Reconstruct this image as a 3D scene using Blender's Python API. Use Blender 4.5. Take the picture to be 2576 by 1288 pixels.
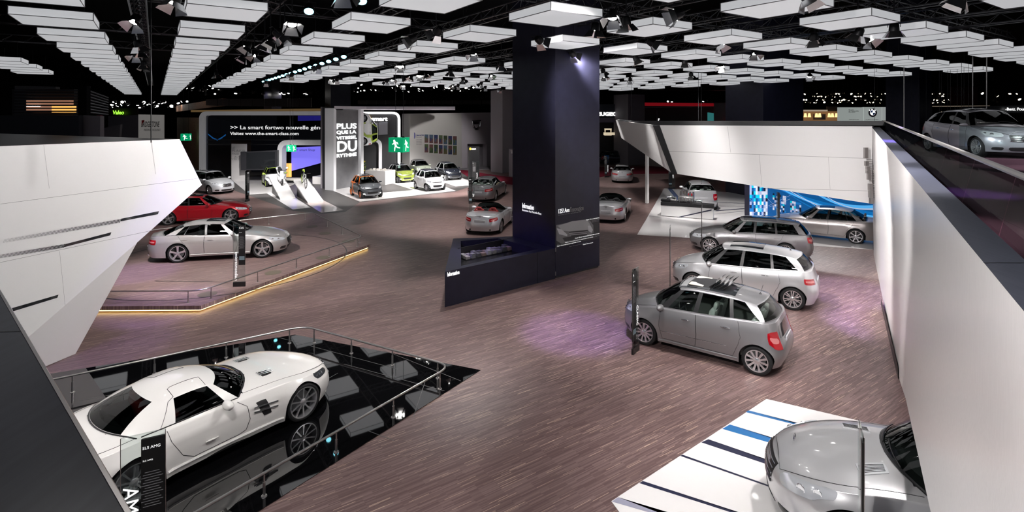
import bpy, math, random
import numpy as np
from mathutils import Vector, Matrix
# ---------------------------------------------------------------- camera, world, exposure
for o in list(bpy.data.objects): bpy.data.objects.remove(o)
SC = bpy.context.scene
COL = SC.collection
F = 1344.0; HX = 1288.0; HY = 290.0; EYE = 5.63      # focal length in pixels of a 2576 wide frame, horizon, eye height
cam_d = bpy.data.cameras.new('camera'); cam = bpy.data.objects.new('camera', cam_d); COL.objects.link(cam)
cam.location = (0, 0, EYE); cam.rotation_euler = (math.pi/2, 0, 0)
cam_d.sensor_width = 36; cam_d.lens = 36*F/2576; cam_d.shift_y = -(644-HY)/2576
cam_d.clip_start = 0.05; cam_d.clip_end = 400
SC.camera = cam
SC.view_settings.view_transform = 'Standard'; SC.view_settings.look = 'None'
SC.view_settings.gamma = 1; SC.view_settings.use_curve_mapping = False
SC.view_settings.exposure = EXPO = 1.15
w = bpy.data.worlds.new('hall_dark'); SC.world = w; w.use_nodes = True
w.node_tree.nodes['Background'].inputs[0].default_value = (0.75, 0.8, 1, 1)
w.node_tree.nodes['Background'].inputs[1].default_value = 0.035
R = random.Random(7)
PI = math.pi
AX = Vector((.8315, .5555)); BX = Vector((-.5555, .8315))      # the two axes of the stand
ANG = math.atan2(.5555, .8315)
def GP(u, v, z=0.0):
    d = F*(EYE-z)/(v-HY); return Vector(((u-HX)/F*d, d, z))
def WP(u, v, p, q):
    """point of the vertical wall through ground points p, q seen at u, v"""
    k = (u-HX)/F; dx, dy = q[0]-p[0], q[1]-p[1]
    t = (k*p[1]-p[0])/(dx-k*dy); x, y = p[0]+t*dx, p[1]+t*dy
    return Vector((x, y, EYE-(v-HY)*y/F))
def DP(u, v, d): return Vector(((u-HX)/F*d, d, EYE-(v-HY)*d/F))
# lights of the stand: (x, y, z, aim x, aim y, aim z, watts, cone degrees, colour)
WHITE = (1, .965, .955); COOL = (.86, .92, 1); VIOLET = (.35, .22, 1); WARM = (1, .55, .25)
LAMPS = []
def lamp(x, y, ax, ay, W_, col=WHITE, cone=60, z=8.1, az=0): LAMPS.append((x, y, z, ax, ay, az, W_, col, cone))
for x, y, ax, ay, W_ in ((-2,5,-4,8.5,900),(-7,6,-5,9,800),(2,12,4,14,1200),(7,9,4.5,12,1100),(9,14,7,17,1100),(4,20,8,20,1100),(-3,13,-10,20,2400),(-12,16,-10.5,19.5,2600),(-8,24,-16,28,1900),(-4,26,-4,28,1700),(-2,10,-3,14,900),
    (0,23,-1,26.5,1100),(4,26,7,29,1200),(-3,32,-1,36,1300),(6,42,9,46,1500),(16,29,15,24.5,2200),(10,29,11.5,31.5,2200),(5,7,5,7.4,1000),(-2,18,-2,15,1100),(1,4,2,6,600),(-1,37,-6,40.5,7000),(-4,39,-8,44.5,7000),(-8,34,-11,37,3000),(-17,34,-19,41,4000),(-1,42,-5,46,3000),(-2,44,-9,55,2600),(-11,32,-15,37,1800),
    (8,33,9,37,1200),(-12,28,-20,36,1200),(17,14,15.5,17.5,1500)):  # some are added fill for the dim building, floor and balcony car
    lamp(x, y, ax, ay, W_)
# added spots: wash on the white walls, weak fill on the left parapet
lamp(2,16,7.5,23,1150,cone=70,az=3.5); lamp(3,11,-9,11,1500,cone=60,az=3); lamp(-3,15,-9,13,1500,cone=60,az=3.5); lamp(3,8,9,13,2000,cone=70,az=2.5); lamp(-1,3,5,6.5,1500,cone=80,az=3); lamp(3,15,11,15,5200,cone=56,az=3.2); lamp(1,18,6.5,24.5,2300,cone=50,az=4); lamp(-3,2.5,-1.7,1.2,28,cone=75,az=5)
for x, y, ax, ay, W_ in ((3,12.5,1.7,13.9,2400),(9,13,10.0,14.3,3200),(8.5,15,10.6,17.0,2000),(-7,16.5,-10.2,15.6,1500),(-13.5,17.5,-13,18.4,1500),(-7.5,15,-10.0,13.0,900),(9,9,9.2,12.3,1800),(-5,15,.3,19.5,1100)): lamp(x, y, ax, ay, W_, VIOLET, 25)
# ---------------------------------------------------------------- materials
MATS = {}
def mat(name, col=(.5,.5,.5), rough=.5, metal=0.0, coat=0.0, emit=None, es=1.0, spec=.5, alpha=1.0, coat_rough=.03):
    if name in MATS: return MATS[name]
    m = bpy.data.materials.new(name); m.use_nodes = True
    b = m.node_tree.nodes['Principled BSDF']
    b.inputs['Base Color'].default_value = (*col, 1); b.inputs['Roughness'].default_value = rough
    b.inputs['Metallic'].default_value = metal; b.inputs['Coat Weight'].default_value = coat
    b.inputs['Coat Roughness'].default_value = coat_rough
    b.inputs['Specular IOR Level'].default_value = spec
    if emit: b.inputs['Emission Color'].default_value = (*emit, 1); b.inputs['Emission Strength'].default_value = es
    MATS[name] = m; return m
def nodes(m): return m.node_tree.nodes, m.node_tree.links, m.node_tree.nodes['Principled BSDF']
def noise_var(m, col1, col2, scale=(1,1,1), rot=0, detail=3, lo=.35, hi=.65, bump=0):
    """a gentle grain between two of the material's own colours"""
    N, L, b = nodes(m)
    tc = N.new('ShaderNodeTexCoord'); mp = N.new('ShaderNodeMapping'); mp.inputs['Scale'].default_value = scale
    mp.inputs['Rotation'].default_value = (0, 0, rot)
    nz = N.new('ShaderNodeTexNoise'); nz.inputs['Detail'].default_value = detail; nz.inputs['Scale'].default_value = 1
    cr = N.new('ShaderNodeValToRGB'); cr.color_ramp.elements[0].position = lo; cr.color_ramp.elements[1].position = hi
    cr.color_ramp.elements[0].color = (*col1, 1); cr.color_ramp.elements[1].color = (*col2, 1)
    L.new(tc.outputs['Object'], mp.inputs[0]); L.new(mp.outputs[0], nz.inputs['Vector']); L.new(nz.outputs[0], cr.inputs[0]); L.new(cr.outputs[0], b.inputs['Base Color'])
    if bump:
        bp = N.new('ShaderNodeBump'); bp.inputs['Strength'].default_value = bump; bp.inputs['Distance'].default_value = .002
        L.new(nz.outputs[0], bp.inputs['Height']); L.new(bp.outputs[0], b.inputs['Normal'])
    return m
def glass(name, tint=(.5,.55,.55), refl=.9, rough=.0, ior=1.45, fac=None):
    if name in MATS: return MATS[name]
    m = bpy.data.materials.new(name); m.use_nodes = True
    N = m.node_tree.nodes; L = m.node_tree.links; N.clear()
    o = N.new('ShaderNodeOutputMaterial'); mx = N.new('ShaderNodeMixShader'); t = N.new('ShaderNodeBsdfTransparent'); g = N.new('ShaderNodeBsdfGlossy')
    fr = N.new('ShaderNodeFresnel'); fr.inputs[0].default_value = ior
    t.inputs[0].default_value = (*tint, 1); g.inputs[0].default_value = (refl, refl, refl, 1); g.inputs[1].default_value = rough
    if fac is None: L.new(fr.outputs[0], mx.inputs[0])
    else: mx.inputs[0].default_value = fac
    L.new(t.outputs[0], mx.inputs[1]); L.new(g.outputs[0], mx.inputs[2]); L.new(mx.outputs[0], o.inputs[0])
    MATS[name] = m; return m
def wood_floor():
    m = mat('plank_floor', (.1,.07,.06), .42, spec=.4)
    N, L, b = nodes(m)
    tc = N.new('ShaderNodeTexCoord'); mp = N.new('ShaderNodeMapping'); mp.vector_type = 'TEXTURE'; mp.inputs['Rotation'].default_value = (0, 0, ANG)
    L.new(tc.outputs['Object'], mp.inputs[0])
    def brick(w, h, off):
        t = N.new('ShaderNodeTexBrick'); t.inputs['Scale'].default_value = 1; t.inputs['Brick Width'].default_value = w; t.inputs['Row Height'].default_value = h
        t.inputs['Mortar Size'].default_value = 0; t.inputs['Color1'].default_value = (0,0,0,1); t.inputs['Color2'].default_value = (1,1,1,1); t.offset = off; t.offset_frequency = 2
        t.inputs['Bias'].default_value = 0
        L.new(mp.outputs[0], t.inputs['Vector']); return t
    t1 = brick(.45, .018, .37); t2 = brick(.32, .007, .41)
    r1 = N.new('ShaderNodeValToRGB'); e = r1.color_ramp.elements
    e[0].position = 0; e[0].color = (.105,.063,.060,1); e[1].position = 1; e[1].color = (.20,.134,.127,1)
    x = e.new(.5); x.color = (.143,.091,.087,1)
    r2 = N.new('ShaderNodeValToRGB'); e = r2.color_ramp.elements
    e[0].position = .962; e[0].color = (0,0,0,1); e[1].position = .985; e[1].color = (1,1,1,1)
    L.new(t1.outputs['Color'], r1.inputs[0]); L.new(t2.outputs['Color'], r2.inputs[0])
    mx = N.new('ShaderNodeMix'); mx.data_type = 'RGBA'
    L.new(r2.outputs[0], mx.inputs['Factor']); L.new(r1.outputs[0], mx.inputs['A']); mx.inputs['B'].default_value = (.50,.37,.28,1)
    L.new(mx.outputs['Result'], b.inputs['Base Color'])
    return m
def carpet(name, c1, c2):
    return noise_var(mat(name, c1, .95, spec=.1), c1, c2, (60,60,60), 0, 2, .3, .7)
# ---------------------------------------------------------------- mesh building
class MB:
    def __init__(s): s.v = []; s.f = []; s.m = []
    def add(s, vs, fs, m=0):
        n = len(s.v); s.v += [tuple(v) for v in vs]; s.f += [tuple(i+n for i in f) for f in fs]; s.m += [m]*len(fs); return s
    def box(s, c, d, rz=0, m=0, bev=0, ry=0):
        hx, hy, hz = d[0]/2, d[1]/2, d[2]/2
        if bev <= 0:
            vs = [(x,y,z) for z in (-hz,hz) for x,y in ((-hx,-hy),(hx,-hy),(hx,hy),(-hx,hy))]
            fs = [(3,2,1,0),(4,5,6,7),(0,1,5,4),(1,2,6,5),(2,3,7,6),(3,0,4,7)]
        else:
            b = min(bev, hx*.98, hy*.98, hz*.98); vs = []; fs = []
            k = 3; ring = []
            for cx, cy, a0 in ((hx-b,hy-b,0),(-hx+b,hy-b,90),(-hx+b,-hy+b,180),(hx-b,-hy+b,270)):
                for i in range(k): a = math.radians(a0+90*i/(k-1)); ring.append((cx, cy, math.cos(a), math.sin(a)))
            levels = [(-hz, 0), (-hz+b*.3, .71), (-hz+b, 1), (hz-b, 1), (hz-b*.3, .71), (hz, 0)]
            for z, q in levels:
                for cx, cy, ca, sa in ring: vs.append((cx+ca*b*q, cy+sa*b*q, z))
            n = len(ring)
            for l in range(len(levels)-1):
                for i in range(n): fs.append((l*n+i, l*n+(i+1)%n, (l+1)*n+(i+1)%n, (l+1)*n+i))
            fs.append(tuple(range(n-1,-1,-1))); fs.append(tuple((len(levels)-1)*n+i for i in range(n)))
        M = Matrix.Rotation(rz, 3, 'Z') @ Matrix.Rotation(ry, 3, 'Y')
        return s.add([M @ Vector(v) + Vector(c) for v in vs], fs, m)
    def prism(s, pts, z0, z1, m=0, cap=True):
        n = len(pts); z0s = z0 if hasattr(z0, '__len__') else [z0]*n; z1s = z1 if hasattr(z1, '__len__') else [z1]*n
        vs = [(p[0],p[1],z0s[i]) for i,p in enumerate(pts)] + [(p[0],p[1],z1s[i]) for i,p in enumerate(pts)]
        a = sum(pts[i][0]*pts[(i+1)%n][1]-pts[(i+1)%n][0]*pts[i][1] for i in range(n))
        fs = [(i,(i+1)%n,n+(i+1)%n,n+i) for i in range(n)]
        if cap: fs += [tuple(range(n-1,-1,-1)), tuple(range(n,2*n))]
        if a < 0: fs = [tuple(reversed(f)) for f in fs]
        return s.add(vs, fs, m)
    def poly(s, pts, m=0): return s.add(pts, [tuple(range(len(pts)))], m)
    def tube(s, path, r, n=8, m=0, closed=False):
        P_ = [Vector(p) for p in path]; k = len(P_); vs = []; fs = []
        rs = r if hasattr(r, '__len__') else [r]*k; up0 = None
        for i, p in enumerate(P_):
            if closed: t = P_[(i+1)%k]-P_[i-1]
            else: t = P_[min(i+1,k-1)]-P_[max(i-1,0)]
            t = t.normalized() if t.length > 1e-9 else Vector((0,0,1))
            if up0 is None:
                up0 = Vector((0,0,1)) if abs(t.z) < .9 else Vector((1,0,0))
            a = t.cross(up0); a = a.normalized() if a.length > 1e-6 else Vector((1,0,0)); b = a.cross(t).normalized(); up0 = b
            for j in range(n):
                w_ = 2*PI*j/n; vs.append(p + (a*math.cos(w_)+b*math.sin(w_))*rs[i])
        for i in range(k if closed else k-1):
            for j in range(n): fs.append((i*n+j, i*n+(j+1)%n, ((i+1)%k)*n+(j+1)%n, ((i+1)%k)*n+j))
        if not closed: fs.append(tuple(range(n-1,-1,-1))); fs.append(tuple((k-1)*n+j for j in range(n)))
        return s.add(vs, [tuple(reversed(f)) for f in fs], m)
    def lathe(s, prof, n=32, c=(0,0,0), axis='z', m=0, closed=False, k=None):
        """prof: (radius, height)"""
        vs = []; fs = []
        for j in range(n):
            a = 2*PI*j/n
            for r_, h in prof:
                x, y, z = r_*math.cos(a), r_*math.sin(a), h
                if axis == 'y': x, y, z = x, z, y
                if axis == 'x': x, y, z = z, x, y
                vs.append((x+c[0], y+c[1], z+c[2]))
        q = len(prof)
        for j in range(n):
            for i in range(q if closed else q-1):
                a_, b_ = j*q+i, j*q+(i+1)%q; c_, d_ = ((j+1)%n)*q+(i+1)%q, ((j+1)%n)*q+i
                fs.append((a_, d_, c_, b_))
        if axis == 'y': fs = [tuple(reversed(f)) for f in fs]
        return s.add(vs, fs, m)
    def build(s, name, mats, parent=None, smooth=False, sharp=40):
        me = bpy.data.meshes.new(name); me.from_pydata(s.v, [], s.f); 
        for x in (mats if isinstance(mats, (list, tuple)) else [mats]): me.materials.append(x)
        if len(set(s.m)) > 1: me.polygons.foreach_set('material_index', s.m)
        if smooth:
            me.polygons.foreach_set('use_smooth', [True]*len(s.f))
            me.set_sharp_from_angle(angle=math.radians(sharp))
        me.update()
        o = bpy.data.objects.new(name, me); COL.objects.link(o)
        if parent: o.parent = parent
        return o
def tag(o, label=None, cat=None, group=None, kind=None):
    if label: o['label'] = label
    if cat: o['category'] = cat
    if group: o['group'] = group
    if kind: o['kind'] = kind
    return o
def thing(name, label, cat, loc=(0,0,0), rz=0, group=None, kind=None):
    o = bpy.data.objects.new(name, None); COL.objects.link(o); o.empty_display_size = .2
    o.location = loc; o.rotation_euler = (0,0,rz)
    return tag(o, label, cat, group, kind)
def struct(name, mb, m, parent=None, **k):
    o = mb.build(name, m, parent, **k); o['kind'] = 'structure'; return o
def copy_tree(o, parent=None):
    c = o.copy(); COL.objects.link(c)
    if parent: c.parent = parent
    for ch in o.children: copy_tree(ch, c)
    return c
def text(name, s, m, parent, loc, size, rot=(PI/2,0,0), ext=.004, align='LEFT', off=0.0, sx=1.0, shear=0.0):
    cu = bpy.data.curves.new(name, 'FONT'); cu.body = s; cu.size = size; cu.extrude = ext; cu.align_x = align; cu.offset = off; cu.shear = shear
    cu.resolution_u = 3
    cu.materials.append(m); o = bpy.data.objects.new(name, cu); COL.objects.link(o)
    me = bpy.data.meshes.new_from_object(o); bpy.data.objects.remove(o); bpy.data.curves.remove(cu); me.name = name
    o = bpy.data.objects.new(name, me); COL.objects.link(o)
    if parent: o.parent = parent
    o.location = loc; o.rotation_euler = rot; o.scale = (sx, 1, 1); return o
def curve_fn(pts):
    x = np.array([p[0] for p in pts], float); y = np.array([p[1] for p in pts], float)
    if len(x) == 1: return lambda t: y[0]
    h = np.diff(x); d = np.diff(y)/h; m_ = np.zeros(len(x)); m_[0] = d[0]; m_[-1] = d[-1]
    for i in range(1, len(x)-1):
        if d[i-1]*d[i] > 0: m_[i] = 2*d[i-1]*d[i]/(d[i-1]+d[i])
    def f(t):
        if t <= x[0]: return float(y[0])
        if t >= x[-1]: return float(y[-1])
        i = int(np.searchsorted(x, t))-1; i = max(0, min(i, len(h)-1)); u = (t-x[i])/h[i]
        return float(y[i]*(1+2*u)*(1-u)**2 + h[i]*m_[i]*u*(1-u)**2 + y[i+1]*u*u*(3-2*u) + h[i]*m_[i+1]*u*u*(u-1))
    return f
# ---------------------------------------------------------------- cars
def inpoly(x, y, P_):
    c = False; n = len(P_)
    for i in range(n):
        x1, y1 = P_[i]; x2, y2 = P_[i-1]
        if (y1 > y) != (y2 > y) and x < (x2-x1)*(y-y1)/(y2-y1)+x1: c = not c
    return c
M_BLACK = mat('black_trim', (.012,.012,.013), .35); M_RUB = mat('tyre_rubber', (.013,.013,.014), .65, spec=.3)
M_CHR = mat('chrome', (.75,.76,.78), .12, 1); M_ALU = mat('alloy_rim', (.62,.62,.64), .25, .85, coat=.4); M_DALU = mat('dark_alloy', (.2,.2,.21), .35, .8)
M_WELL = mat('wheel_well', (.008,.008,.008), .9, spec=.1); M_RED = mat('tail_lens', (.30,.003,.008), .12, coat=1, spec=.6)
M_REDL = mat('tail_lens_pale', (.5,.16,.16), .15, coat=1); M_LENS = mat('head_lens', (.60,.62,.65), .12, .45, coat=1); M_LAMPI = mat('lamp_reflector', (.8,.82,.85), .12, .9)  # second tail lens tone is a paler red band, not glowing
M_LED = mat('day_lamp', (.9,.9,.9), .2, emit=(1,.98,.92), es=2.5)
M_PLATE = mat('plate_grey', (.42,.42,.44), .4); M_BROWN = mat('leather_beige', (.55,.52,.46), .6); M_INT = mat('cabin_black', (.02,.02,.022), .7)
M_LRED = mat('leather_red', (.25,.02,.02), .6); M_LGREY = mat('leather_light', (.5,.5,.49), .6)
M_GL = glass('car_glass', (.30,.36,.34), .9); M_GLL = glass('car_glass_clear', (.62,.7,.66), .9); M_GLD = glass('car_glass_dark', (.06,.07,.07), .85)
M_ROOFG = mat('roof_glass', (.02,.022,.025), .06, coat=1)
def paint(name, col, metal=.55, rough=.3): return mat(name, col, rough, metal, coat=1.0, coat_rough=.04)
M_SILVER = paint('paint_silver', (.50,.50,.51)); M_GREY = paint('paint_grey', (.245,.24,.25)); M_IRID = paint('paint_bright_silver', (.6,.61,.63))
M_DGREY = paint('paint_tenorite', (.19,.185,.19)); M_CHAMP = paint('paint_champagne', (.36,.33,.32)); M_CLSS = paint('paint_warm_silver', (.46,.44,.43))
M_PEARL = paint('paint_pearl_white', (.80,.78,.75), .05, .3); M_CRED = paint('paint_red', (.45,.006,.016), .3, .28)
DEF = dict(nf=2.5, nr=2.8, cf=.95, cr=.9, nose=[(.2,.06),(.4,.0),(.6,.04),(.75,.16)], tail=[(.2,.07),(.45,0),(.7,.03),(.95,.12)], prof=[(0,.945),(.15,.968),(.35,.988),(.55,1.0),(.7,.993),(.86,.965),(1,.92)],
  plan=[(0,.99),(.3,1),(.6,1),(1,.97)], sill=.2, p=2.6, drop=.07, base_in=.96, rwf=.60, bulge=.02, wb_=0, flare=.018, crease=.0, rim=.76, tw=.225, spokes=5, sw=(.05,.09), double=0, glassm=None, seats=4, seatm=None, doors=[], pil=[],
  open_top=False, roofp=2.4, mirror=.1, rimm=None, plate_f=True, grille=None, hlen=None, hoodw=.9, name='car')
class Car:
    def __init__(s, **k):
        s.__dict__.update(DEF); s.__dict__.update(k)
        s.R = s.r+.05; s.ra = s.fo+s.wb; s.mid = s.fo+s.wb/2
        s.fbelt = curve_fn(s.belt); s.fdeck = curve_fn(s.deck); s.fnose = curve_fn(s.nose); s.ftail = curve_fn(s.tail); s.fprof = curve_fn(s.prof); s.froof = curve_fn(s.roof)
        s.fplan = curve_fn([(a*s.L, b) for a, b in s.plan])
        cyf = lambda cx, n: max(0., 1-cx**n)**(1/n)
        arch = sorted(set([a+q*s.R*g for a in (s.fo, s.ra) for q in (0,.2,.4,.58,.73,.85,.93,.98,1.0,1.06) for g in (1,-1)]))
        sr = s.L-s.cr; C = []
        def clean(vals, lo, hi, step):
            out = []; 
            for v in sorted(vals):
                if lo < v < hi: out.append(v)
            full = [lo]+out+[hi]; res = []
            for a, b in zip(full, full[1:]):
                n = max(1, int(math.ceil((b-a)/step))); res += [a+(b-a)*i/n for i in range(n)]
            return res
        c9 = cyf(.9, s.nf)
        for i in range(9): C.append(('f', (1-(c9*i/9)**s.nf)**(1/s.nf), c9*i/9))
        for v in clean(arch, s.cf*.1, s.cf, .07): C.append(('f', 1-v/s.cf, cyf(1-v/s.cf, s.nf)))
        for v in clean(arch, s.cf, sr, .09): C.append(('s', v, 1.))
        for v in clean(arch, sr, s.L-s.cr*.1, .07): C.append(('r', (v-sr)/s.cr, cyf((v-sr)/s.cr, s.nr)))
        c9 = cyf(.9, s.nr)
        for i in range(9, -1, -1): C.append(('r', (1-(c9*i/9)**s.nr)**(1/s.nr), c9*i/9))
        s.C = C; s.N = len(C)
        s.nom = [s.cf*(1-c[1]) if c[0] == 'f' else (c[1] if c[0] == 's' else sr+s.cr*c[1]) for c in C]
        s.zt = [s.fbelt(v) for v in s.nom]
        s.z0 = [s.zbot(v) for v in s.nom]
        s.ring = [s.colpt(i, s.zt[i]) for i in range(s.N)]
        s.rs = [p[0] for p in s.ring]; s.ry = [p[1] for p in s.ring]
        s.rs = list(np.maximum.accumulate(np.array(s.rs)+np.arange(s.N)*1e-6))
    def zbot(s, v):
        z = s.sill
        for a in (s.fo, s.ra):
            if abs(v-a) < s.R: z = max(z, s.r+math.sqrt(s.R**2-(v-a)**2))
        return z
    def hw(s, v, z):
        zb = s.fbelt(v); zn = min(1, max(0, (z-s.sill)/(zb-s.sill)))
        y = s.W/2*s.fprof(zn)*s.fplan(v)
        if s.crease: y += s.crease*math.exp(-((zn-.74)/.05)**2)
        for a in (s.fo, s.ra):
            r_ = math.hypot(v-a, z-s.r)
            y += s.flare*math.exp(-(max(0, r_-s.R)/.09)**2)
        return y
    def colpt(s, i, z):
        k, c, cy = s.C[i]
        if k == 'f':
            v = s.cf-(s.cf-s.fnose(z))*c; return (v, s.hw(s.nom[i] if c < .9 else s.cf*.1, z)*cy, z)
        if k == 's': return (c, s.hw(c, z), z)
        sr = s.L-s.cr; v = sr+(s.cr-s.ftail(z))*c; return (v, s.hw(s.nom[i], z)*cy, z)
    def X(s, p): return Vector((s.mid-p[0], p[1], p[2]))
    def side(s, t, z):
        if t > s.N-1: t = t-2*(s.N-1)      # past the tail centre line: the other flank
        sg = 1 if t >= 0 else -1; t = min(abs(t), s.N-1.001); i = int(t); f = t-i
        a, b = s.colpt(i, z), s.colpt(i+1, z)
        return s.X((a[0]+(b[0]-a[0])*f, sg*(a[1]+(b[1]-a[1])*f), z))
    def tf(s, y):     # column number of a y on the nose
        ys = [s.W/2*c[2] for c in s.C[:s.N//2]]; return (1 if y >= 0 else -1)*float(np.interp(abs(y), ys, range(len(ys))))
    def tr(s, y):
        h = s.N//2; ys = [s.W/2*c[2] for c in s.C[h:]][::-1]; q = s.N-1-float(np.interp(abs(y), ys, range(len(ys)))); return q if y >= 0 else 2*(s.N-1)-q
    def ts(s, v): return float(np.interp(v, s.nom, range(s.N)))
    def dz(s, v, y):
        yb = max(.02, float(np.interp(v, s.rs, s.ry))); zb = float(np.interp(v, s.rs, s.zt)); q = min(1, abs(y)/yb)
        return zb+(s.fdeck(v)-zb)*(1-q**s.p)
    def deckp(s, v, y): return s.X((v, y, s.dz(v, y)))
    def yr(s, v):   # roof half width
        m = s.W/2*s.rwf; a = (v-s.ws[2])/max(.1, s.rt[0]-s.ws[2]); return m*(1-.06*(1-min(1, max(0, a*2.2)))**2-.05*max(0, a-.5))
    def roofp_(s, v, y):
        q = min(1, abs(y)/s.yr(v)); return s.X((v, y, s.froof(v)-s.drop*q**s.roofp))
    def ybase(s, v): return float(np.interp(v, s.rs, s.ry))*s.base_in
    def gpt(s, j, v):
        """greenhouse shell: column j (float), v 0 base .. 1 roof edge"""
        sg = 1 if j >= 0 else -1; j = min(abs(j), len(s.G)-1.001); i = int(j); f = j-i
        a, b = s.G[i], s.G[i+1]; g = [a[k]+(b[k]-a[k])*f for k in range(5)]
        B = Vector((g[0], g[1], s.dz(g[0], g[1])-.004)); T = Vector((g[2], g[3], s.froof(g[2])-s.drop*min(1, g[3]/s.yr(g[2]))**s.roofp))
        p = B.lerp(T, v); k = s.bulge*math.sin(PI*v)
        return s.X((p.x+g[4]*k, sg*(p.y+(1-abs(g[4]))*k), p.z+.6*k*abs(g[4])))
    def greenhouse(s):
        wc, wa, tc, ta = s.ws; rb, rc, rtb, rtc = s.rt[1], s.rt[2], s.rt[0], s.rt[3]
        G = []; tags = []; K = 8
        for i in range(K):
            q = i/K; G.append((wc+(wa-wc)*q**2.3, s.ybase(wa)*q*.985, tc+(ta-tc)*q**2.5, s.yr(ta)*q*.985, -1)); tags.append('W' if i < K-1 else 'W')
        pb, pt = wa, ta
        s.seg = {}
        for kn, (kind, b, t) in enumerate(s.pil):
            n = 4 if kind == 'g' else 2
            for i in range(n):
                vb, vt = pb+(b-pb)*i/n, pt+(t-pt)*i/n
                G.append((vb, s.ybase(vb), vt, s.yr(vt), 0)); s.seg[len(tags)] = kn; tags.append(kind)
            pb, pt = b, t
        for i in range(K+1):
            q = 1-i/K; G.append((rc+(rb-rc)*q**2.3, s.ybase(rb)*q*(.985 if i else 1), rtc+(rtb-rtc)*q**2.5, s.yr(rtb)*q*(.985 if i else 1), 1)); tags.append('R')
        s.G = G; s.gt = tags; s.K = K
    def build(s, paint_m, label, cat='car', group=None, loc=(0,0,0), rz=0, cell=None, roofm=None, extras=None):
        root = thing(s.name, label, cat, loc, rz, group)
        s.paint = paint_m; s.root = root
        # --- shell grid
        J = [0,.08,.18,.28,.38,.48,.58,.67,.75,.82,.88,.93,.97,1]; Q = [.985,.955,.91,.85,.76,.63,.47,.3,.14,0]
        V = []; nj = len(J)+len(Q)
        for i in range(s.N):
            for f in J: V.append(s.colpt(i, s.z0[i]+(s.zt[i]-s.z0[i])*f))
            p = s.ring[i]
            for q in Q: V.append((p[0], p[1]*q, s.zt[i]+(s.fdeck(s.nom[i])-s.zt[i])*(1-q**s.p)))
        V = np.array(V); V[:,0] = s.mid-V[:,0]
        faces = []; cls = []
        wc, wa = s.ws[0], s.ws[1]
        for i in range(s.N-1):
            v = (s.nom[i]+s.nom[i+1])/2
            for j in range(nj-1):
                a = i*nj+j; f = (a, a+nj, a+nj+1, a+1); c = V[list(f)].mean(axis=0); sv = s.mid-c[0]
                if j < len(J)-1:
                    k = 'body'
                    if cell and any(inpoly(sv, c[2], P_) for P_ in s.cellp): k = 'safety_cell'
                    for n_, D in enumerate(s.doors):
                        if .25*s.L < sv < .93*s.L and inpoly(sv, c[2], D): k = 'door%d' % n_
                    if k == 'body' and c[2] < s.bump[0] and v < s.fo-s.R*.9: k = 'front_bumper'
                    if k == 'body' and c[2] < s.bump[1] and v > s.ra+s.R*.9: k = 'rear_bumper'
                else:
                    yb = max(.02, s.ry[i]); q = c[1]/yb
                    qb = min(1, q/(s.base_in*.985)); wl = wc+(wa-wc)*qb**2.3
                    rl_ = s.rt[2]+(s.rt[1]-s.rt[2])*qb**2.3
                    if wl+.04 < sv < rl_-.04 and q < s.base_in-.03: continue
                    k = 'hood' if (sv < wl and q < s.hoodw and sv > s.hood0) else ('trunk_lid' if sv > rl_ and q < .9 and s.trunk else 'body')
                    if k == 'body' and cell and sv > s.cellr: k = 'safety_cell'
                faces.append(f); cls.append(k)
        n = len(V); Nn = np.zeros((n, 3))
        for f in faces:
            a, b, c, d = V[list(f)]; nn = np.cross(c-a, d-b)
            for x in f: Nn[x] += nn
        # winding so that normals look outwards
        for i in range(s.N):
            Nn[i*nj+nj-1][1] = 0
        for j in range(nj):
            Nn[j][1] = 0; Nn[(s.N-1)*nj+j][1] = 0
        Nn /= np.maximum(1e-9, np.linalg.norm(Nn, axis=1))[:, None]
        mid = len(J)//2 + (s.N//2)*nj; flip = Nn[mid][1] < 0
        if flip: Nn = -Nn
        groups = {}
        for f, k in zip(faces, cls): groups.setdefault(k, []).append(f)
        def emit(name, fs, m, sides=(1, -1), parent=root):
            vs = []; ns = []; ff = []
            for sg in sides:
                idx = {}
                for f in fs:
                    g = []
                    for x in f:
                        if x not in idx:
                            idx[x] = len(vs); vs.append((V[x][0], V[x][1]*sg, V[x][2])); ns.append((Nn[x][0], Nn[x][1]*sg, Nn[x][2]))
                        g.append(idx[x])
                    if (sg < 0) != flip: g = g[::-1]
                    ff.append(tuple(g))
            me = bpy.data.meshes.new(name); me.from_pydata(vs, [], ff); me.materials.append(m)
            me.polygons.foreach_set('use_smooth', [True]*len(ff)); me.update()
            me.normals_split_custom_set_from_vertices(ns)
            o = bpy.data.objects.new(name, me); COL.objects.link(o); o.parent = parent; return o
        s.door_obj = {}
        for k, fs in groups.items():
            if k.startswith('door'):
                for sg in (1, -1): s.door_obj[(k, sg)] = emit('door', fs, paint_m, (sg,))
            elif k == 'safety_cell': emit('safety_cell', fs, cell)
            else:
                o = emit(k, fs, paint_m)
                if k == 'hood': s.hood = o
        # --- wheel wells and underbody
        mb = MB()
        for sg in (1, -1):
            for i in range(s.N-1):
                if abs((s.nom[i]+s.nom[i+1])/2-s.fo) < s.R*1.02 or abs((s.nom[i]+s.nom[i+1])/2-s.ra) < s.R*1.02 :
                    a = s.X(s.colpt(i, s.z0[i])); b = s.X(s.colpt(i+1, s.z0[i+1]))
                    a.y *= sg; b.y *= sg; a2 = a-Vector((0,.32*sg,0)); b2 = b-Vector((0,.32*sg,0)); mb.add([a,b,b2,a2], [(0,1,2,3)])
                    a3 = a2.copy(); b3 = b2.copy(); a3.z = b3.z = .15; mb.add([a2,b2,b3,a3], [(0,1,2,3)])
        x1 = s.mid-.3; x0 = s.mid-(s.L-.3)
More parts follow.
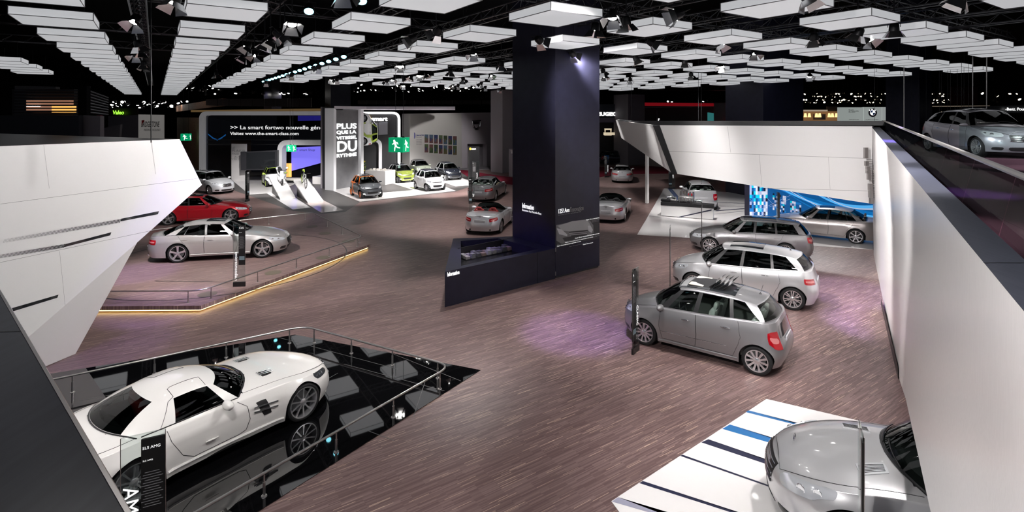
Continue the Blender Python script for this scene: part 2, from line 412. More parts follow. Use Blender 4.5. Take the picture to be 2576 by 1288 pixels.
        mb.box(((x0+x1)/2, 0, s.sill+.03), (x1-x0, s.W-.68, .1)); mb.box((0, 0, s.sill+.03), (s.wb-2*s.R-.05, s.W-.16, .08))
        mb.build('underbody', M_WELL, root)
        # --- greenhouse
        s.greenhouse()
        vs_ = [0,.05,.14,.3,.5,.7,.86,.94,1.]; G = s.G; ng = len(G)
        P_ = [[s.gpt(i if i < ng-1 else i-1e-4, v) for v in vs_] for i in range(ng)]
        roofq = [.97,.9,.78,.6,.4,.2,0]
        parts = {}
        def put(k, quad, sg):
            parts.setdefault(k, []).append([Vector((p.x, p.y*sg, p.z)) for p in quad][::sg])
        np_, gi = 0, -1; prev = ''
        for i in range(ng-1):
            t = s.gt[i]
            gi = s.seg.get(i, -1)
            for j in range(len(vs_)-1):
                quad = [P_[i][j], P_[i+1][j], P_[i+1][j+1], P_[i][j+1]]
                isg = 1 <= j < len(vs_)-2
                for sg in (1, -1):
                    if s.open_top:
                        if t == 'W': k = 'windshield' if (j < 7 and i < s.K) else 'windshield_frame'
                        elif t == 'A': k = 'windshield_frame'
                        else: continue
                    elif t == 'W': k = 'windshield' if 0 < j < 8-(j == 7) else ('roof' if j else 'cowl')
                    elif t == 'R': k = ('rear_window' if 0 < j < 7 else 'roof') if s.rg(i, ng) else 'roof'
                    elif t == 'g': k = ('side_window%d%s' % (gi, 'L' if sg > 0 else 'R')) if isg else ('window_frame' if s.blackframe else 'roof')
                    elif t == 'B': k = 'pillar_trim' if isg else ('window_frame' if s.blackframe else 'roof')
                    else: k = 'roof'
                    put(k, quad, sg)
        if not s.open_top:
            for i in range(ng-1):
                a, b = G[i], G[i+1]
                ra_ = [P_[i][-1]]+[s.roofp_(a[2], a[3]*q) for q in roofq]; rb_ = [P_[i+1][-1]]+[s.roofp_(b[2], b[3]*q) for q in roofq]
                for j in range(len(ra_)-1):
                    for sg in (1, -1): put('roof_panel', [ra_[j], rb_[j], rb_[j+1], ra_[j+1]], sg)
        merge = {'roof_panel': 'roof'} if roofm is None else {}
        fin = {}
        for k, q in parts.items(): fin.setdefault(merge.get(k, k), []).extend(q)
        gm = s.glassm or M_GL
        MM = {'roof': cell or paint_m, 'roof_panel': roofm, 'cowl': M_BLACK, 'windshield_frame': s.wfm if s.open_top else paint_m, 'window_frame': M_BLACK, 'pillar_trim': M_BLACK}
        for k, quads in fin.items():
            mb = MB(); lut = {}
            for q in quads:
                ids = []
                for p in q:
                    key = (round(p.x, 4), round(p.y, 4), round(p.z, 4))
                    if key not in lut: lut[key] = len(mb.v); mb.v.append(tuple(p))
                    if lut[key] not in ids: ids.append(lut[key])
                if len(ids) > 2: mb.f.append(tuple(ids)); mb.m.append(0)
            nm = k
            if k.startswith('side_window'): nm = 'side_window'
            m_ = MM.get(k, gm)
            if nm == 'windshield': m_ = s.glassw or gm
            o = mb.build(nm, m_, root, smooth=True, sharp=60)
            if nm == 'roof': s.roofo = o
        mb = MB(); K = s.K
        for sg in (1, -1):
            for rng, o_ in ((range(0, K), .15), (range(ng-1-K, ng-1), -.14)):
                if o_ < 0 and s.open_top: continue
                for i in rng:
                    a, b = G[i], G[i+1]; q = []
                    for g, d_ in ((a, -.006*(o_ > 0)), (b, -.006*(o_ > 0)), (b, o_), (a, o_)):
                        y = g[1]*(.88 if d_ == o_ else 1.0); q.append(s.X((g[0]+d_, sg*y, s.dz(g[0]+d_, y)+.007)))
                    mb.add(q, [(0,1,2,3)])
        mb.build('cowl_tray', M_BLACK, root)
        s.interior(root); s.wheels(root); s.mirrors(root); s.seams(root)
        if extras: extras(s, root)
        return root
    rearglass = None
    def rg(s, i, ng): return s.rearglass(i, ng) if s.rearglass else i < ng-1
    blackframe = False; trunk = True; bump = (.5,.5); hood0 = .12; cellr = 9; wfm = None; glassw = None;
    def emitmb(s, name, mb, m, parent=None, smooth=True): return mb.build(name, m, parent or s.root, smooth=smooth)
    def patch(s, name, fn, cor, m, off=.004, th=.012, nu=10, nv=6, rnd=.0, parent=None, bow=(0,0,0,0), both=False, mi=0):
        """slab that hugs the surface fn(t, z); cor = four (t, z) corners going round"""
        out = []
        for sg in ((1, -1) if both else (1,)):
            mb = MB(); (t0,z0),(t1,z1),(t2,z2),(t3,z3) = cor
            rings = []
            def F_(u, v):
                if rnd: a, b = 2*u-1, 2*v-1; u = .5+.5*a*math.sqrt(1-rnd*b*b/2)/math.sqrt(1-rnd*0); v = .5+.5*b*math.sqrt(1-rnd*a*a/2)
                t = (t0*(1-u)+t1*u)*(1-v)+(t3*(1-u)+t2*u)*v; z = (z0*(1-u)+z1*u)*(1-v)+(z3*(1-u)+z2*u)*v
                z += bow[0]*4*u*(1-u)*(1-v)+bow[1]*4*u*(1-u)*v; t += bow[2]*4*v*(1-v)*(1-u)+bow[3]*4*v*(1-v)*u
                return fn(sg*t, z)
            g = [[F_(i/nu, j/nv) for j in range(nv+1)] for i in range(nu+1)]
            nrm = (g[nu//2+1][nv//2]-g[nu//2-1][nv//2]).cross(g[nu//2][nv//2+1]-g[nu//2][nv//2-1])
            c = g[nu//2][nv//2]; ctr = Vector((0, 0, .5)); fl = 1 if nrm.dot(c-ctr) > 0 else -1
            def nr(i, j):
                a = g[min(nu,i+1)][j]-g[max(0,i-1)][j]; b = g[i][min(nv,j+1)]-g[i][max(0,j-1)]; n_ = a.cross(b)
                return n_.normalized()*fl if n_.length > 1e-9 else nrm.normalized()*fl
            vs = []; W_ = nv+1
            for i in range(nu+1):
                for j in range(nv+1): vs.append(g[i][j]+nr(i,j)*off)
            for i in range(nu+1):
                for j in range(nv+1): vs.append(g[i][j]+nr(i,j)*(off-th))
            fs = []; B = (nu+1)*W_
            for i in range(nu):
                for j in range(nv): fs.append((i*W_+j, (i+1)*W_+j, (i+1)*W_+j+1, i*W_+j+1))
            edge = [(i, 0) for i in range(nu+1)]+[(nu, j) for j in range(1, nv+1)]+[(i, nv) for i in range(nu-1, -1, -1)]+[(0, j) for j in range(nv-1, 0, -1)]
            for (a, b), (c_, d) in zip(edge, edge[1:]+edge[:1]): fs.append((c_*W_+d, a*W_+b, B+a*W_+b, B+c_*W_+d))
            if fl < 0: fs = [tuple(reversed(f)) for f in fs]
            mb.add(vs, fs); out.append(mb.build(name, m, parent or s.root, smooth=True, sharp=50))
        return out if both else out[0]
    def line(s, fn, pts, r, step=.06, sg=1, off=0):
        out = []
        for (a, b), (c, d) in zip(pts, pts[1:]):
            n = max(1, int(math.ceil(max(abs(c-a)/step, abs(d-b)/.06)))); out += [fn(sg*(a+(c-a)*i/n), b+(d-b)*i/n) for i in range(n)]
        out.append(fn(sg*pts[-1][0], pts[-1][1])); 
        if off:
            out = [p+Vector((0, off*(1 if p.y > 0 else -1), 0)) for p in out]
        return out
    def seams(s, root):
        mb = MB()
        for n_, D in enumerate(s.doors):
            for sg in (1, -1):
                d = s.door_obj.get(('door%d' % n_, sg))
                pts = [(s.ts(a), min(b, s.fbelt(a)-.005)) for a, b in D]
                m2 = MB(); m2.tube(s.line(s.side, pts, .004, .8, sg, 0), .0045, 5)
                m2.build('door_seam', M_BLACK, d)
                if len(s.handles) > n_ and s.handles[n_]:
                    a, b = s.handles[n_]; pth = s.line(s.side, [(s.ts(a), b), (s.ts(a+.2), b+.005)], .01, 1, sg, .022)
                    h = MB(); k = len(pth); h.tube(pth, [.008+.008*math.sin(PI*i/(k-1)) for i in range(k)], 8); h.build('door_handle', s.handlem or s.paint, d, smooth=True)
                    c = MB(); q = s.patch('handle_recess', s.side, [(s.ts(a+.01)*1, b-.03), (s.ts(a+.19), b-.03), (s.ts(a+.19), b+.03), (s.ts(a+.01), b+.03)], M_BLACK if 0 else s.paint, .003, .008, 6, 4, .9, d) if sg > 0 and 0 else None
        # hood seams
        yb = lambda v: float(np.interp(v, s.rs, s.ry))*s.hoodw
        vs = [s.hood0+.02+(s.ws[1]-.1-s.hood0)*i/12 for i in range(13)]
        pts = [s.deckp(v, yb(v)) for v in vs]; front = [s.deckp(s.hood0+.02, yb(s.hood0+.02)*q/8) for q in range(-7, 8)]
        mb.tube([Vector((p.x, -p.y, p.z)) for p in pts[::-1]]+front+pts, .004, 5)
        mb.build('hood_seam', M_BLACK, s.hood)
        if s.trunk:
            v0 = s.rt[1]+.02; v1 = s.L-s.ftail(s.fbelt(s.L))-.01; yb2 = lambda v: float(np.interp(v, s.rs, s.ry))*.9
            mb = MB()
            for sg in (1, -1): mb.tube([s.X((v0+(v1-v0)*i/8, sg*yb2(v0+(v1-v0)*i/8), s.dz(v0+(v1-v0)*i/8, yb2(v0+(v1-v0)*i/8)))) for i in range(9)], .004, 5)
            mb.build('trunk_seam', M_BLACK, root)
    handles = []; handlem = None
    def interior(s, root):
        a = s.ws[1]+.02; b = s.rt[1]-.05; z1 = min(s.fbelt(a), s.fbelt(b))-.03; w_ = s.ybase(a)*2-.06; w2 = s.ybase(b)*2-.06
        x0, x1 = s.mid-a, s.mid-b; zf = s.sill+.12
        mb = MB(); fl = [(x0, -w_/2), (x0, w_/2), (x1, w2/2), (x1, -w2/2)]
        vs = [(x,y,zf) for x,y in fl]+[(x,y,z1) for x,y in fl]
        mb.add(vs, [(0,1,2,3)]+[(i,(i+1)%4,4+(i+1)%4,4+i) for i in range(4)])
        mb.build('cabin_tub', s.tubm or M_INT, root)
        d = MB(); d.box((x0-.05, 0, z1-.1), (.4, w_-.02, .26), bev=.08); d.build('dashboard', M_INT, root, smooth=True)
        sm = s.seatm or M_INT; xs = x0-s.seatx; zs = zf+.12
        zr = s.froof(min(s.mid-xs+.4, s.rt[0]))-s.drop*.9-.05 if not s.open_top else 1.16
        sk = min(1, (zr-zs)/.86); sk2 = min(1, (s.froof(min(s.mid-xs+1.3, s.rt[3]))-s.drop-.06-zs)/.80)
        def squash(mb, k): mb.v = [(x, y, zs+(z-zs)*k) for x, y, z in mb.v]
        for k in range(2 if s.seats == 2 else 2):
            y = (.36 if k else -.36)*s.W/1.8; q = MB()
            q.box((xs, y, zs+.08), (.5,.46,.17), bev=.06); q.box((xs-.28, y, zs+.38), (.16,.46,.62), bev=.07, ry=-.25); q.box((xs-.38, y, zs+.74), (.1,.24,.17), bev=.05, ry=-.2)
            squash(q, sk); q.build('seat', sm, root, smooth=True)
        if s.seats > 2:
            xs2 = xs-.92; q = MB(); q.box((xs2, 0, zs+.1), (.48, w_*.86,.2), bev=.07); q.box((xs2-.27, 0, zs+.38), (.16, w_*.86,.6), bev=.07, ry=-.3)
            for y in (-.42,0,.42): q.box((xs2-.38, y*s.W/1.8, zs+.68), (.09,.24,.15), bev=.04, ry=-.2)
            squash(q, sk2); q.build('rear_bench', sm, root, smooth=True)
        st = MB(); c = Vector((xs+.42, .36*s.W/1.8, z1+.0)); st.tube([c+Vector((math.sin(t)*.06, math.cos(t)*.18, math.sin(t)*.17)) for t in [2*PI*i/20 for i in range(20)]], .014, 6, closed=True); st.box(c, (.03,.3,.04)); st.box(c+Vector((.1,0,-.05)), (.25,.05,.05))
        st.build('steering_wheel', M_BLACK, root, smooth=True)
    seatx = .95; tubm = None
    def wheels(s, root):
        r, tw, rr = s.r, s.tw, s.r*s.rim; first = None
        def one(x, sg):
            nonlocal first
            loc = (x, sg*(s.W/2*.985-tw/2-.02), r); rz = 0 if sg > 0 else PI
            if first: 
                c = first[0].copy(); COL.objects.link(c); c.parent = root; c.location = loc; c.rotation_euler = (0,0,rz)
                for ch in first[0].children: d = ch.copy(); COL.objects.link(d); d.parent = c
                return
            h = tw/2; t = MB(); t.lathe([(rr-.012,h*.8),(rr+.004,h*.96),(rr+.03,h),(r-.035,h*.98),(r-.012,h*.9),(r-.001,h*.72),(r,0),(r-.001,-h*.72),(r-.012,-h*.9),(r-.035,-h*.98),(rr,-h),(rr-.012,-h*.8)], 40, axis='y')
            o = t.build('wheel', M_RUB, root, smooth=True); o.location = loc; o.rotation_euler = (0,0,rz)
            m = MB(); m.lathe([(rr-.012,h*.8),(rr+.008,h*.93),(rr+.004,h*.99),(rr-.014,h*.97),(rr-.022,h*.8),(rr-.03,-h*.7),(rr*.5,-h*.75)], 40, axis='y')
            yh = h*.72; n = s.spokes; hubr = .062
            m.lathe([(0,yh+.022),(hubr*.6,yh+.02),(hubr,yh+.008),(hubr*1.05,yh-.03)], 20, axis='y')
            for k in range(n):
                for dd in ((-1, 1) if s.double else (0,)):
                    a = 2*PI*k/n+PI/2; w0, w1 = s.sw; o_ = dd*s.double
                    ra0, ra1 = hubr*.6, rr-.012; vs = []
                    for rad, ww, yy, sh in ((ra0, w0, yh+.005, .3), (.5*(ra0+ra1), (w0+w1)/2*.9, yh+.012, .8), (ra1, w1, h*.93, 1)):
                        for q, dep in ((-1,0),(1,0),(1,-.03),(-1,-.03)):
                            px = rad; py = q*ww/2*(1 if dep == 0 else .7)+o_*sh*(rad/ra1+.35); vs.append((px*math.cos(a)-py*math.sin(a), yy+dep, px*math.sin(a)+py*math.cos(a)))
                    fs = []
                    for l in (0, 1):
                        for i in range(4): fs.append((l*4+i, l*4+(i+1)%4, l*4+4+(i+1)%4, l*4+4+i))
                    m.add(vs, fs)
            m.build('rim', s.rimm or M_ALU, o, smooth=True, sharp=30)
            b = MB(); b.lathe([(0,-h*.1),(rr*.68,-h*.1),(rr*.68,-h*.25),(0,-h*.25)], 30, axis='y'); b.build('brake_disc', M_DALU, o)
            b = MB(); b.lathe([(0,-h*.5),(rr*.97,-h*.5)], 24, axis='y'); b.build('brake_shield', M_WELL, o)
            first = (o,)
        for x in (s.mid-s.fo, s.mid-s.ra):
            for sg in (1, -1): one(x, sg)
    def mirrors(s, root):
        v = s.ws[1]+s.mirror; yb = float(np.interp(v, s.rs, s.ry)); zb = s.fbelt(v)
        for sg in (1, -1):
            m = MB(); c = Vector((s.mid-v, sg*(yb+.11), zb+.06)); pr = []
            for i in range(9):
                a = PI*i/8; pr.append((max(.001, math.sin(a)**.7), -math.cos(a)))
            n0 = len(m.v); m.lathe(pr, 16, axis='y'); m.v[n0:] = [(c.x+x*.075, c.y+y*.12, c.z+z*.07) for x, y, z in m.v[n0:]]
            m.tube([c+Vector((0,-sg*.05,-.03)), c+Vector((.01,-sg*.17,-.1))], .025, 8)
            m.build('side_mirror', s.mirm or s.paint, root, smooth=True)
    mirm = None
    # ---- details used by several cars
    def lamp(s, name, y0, v1, z00, z01, z10, z11, m, rear=False, inner=None, rnd=.35, bow=(0,0,0,0), off=.006):
        t0 = (s.tr if rear else s.tf)(y0); t1 = s.ts(v1)
        for sg in (1, -1):
            L_ = s.patch(name, s.side, [(sg*t0,z00),(sg*t1,z10),(sg*t1,z11),(sg*t0,z01)], m, off, .02, 14, 6, rnd, bow=bow)
            if inner:
                for fr, w_, mm in inner:
                    a = t0+(t1-t0)*fr; za = z00+(z10-z00)*fr; zb = z01+(z11-z01)*fr; hh = (zb-za); 
                    c = s.side(sg*a, (za+zb)/2); n_ = (s.side(sg*(a+.3), (za+zb)/2)-s.side(sg*(a-.3), (za+zb)/2)).normalized(); out = Vector((n_.y, -n_.x, 0))
                    if out.dot(c) < 0: out = -out
                    q = MB(); rr = hh*w_; ring = [c+out*(off+.003)+n_*math.cos(t)*rr+Vector((0,0,math.sin(t)*rr)) for t in [2*PI*i/16 for i in range(16)]]
                    q.add(ring, [tuple(range(16))]); q.tube(ring, rr*.14, 5, closed=True); q.build('lamp_bulb', mm, L_, smooth=True)
    def bars(s, name, y, zs, m, r=.008, off=.012, parent=None, rear=False):
        tt = (s.tr if rear else s.tf)(y); mb = MB()
        for z in zs:
            pts = [s.side(tt+(2*(s.N-1)-2*tt)*i/16 if rear else tt*(-1+2*i/16), z) for i in range(17)]
            mb.tube([p+Vector((-off if rear else off, 0, 0)) for p in pts], r, 6)
        return mb.build(name, m, parent or s.root, smooth=True)
    def star(s, c, n, rad, m=None, name='emblem', up=None):
        n = Vector(n).normalized(); u = Vector((0,1,0)) if abs(n.y) < .9 else Vector((1,0,0)); w_ = n.cross(u).normalized(); u = w_.cross(n)
        if w_.z < 0 or (abs(w_.z) < .1 and w_.x < 0): w_ = -w_
        mb = MB(); mb.tube([c+u*math.cos(t)*rad+w_*math.sin(t)*rad for t in [2*PI*i/24 for i in range(24)]], rad*.1, 6, closed=True)
        for k in range(3):
            a = PI/2+2*PI*k/3; mb.tube([c, c+(u*math.cos(a)+w_*math.sin(a))*rad], [rad*.16, rad*.04], 5)
        return mb.build(name, m or M_CHR, s.root, smooth=True)
    def plate(s, z, rear=True, w_=.52, name='licence_plate', m=None):
        p = s.side(s.N-1 if rear else 0, z); sg = -1 if rear else 1
        mb = MB(); mb.box((p.x+sg*.01, 0, z), (.03, w_, .11), bev=.01); return mb.build(name, m or M_PLATE, s.root)
    def rocker(s, m, z=.27, r=.013, name='sill_trim'):
        mb = MB()
        for sg in (1, -1): mb.tube(s.line(s.side, [(s.ts(s.fo+s.R+.03), z), (s.ts(s.ra-s.R-.03), z+.02)], .01, 1, sg, .004), r, 6)
        return mb.build(name, m, s.root, smooth=True)
    def sunroof(s, v0, v1, wf=.72, m=None, name='sunroof'):
        g = lambda a, b: s.roofp_(a, b); y = s.yr((v0+v1)/2)*wf
        mb = MB(); nu, nv = 10, 8
        for i in range(nu+1):
            for j in range(nv+1):
                p = s.roofp_(v0+(v1-v0)*i/nu, -y+2*y*j/nv); mb.v.append((p.x, p.y, p.z+.008))
        for i in range(nu):
            for j in range(nv): mb.f.append((i*9+j, (i+1)*9+j, (i+1)*9+j+1, i*9+j+1)[::-1]); mb.m.append(0)
        e = [i*9 for i in range(nu)]+[nu*9+j for j in range(nv)]+[(nu-i)*9+nv for i in range(nu)]+[nv-j for j in range(nv)]
        n = len(mb.v); mb.v += [(mb.v[k][0], mb.v[k][1], mb.v[k][2]-.02) for k in e]; k = len(e)
        for i in range(k): mb.f.append((e[i], e[(i+1)%k], n+(i+1)%k, n+i)); mb.m.append(0)
        return mb.build(name, m or M_ROOFG, s.root, smooth=True, sharp=50)
    def antenna(s, v, l=.0):
        p = s.roofp_(v, 0); mb = MB(); mb.lathe([(.001,.045),(.02,.02),(.03,.0)], 10, c=p); 
        if l: mb.tube([p+Vector((0,0,.02)), p+Vector((-l*.25,0,l))], .004, 5)
        return mb.build('antenna', M_BLACK, s.root, smooth=True)
    def winglet(s, pts_v, zf, m, r=.01, name='window_trim'):
        """bright strip along the foot and the top of the side windows"""
        mb = MB()
        for sg in (1, -1):
            a = [s.gpt(sg*j, .03) for j in np.linspace(s.K+.1, s.K+s.nside-.2, 24)]; b = [s.gpt(sg*j, .95) for j in np.linspace(s.K+.1, s.K+s.nside-.2, 24)]
            mb.tube([p+Vector((0,sg*.004,0)) for p in a], r, 5)
            if zf: mb.tube([p+Vector((0,sg*.004,0)) for p in b], r*.8, 5)
        return mb.build(name, m, s.root, smooth=True)
    def wipers(s):
        mb = MB()
        for y0 in (-.1, .45):
            pts = []
            for i in range(7):
                q = i/6; y = y0-.55*q; jf = abs(y)/(s.ybase(s.ws[1])*.985)*s.K
                pts.append(s.gpt((1 if y >= 0 else -1)*jf, .05+.1*q)+Vector((.012,0,.01)))
            mb.tube(pts, .009, 5)
        return mb.build('wiper', M_BLACK, s.root)
    @property
    def nside(s): return sum(4 if k[0] == 'g' else 2 for k in s.pil)
# ---------------------------------------------------------------- the car types (metres, measured from the nose)
def basic_front(s, gy=.36, gz=(.45,.68), slats=4, star=.085, hl=(.42,.62,.60,.74,.66,.78), lam=M_LENS, gm=M_BLACK, slatm=M_CHR, low=True, gr=.5, starin=True):
    g = s.patch('grille', s.side, [(-s.tf(gy*.82), gz[0]), (s.tf(gy*.82), gz[0]), (s.tf(gy), gz[1]), (-s.tf(gy), gz[1])], gm, .008, .03, 16, 6, .25)
    if slats: s.bars('grille_slats', gy*.9, [gz[0]+(gz[1]-gz[0])*(i+.7)/(slats+.4) for i in range(slats)], slatm, .011, .012, g)
    if star and starin: p = s.side(0, (gz[0]+gz[1])/2); s.star(p+Vector((.03,0,0)), (1,0,0), star)
    y0, v1, a, b, c, d = hl
    s.lamp('headlight', y0, v1, a, b, c, d, lam, inner=[(.28,.36,M_LAMPI),(.6,.36,M_LAMPI)], bow=(-.01,.02,0,0))
    if low:
        s.patch('lower_intake', s.side, [(-s.tf(.38), .24), (s.tf(.38), .24), (s.tf(.42), .36), (-s.tf(.42), .36)], M_BLACK, .006, .02, 14, 4, .4)
        for t in s.patch('side_intake', s.side, [(s.tf(.52), .25), (s.tf(.74), .27), (s.tf(.72), .36), (s.tf(.5), .36)], M_BLACK, .006, .02, 8, 4, .5, both=True): pass
def basic_rear(s, tl, plate_z=.62, exhaust=True, star_z=None, strip=None):
    y0, v1, a, b, c, d = tl
    s.lamp('taillight', y0, v1, a, b, c, d, M_RED, rear=True)
    s.lamp('taillight_band', y0+.05, v1+.05, (a*2+b)/3+.0, (a+2*b)/3-.0, (c*2+d)/3, (c+2*d)/3, M_REDL, rear=True, off=.01, rnd=.6)
    s.patch('plate_recess', s.side, [(s.tr(-.33), plate_z-.09), (s.tr(.33), plate_z-.09), (s.tr(.33), plate_z+.09), (s.tr(-.33), plate_z+.09)], s.paint, -.001, .01, 8, 4, .2)
    s.plate(plate_z)
    if strip: s.bars('trunk_strip', .36, [strip], M_CHR, .012, .014, rear=True)
    if star_z: p = s.side(s.N-1, star_z); s.star(p+Vector((-.02,0,0)), (-1,0,.2), .04)
    if exhaust:
        for sg in (1, -1):
            p = s.side(sg*s.tr(.52), .27); mb = MB(); mb.tube([p+Vector((.1,0,0)), p+Vector((-.03,0,0))], .045, 12); mb.tube([p+Vector((.02,0,0)), p+Vector((-.033,0,0))], .036, 12, m=1); mb.build('exhaust_tip', [M_CHR, M_WELL], s.root, smooth=True)
def sedan(**k):
    d = dict(L=4.60, W=1.78, wb=2.76, fo=.80, r=.325, H=1.45, name='sedan_car',
      belt=[(0,.60),(.25,.72),(.8,.83),(1.5,.90),(2.6,.93),(3.6,.97),(4.2,.99),(4.6,.96)],
      deck=[(0,.63),(.2,.78),(.8,.92),(1.25,.98),(1.5,1.0),(3.7,1.04),(4.1,1.06),(4.6,1.02)],
      nose=[(.18,.08),(.38,0),(.55,.02),(.68,.1),(.8,.25)], tail=[(.2,.08),(.45,0),(.7,.05),(.95,.11),(1.1,.16)],
      roof=[(1.5,1.30),(2.0,1.41),(2.6,1.45),(3.1,1.43),(3.6,1.33),(3.9,1.2)],
      ws=(1.28,1.62,2.0,2.12), rt=(3.3,3.85,4.02,3.42), pil=[('A',1.85,2.2),('g',2.42,2.52),('B',2.52,2.6),('g',3.25,3.1),('B',3.28,3.13),('g',3.6,3.28),('C',3.85,3.3)],
      doors=[[(1.55,.9),(1.52,.55),(1.6,.3),(2.5,.3),(2.52,.6),(2.5,.95)], [(2.51,.95),(2.53,.6),(2.51,.3),(3.1,.3),(3.22,.55),(3.42,.78),(3.5,.98)]],
      handles=[(2.22,.8),(3.15,.83)], bump=(.5,.52), crease=.006)
    d.update(k); return Car(**d)
T = {}
def ex_sedan(s, r):
    basic_front(s, hl=(.45,.62,.58,.70,.66,.76), gz=(.42,.64)); basic_rear(s, (.5,4.28,.70,.88,.74,.9), .64, star_z=.93, strip=.78); s.winglet(0, 1, M_CHR, .008); s.rocker(s.paint); s.antenna(3.5); s.wipers()
T['c_sedan'] = dict(f=sedan, k=dict(spokes=7, double=.0, sw=(.035,.05)), ex=lambda s, r: (ex_sedan(s, r), s.sunroof(2.15,2.75,.7)))
def ex_cls(s, r):
    basic_front(s, gy=.42, gz=(.38,.62), slats=2, star=.1, hl=(.52,.58,.58,.68,.68,.77)); basic_rear(s, (.48,4.5,.72,.84,.68,.86), .5, star_z=.9); s.winglet(0, 1, M_CHR, .009); s.rocker(s.paint, .26, .02); s.antenna(3.75); s.sunroof(2.3,2.95,.62); s.wipers()
T['cls'] = dict(f=lambda **k: sedan(**{**dict(L=4.94, W=1.88, wb=2.874, fo=.87, r=.345, rim=.78, spokes=5, sw=(.06,.085), name='coupe_sedan_car',
      belt=[(0,.58),(.25,.70),(.85,.83),(1.6,.91),(2.8,.94),(3.8,.99),(4.5,.97),(4.94,.90)],
      deck=[(0,.6),(.2,.76),(.85,.92),(1.4,.98),(1.6,1.0),(3.9,1.03),(4.4,1.04),(4.94,.97)],
      roof=[(1.7,1.24),(2.3,1.375),(2.85,1.41),(3.4,1.375),(3.9,1.25),(4.2,1.12)],
      ws=(1.42,1.78,2.2,2.32), rt=(3.6,4.2,4.45,3.72), rwf=.57, pil=[('A',2.02,2.42),('g',2.78,2.85),('B',2.86,2.93),('g',3.55,3.42),('B',3.58,3.45),('g',3.85,3.6),('C',4.2,3.6)],
      doors=[[(1.75,.9),(1.72,.55),(1.8,.3),(2.84,.3),(2.86,.6),(2.85,.95)], [(2.86,.95),(2.88,.6),(2.86,.3),(3.3,.3),(3.42,.55),(3.62,.8),(3.75,.99)]],
      handles=[(2.55,.8),(3.42,.83)], crease=.012, drop=.075), **k}), k=dict(), ex=ex_cls)
T['e_sedan'] = dict(f=lambda **k: sedan(**{**dict(L=4.87, W=1.854, wb=2.874, fo=.86, r=.33, spokes=10, sw=(.03,.035),
      belt=[(0,.62),(.25,.74),(.85,.84),(1.6,.91),(2.8,.94),(3.8,.98),(4.5,1.0),(4.87,.97)],
      deck=[(0,.64),(.2,.8),(.85,.94),(1.35,.99),(1.6,1.0),(3.9,1.05),(4.4,1.08),(4.87,1.04)],
      roof=[(1.6,1.32),(2.15,1.44),(2.8,1.47),(3.3,1.45),(3.85,1.34),(4.1,1.2)], ws=(1.38,1.72,2.12,2.24), rt=(3.52,4.05,4.25,3.64),
      pil=[('A',1.98,2.32),('g',2.62,2.72),('B',2.72,2.8),('g',3.5,3.35),('B',3.53,3.38),('g',3.8,3.5),('C',4.05,3.52)],
      doors=[[(1.68,.9),(1.65,.55),(1.73,.3),(2.7,.3),(2.72,.6),(2.7,.95)], [(2.71,.95),(2.73,.6),(2.71,.3),(3.3,.3),(3.42,.55),(3.62,.78),(3.7,.98)]], handles=[(2.4,.8),(3.35,.83)]), **k}), k=dict(seatm=M_LGREY, glassm=M_GLL),
      ex=lambda s, r: (basic_front(s), basic_rear(s, (.42,4.42,.68,.84,.74,.92), .66, star_z=.95, strip=.8), s.winglet(0,1,M_CHR,.008), s.antenna(3.75)))
T['e_coupe'] = dict(f=lambda **k: sedan(**{**dict(L=4.70, W=1.786, wb=2.76, fo=.82, r=.325, spokes=5, sw=(.05,.08), name='coupe_car',
      roof=[(1.5,1.24),(2.05,1.36),(2.6,1.395),(3.1,1.37),(3.6,1.26),(3.9,1.12)], ws=(1.35,1.7,2.1,2.22), rt=(3.25,3.95,4.15,3.4), rwf=.57,
      belt=[(0,.58),(.25,.70),(.8,.82),(1.5,.89),(2.6,.92),(3.6,.97),(4.2,.98),(4.7,.95)],
      pil=[('A',1.95,2.3),('g',2.85,2.85),('g',3.5,3.2),('C',3.95,3.25)], handles=[(2.6,.8)],
      doors=[[(1.62,.9),(1.58,.55),(1.68,.3),(2.95,.3),(3.05,.6),(3.0,.95)]]), **k}), k=dict(), ex=lambda s, r: (basic_front(s), basic_rear(s, (.38,4.25,.66,.80,.7,.84), .6, star_z=.9), s.sunroof(2.2,3.05,.85)))
T['estate'] = dict(f=lambda **k: sedan(**{**dict(L=4.60, W=1.77, wb=2.76, fo=.80, r=.325, spokes=7, sw=(.025,.03), double=.028, name='estate_car', trunk=False,
      belt=[(0,.60),(.25,.72),(.8,.83),(1.5,.90),(2.6,.93),(3.6,.97),(4.3,1.0),(4.6,1.0)], deck=[(0,.63),(.2,.78),(.8,.92),(1.25,.98),(1.5,1.0),(3.7,1.0),(4.6,1.01)],
      tail=[(.2,.08),(.45,0),(.75,.03),(1.0,.1)], nr=4, cr=.6,
      roof=[(1.5,1.30),(2.0,1.41),(2.6,1.455),(3.2,1.45),(3.8,1.42),(4.15,1.37),(4.4,1.3)],
      ws=(1.28,1.62,2.0,2.12), rt=(4.02,4.30,4.47,4.15), rwf=.62, pil=[('A',1.85,2.2),('g',2.42,2.5),('B',2.52,2.58),('g',3.22,3.2),('B',3.3,3.27),('g',4.05,3.85),('C',4.30,4.02)]), **k}), k=dict(),
      ex=lambda s, r: (basic_front(s, hl=(.45,.62,.58,.70,.66,.76), gz=(.42,.64)), basic_rear(s, (.56,4.35,.66,.92,.72,.93), .74, star_z=.93), s.winglet(0,1,M_CHR,.008), s.sunroof(2.1,3.3,.78), s.antenna(4.0), s.wipers(),
        [MBrail(s, sg) for sg in (1,-1)]))
def MBrail(s, sg):
    mb = MB(); pts = [s.gpt(sg*j, 1)+Vector((0,-sg*.02,.03)) for j in np.linspace(s.K+1, s.K+s.nside-1, 20)]; mb.tube(pts, .014, 6); return mb.build('roof_rail', M_CHR, s.root, smooth=True)
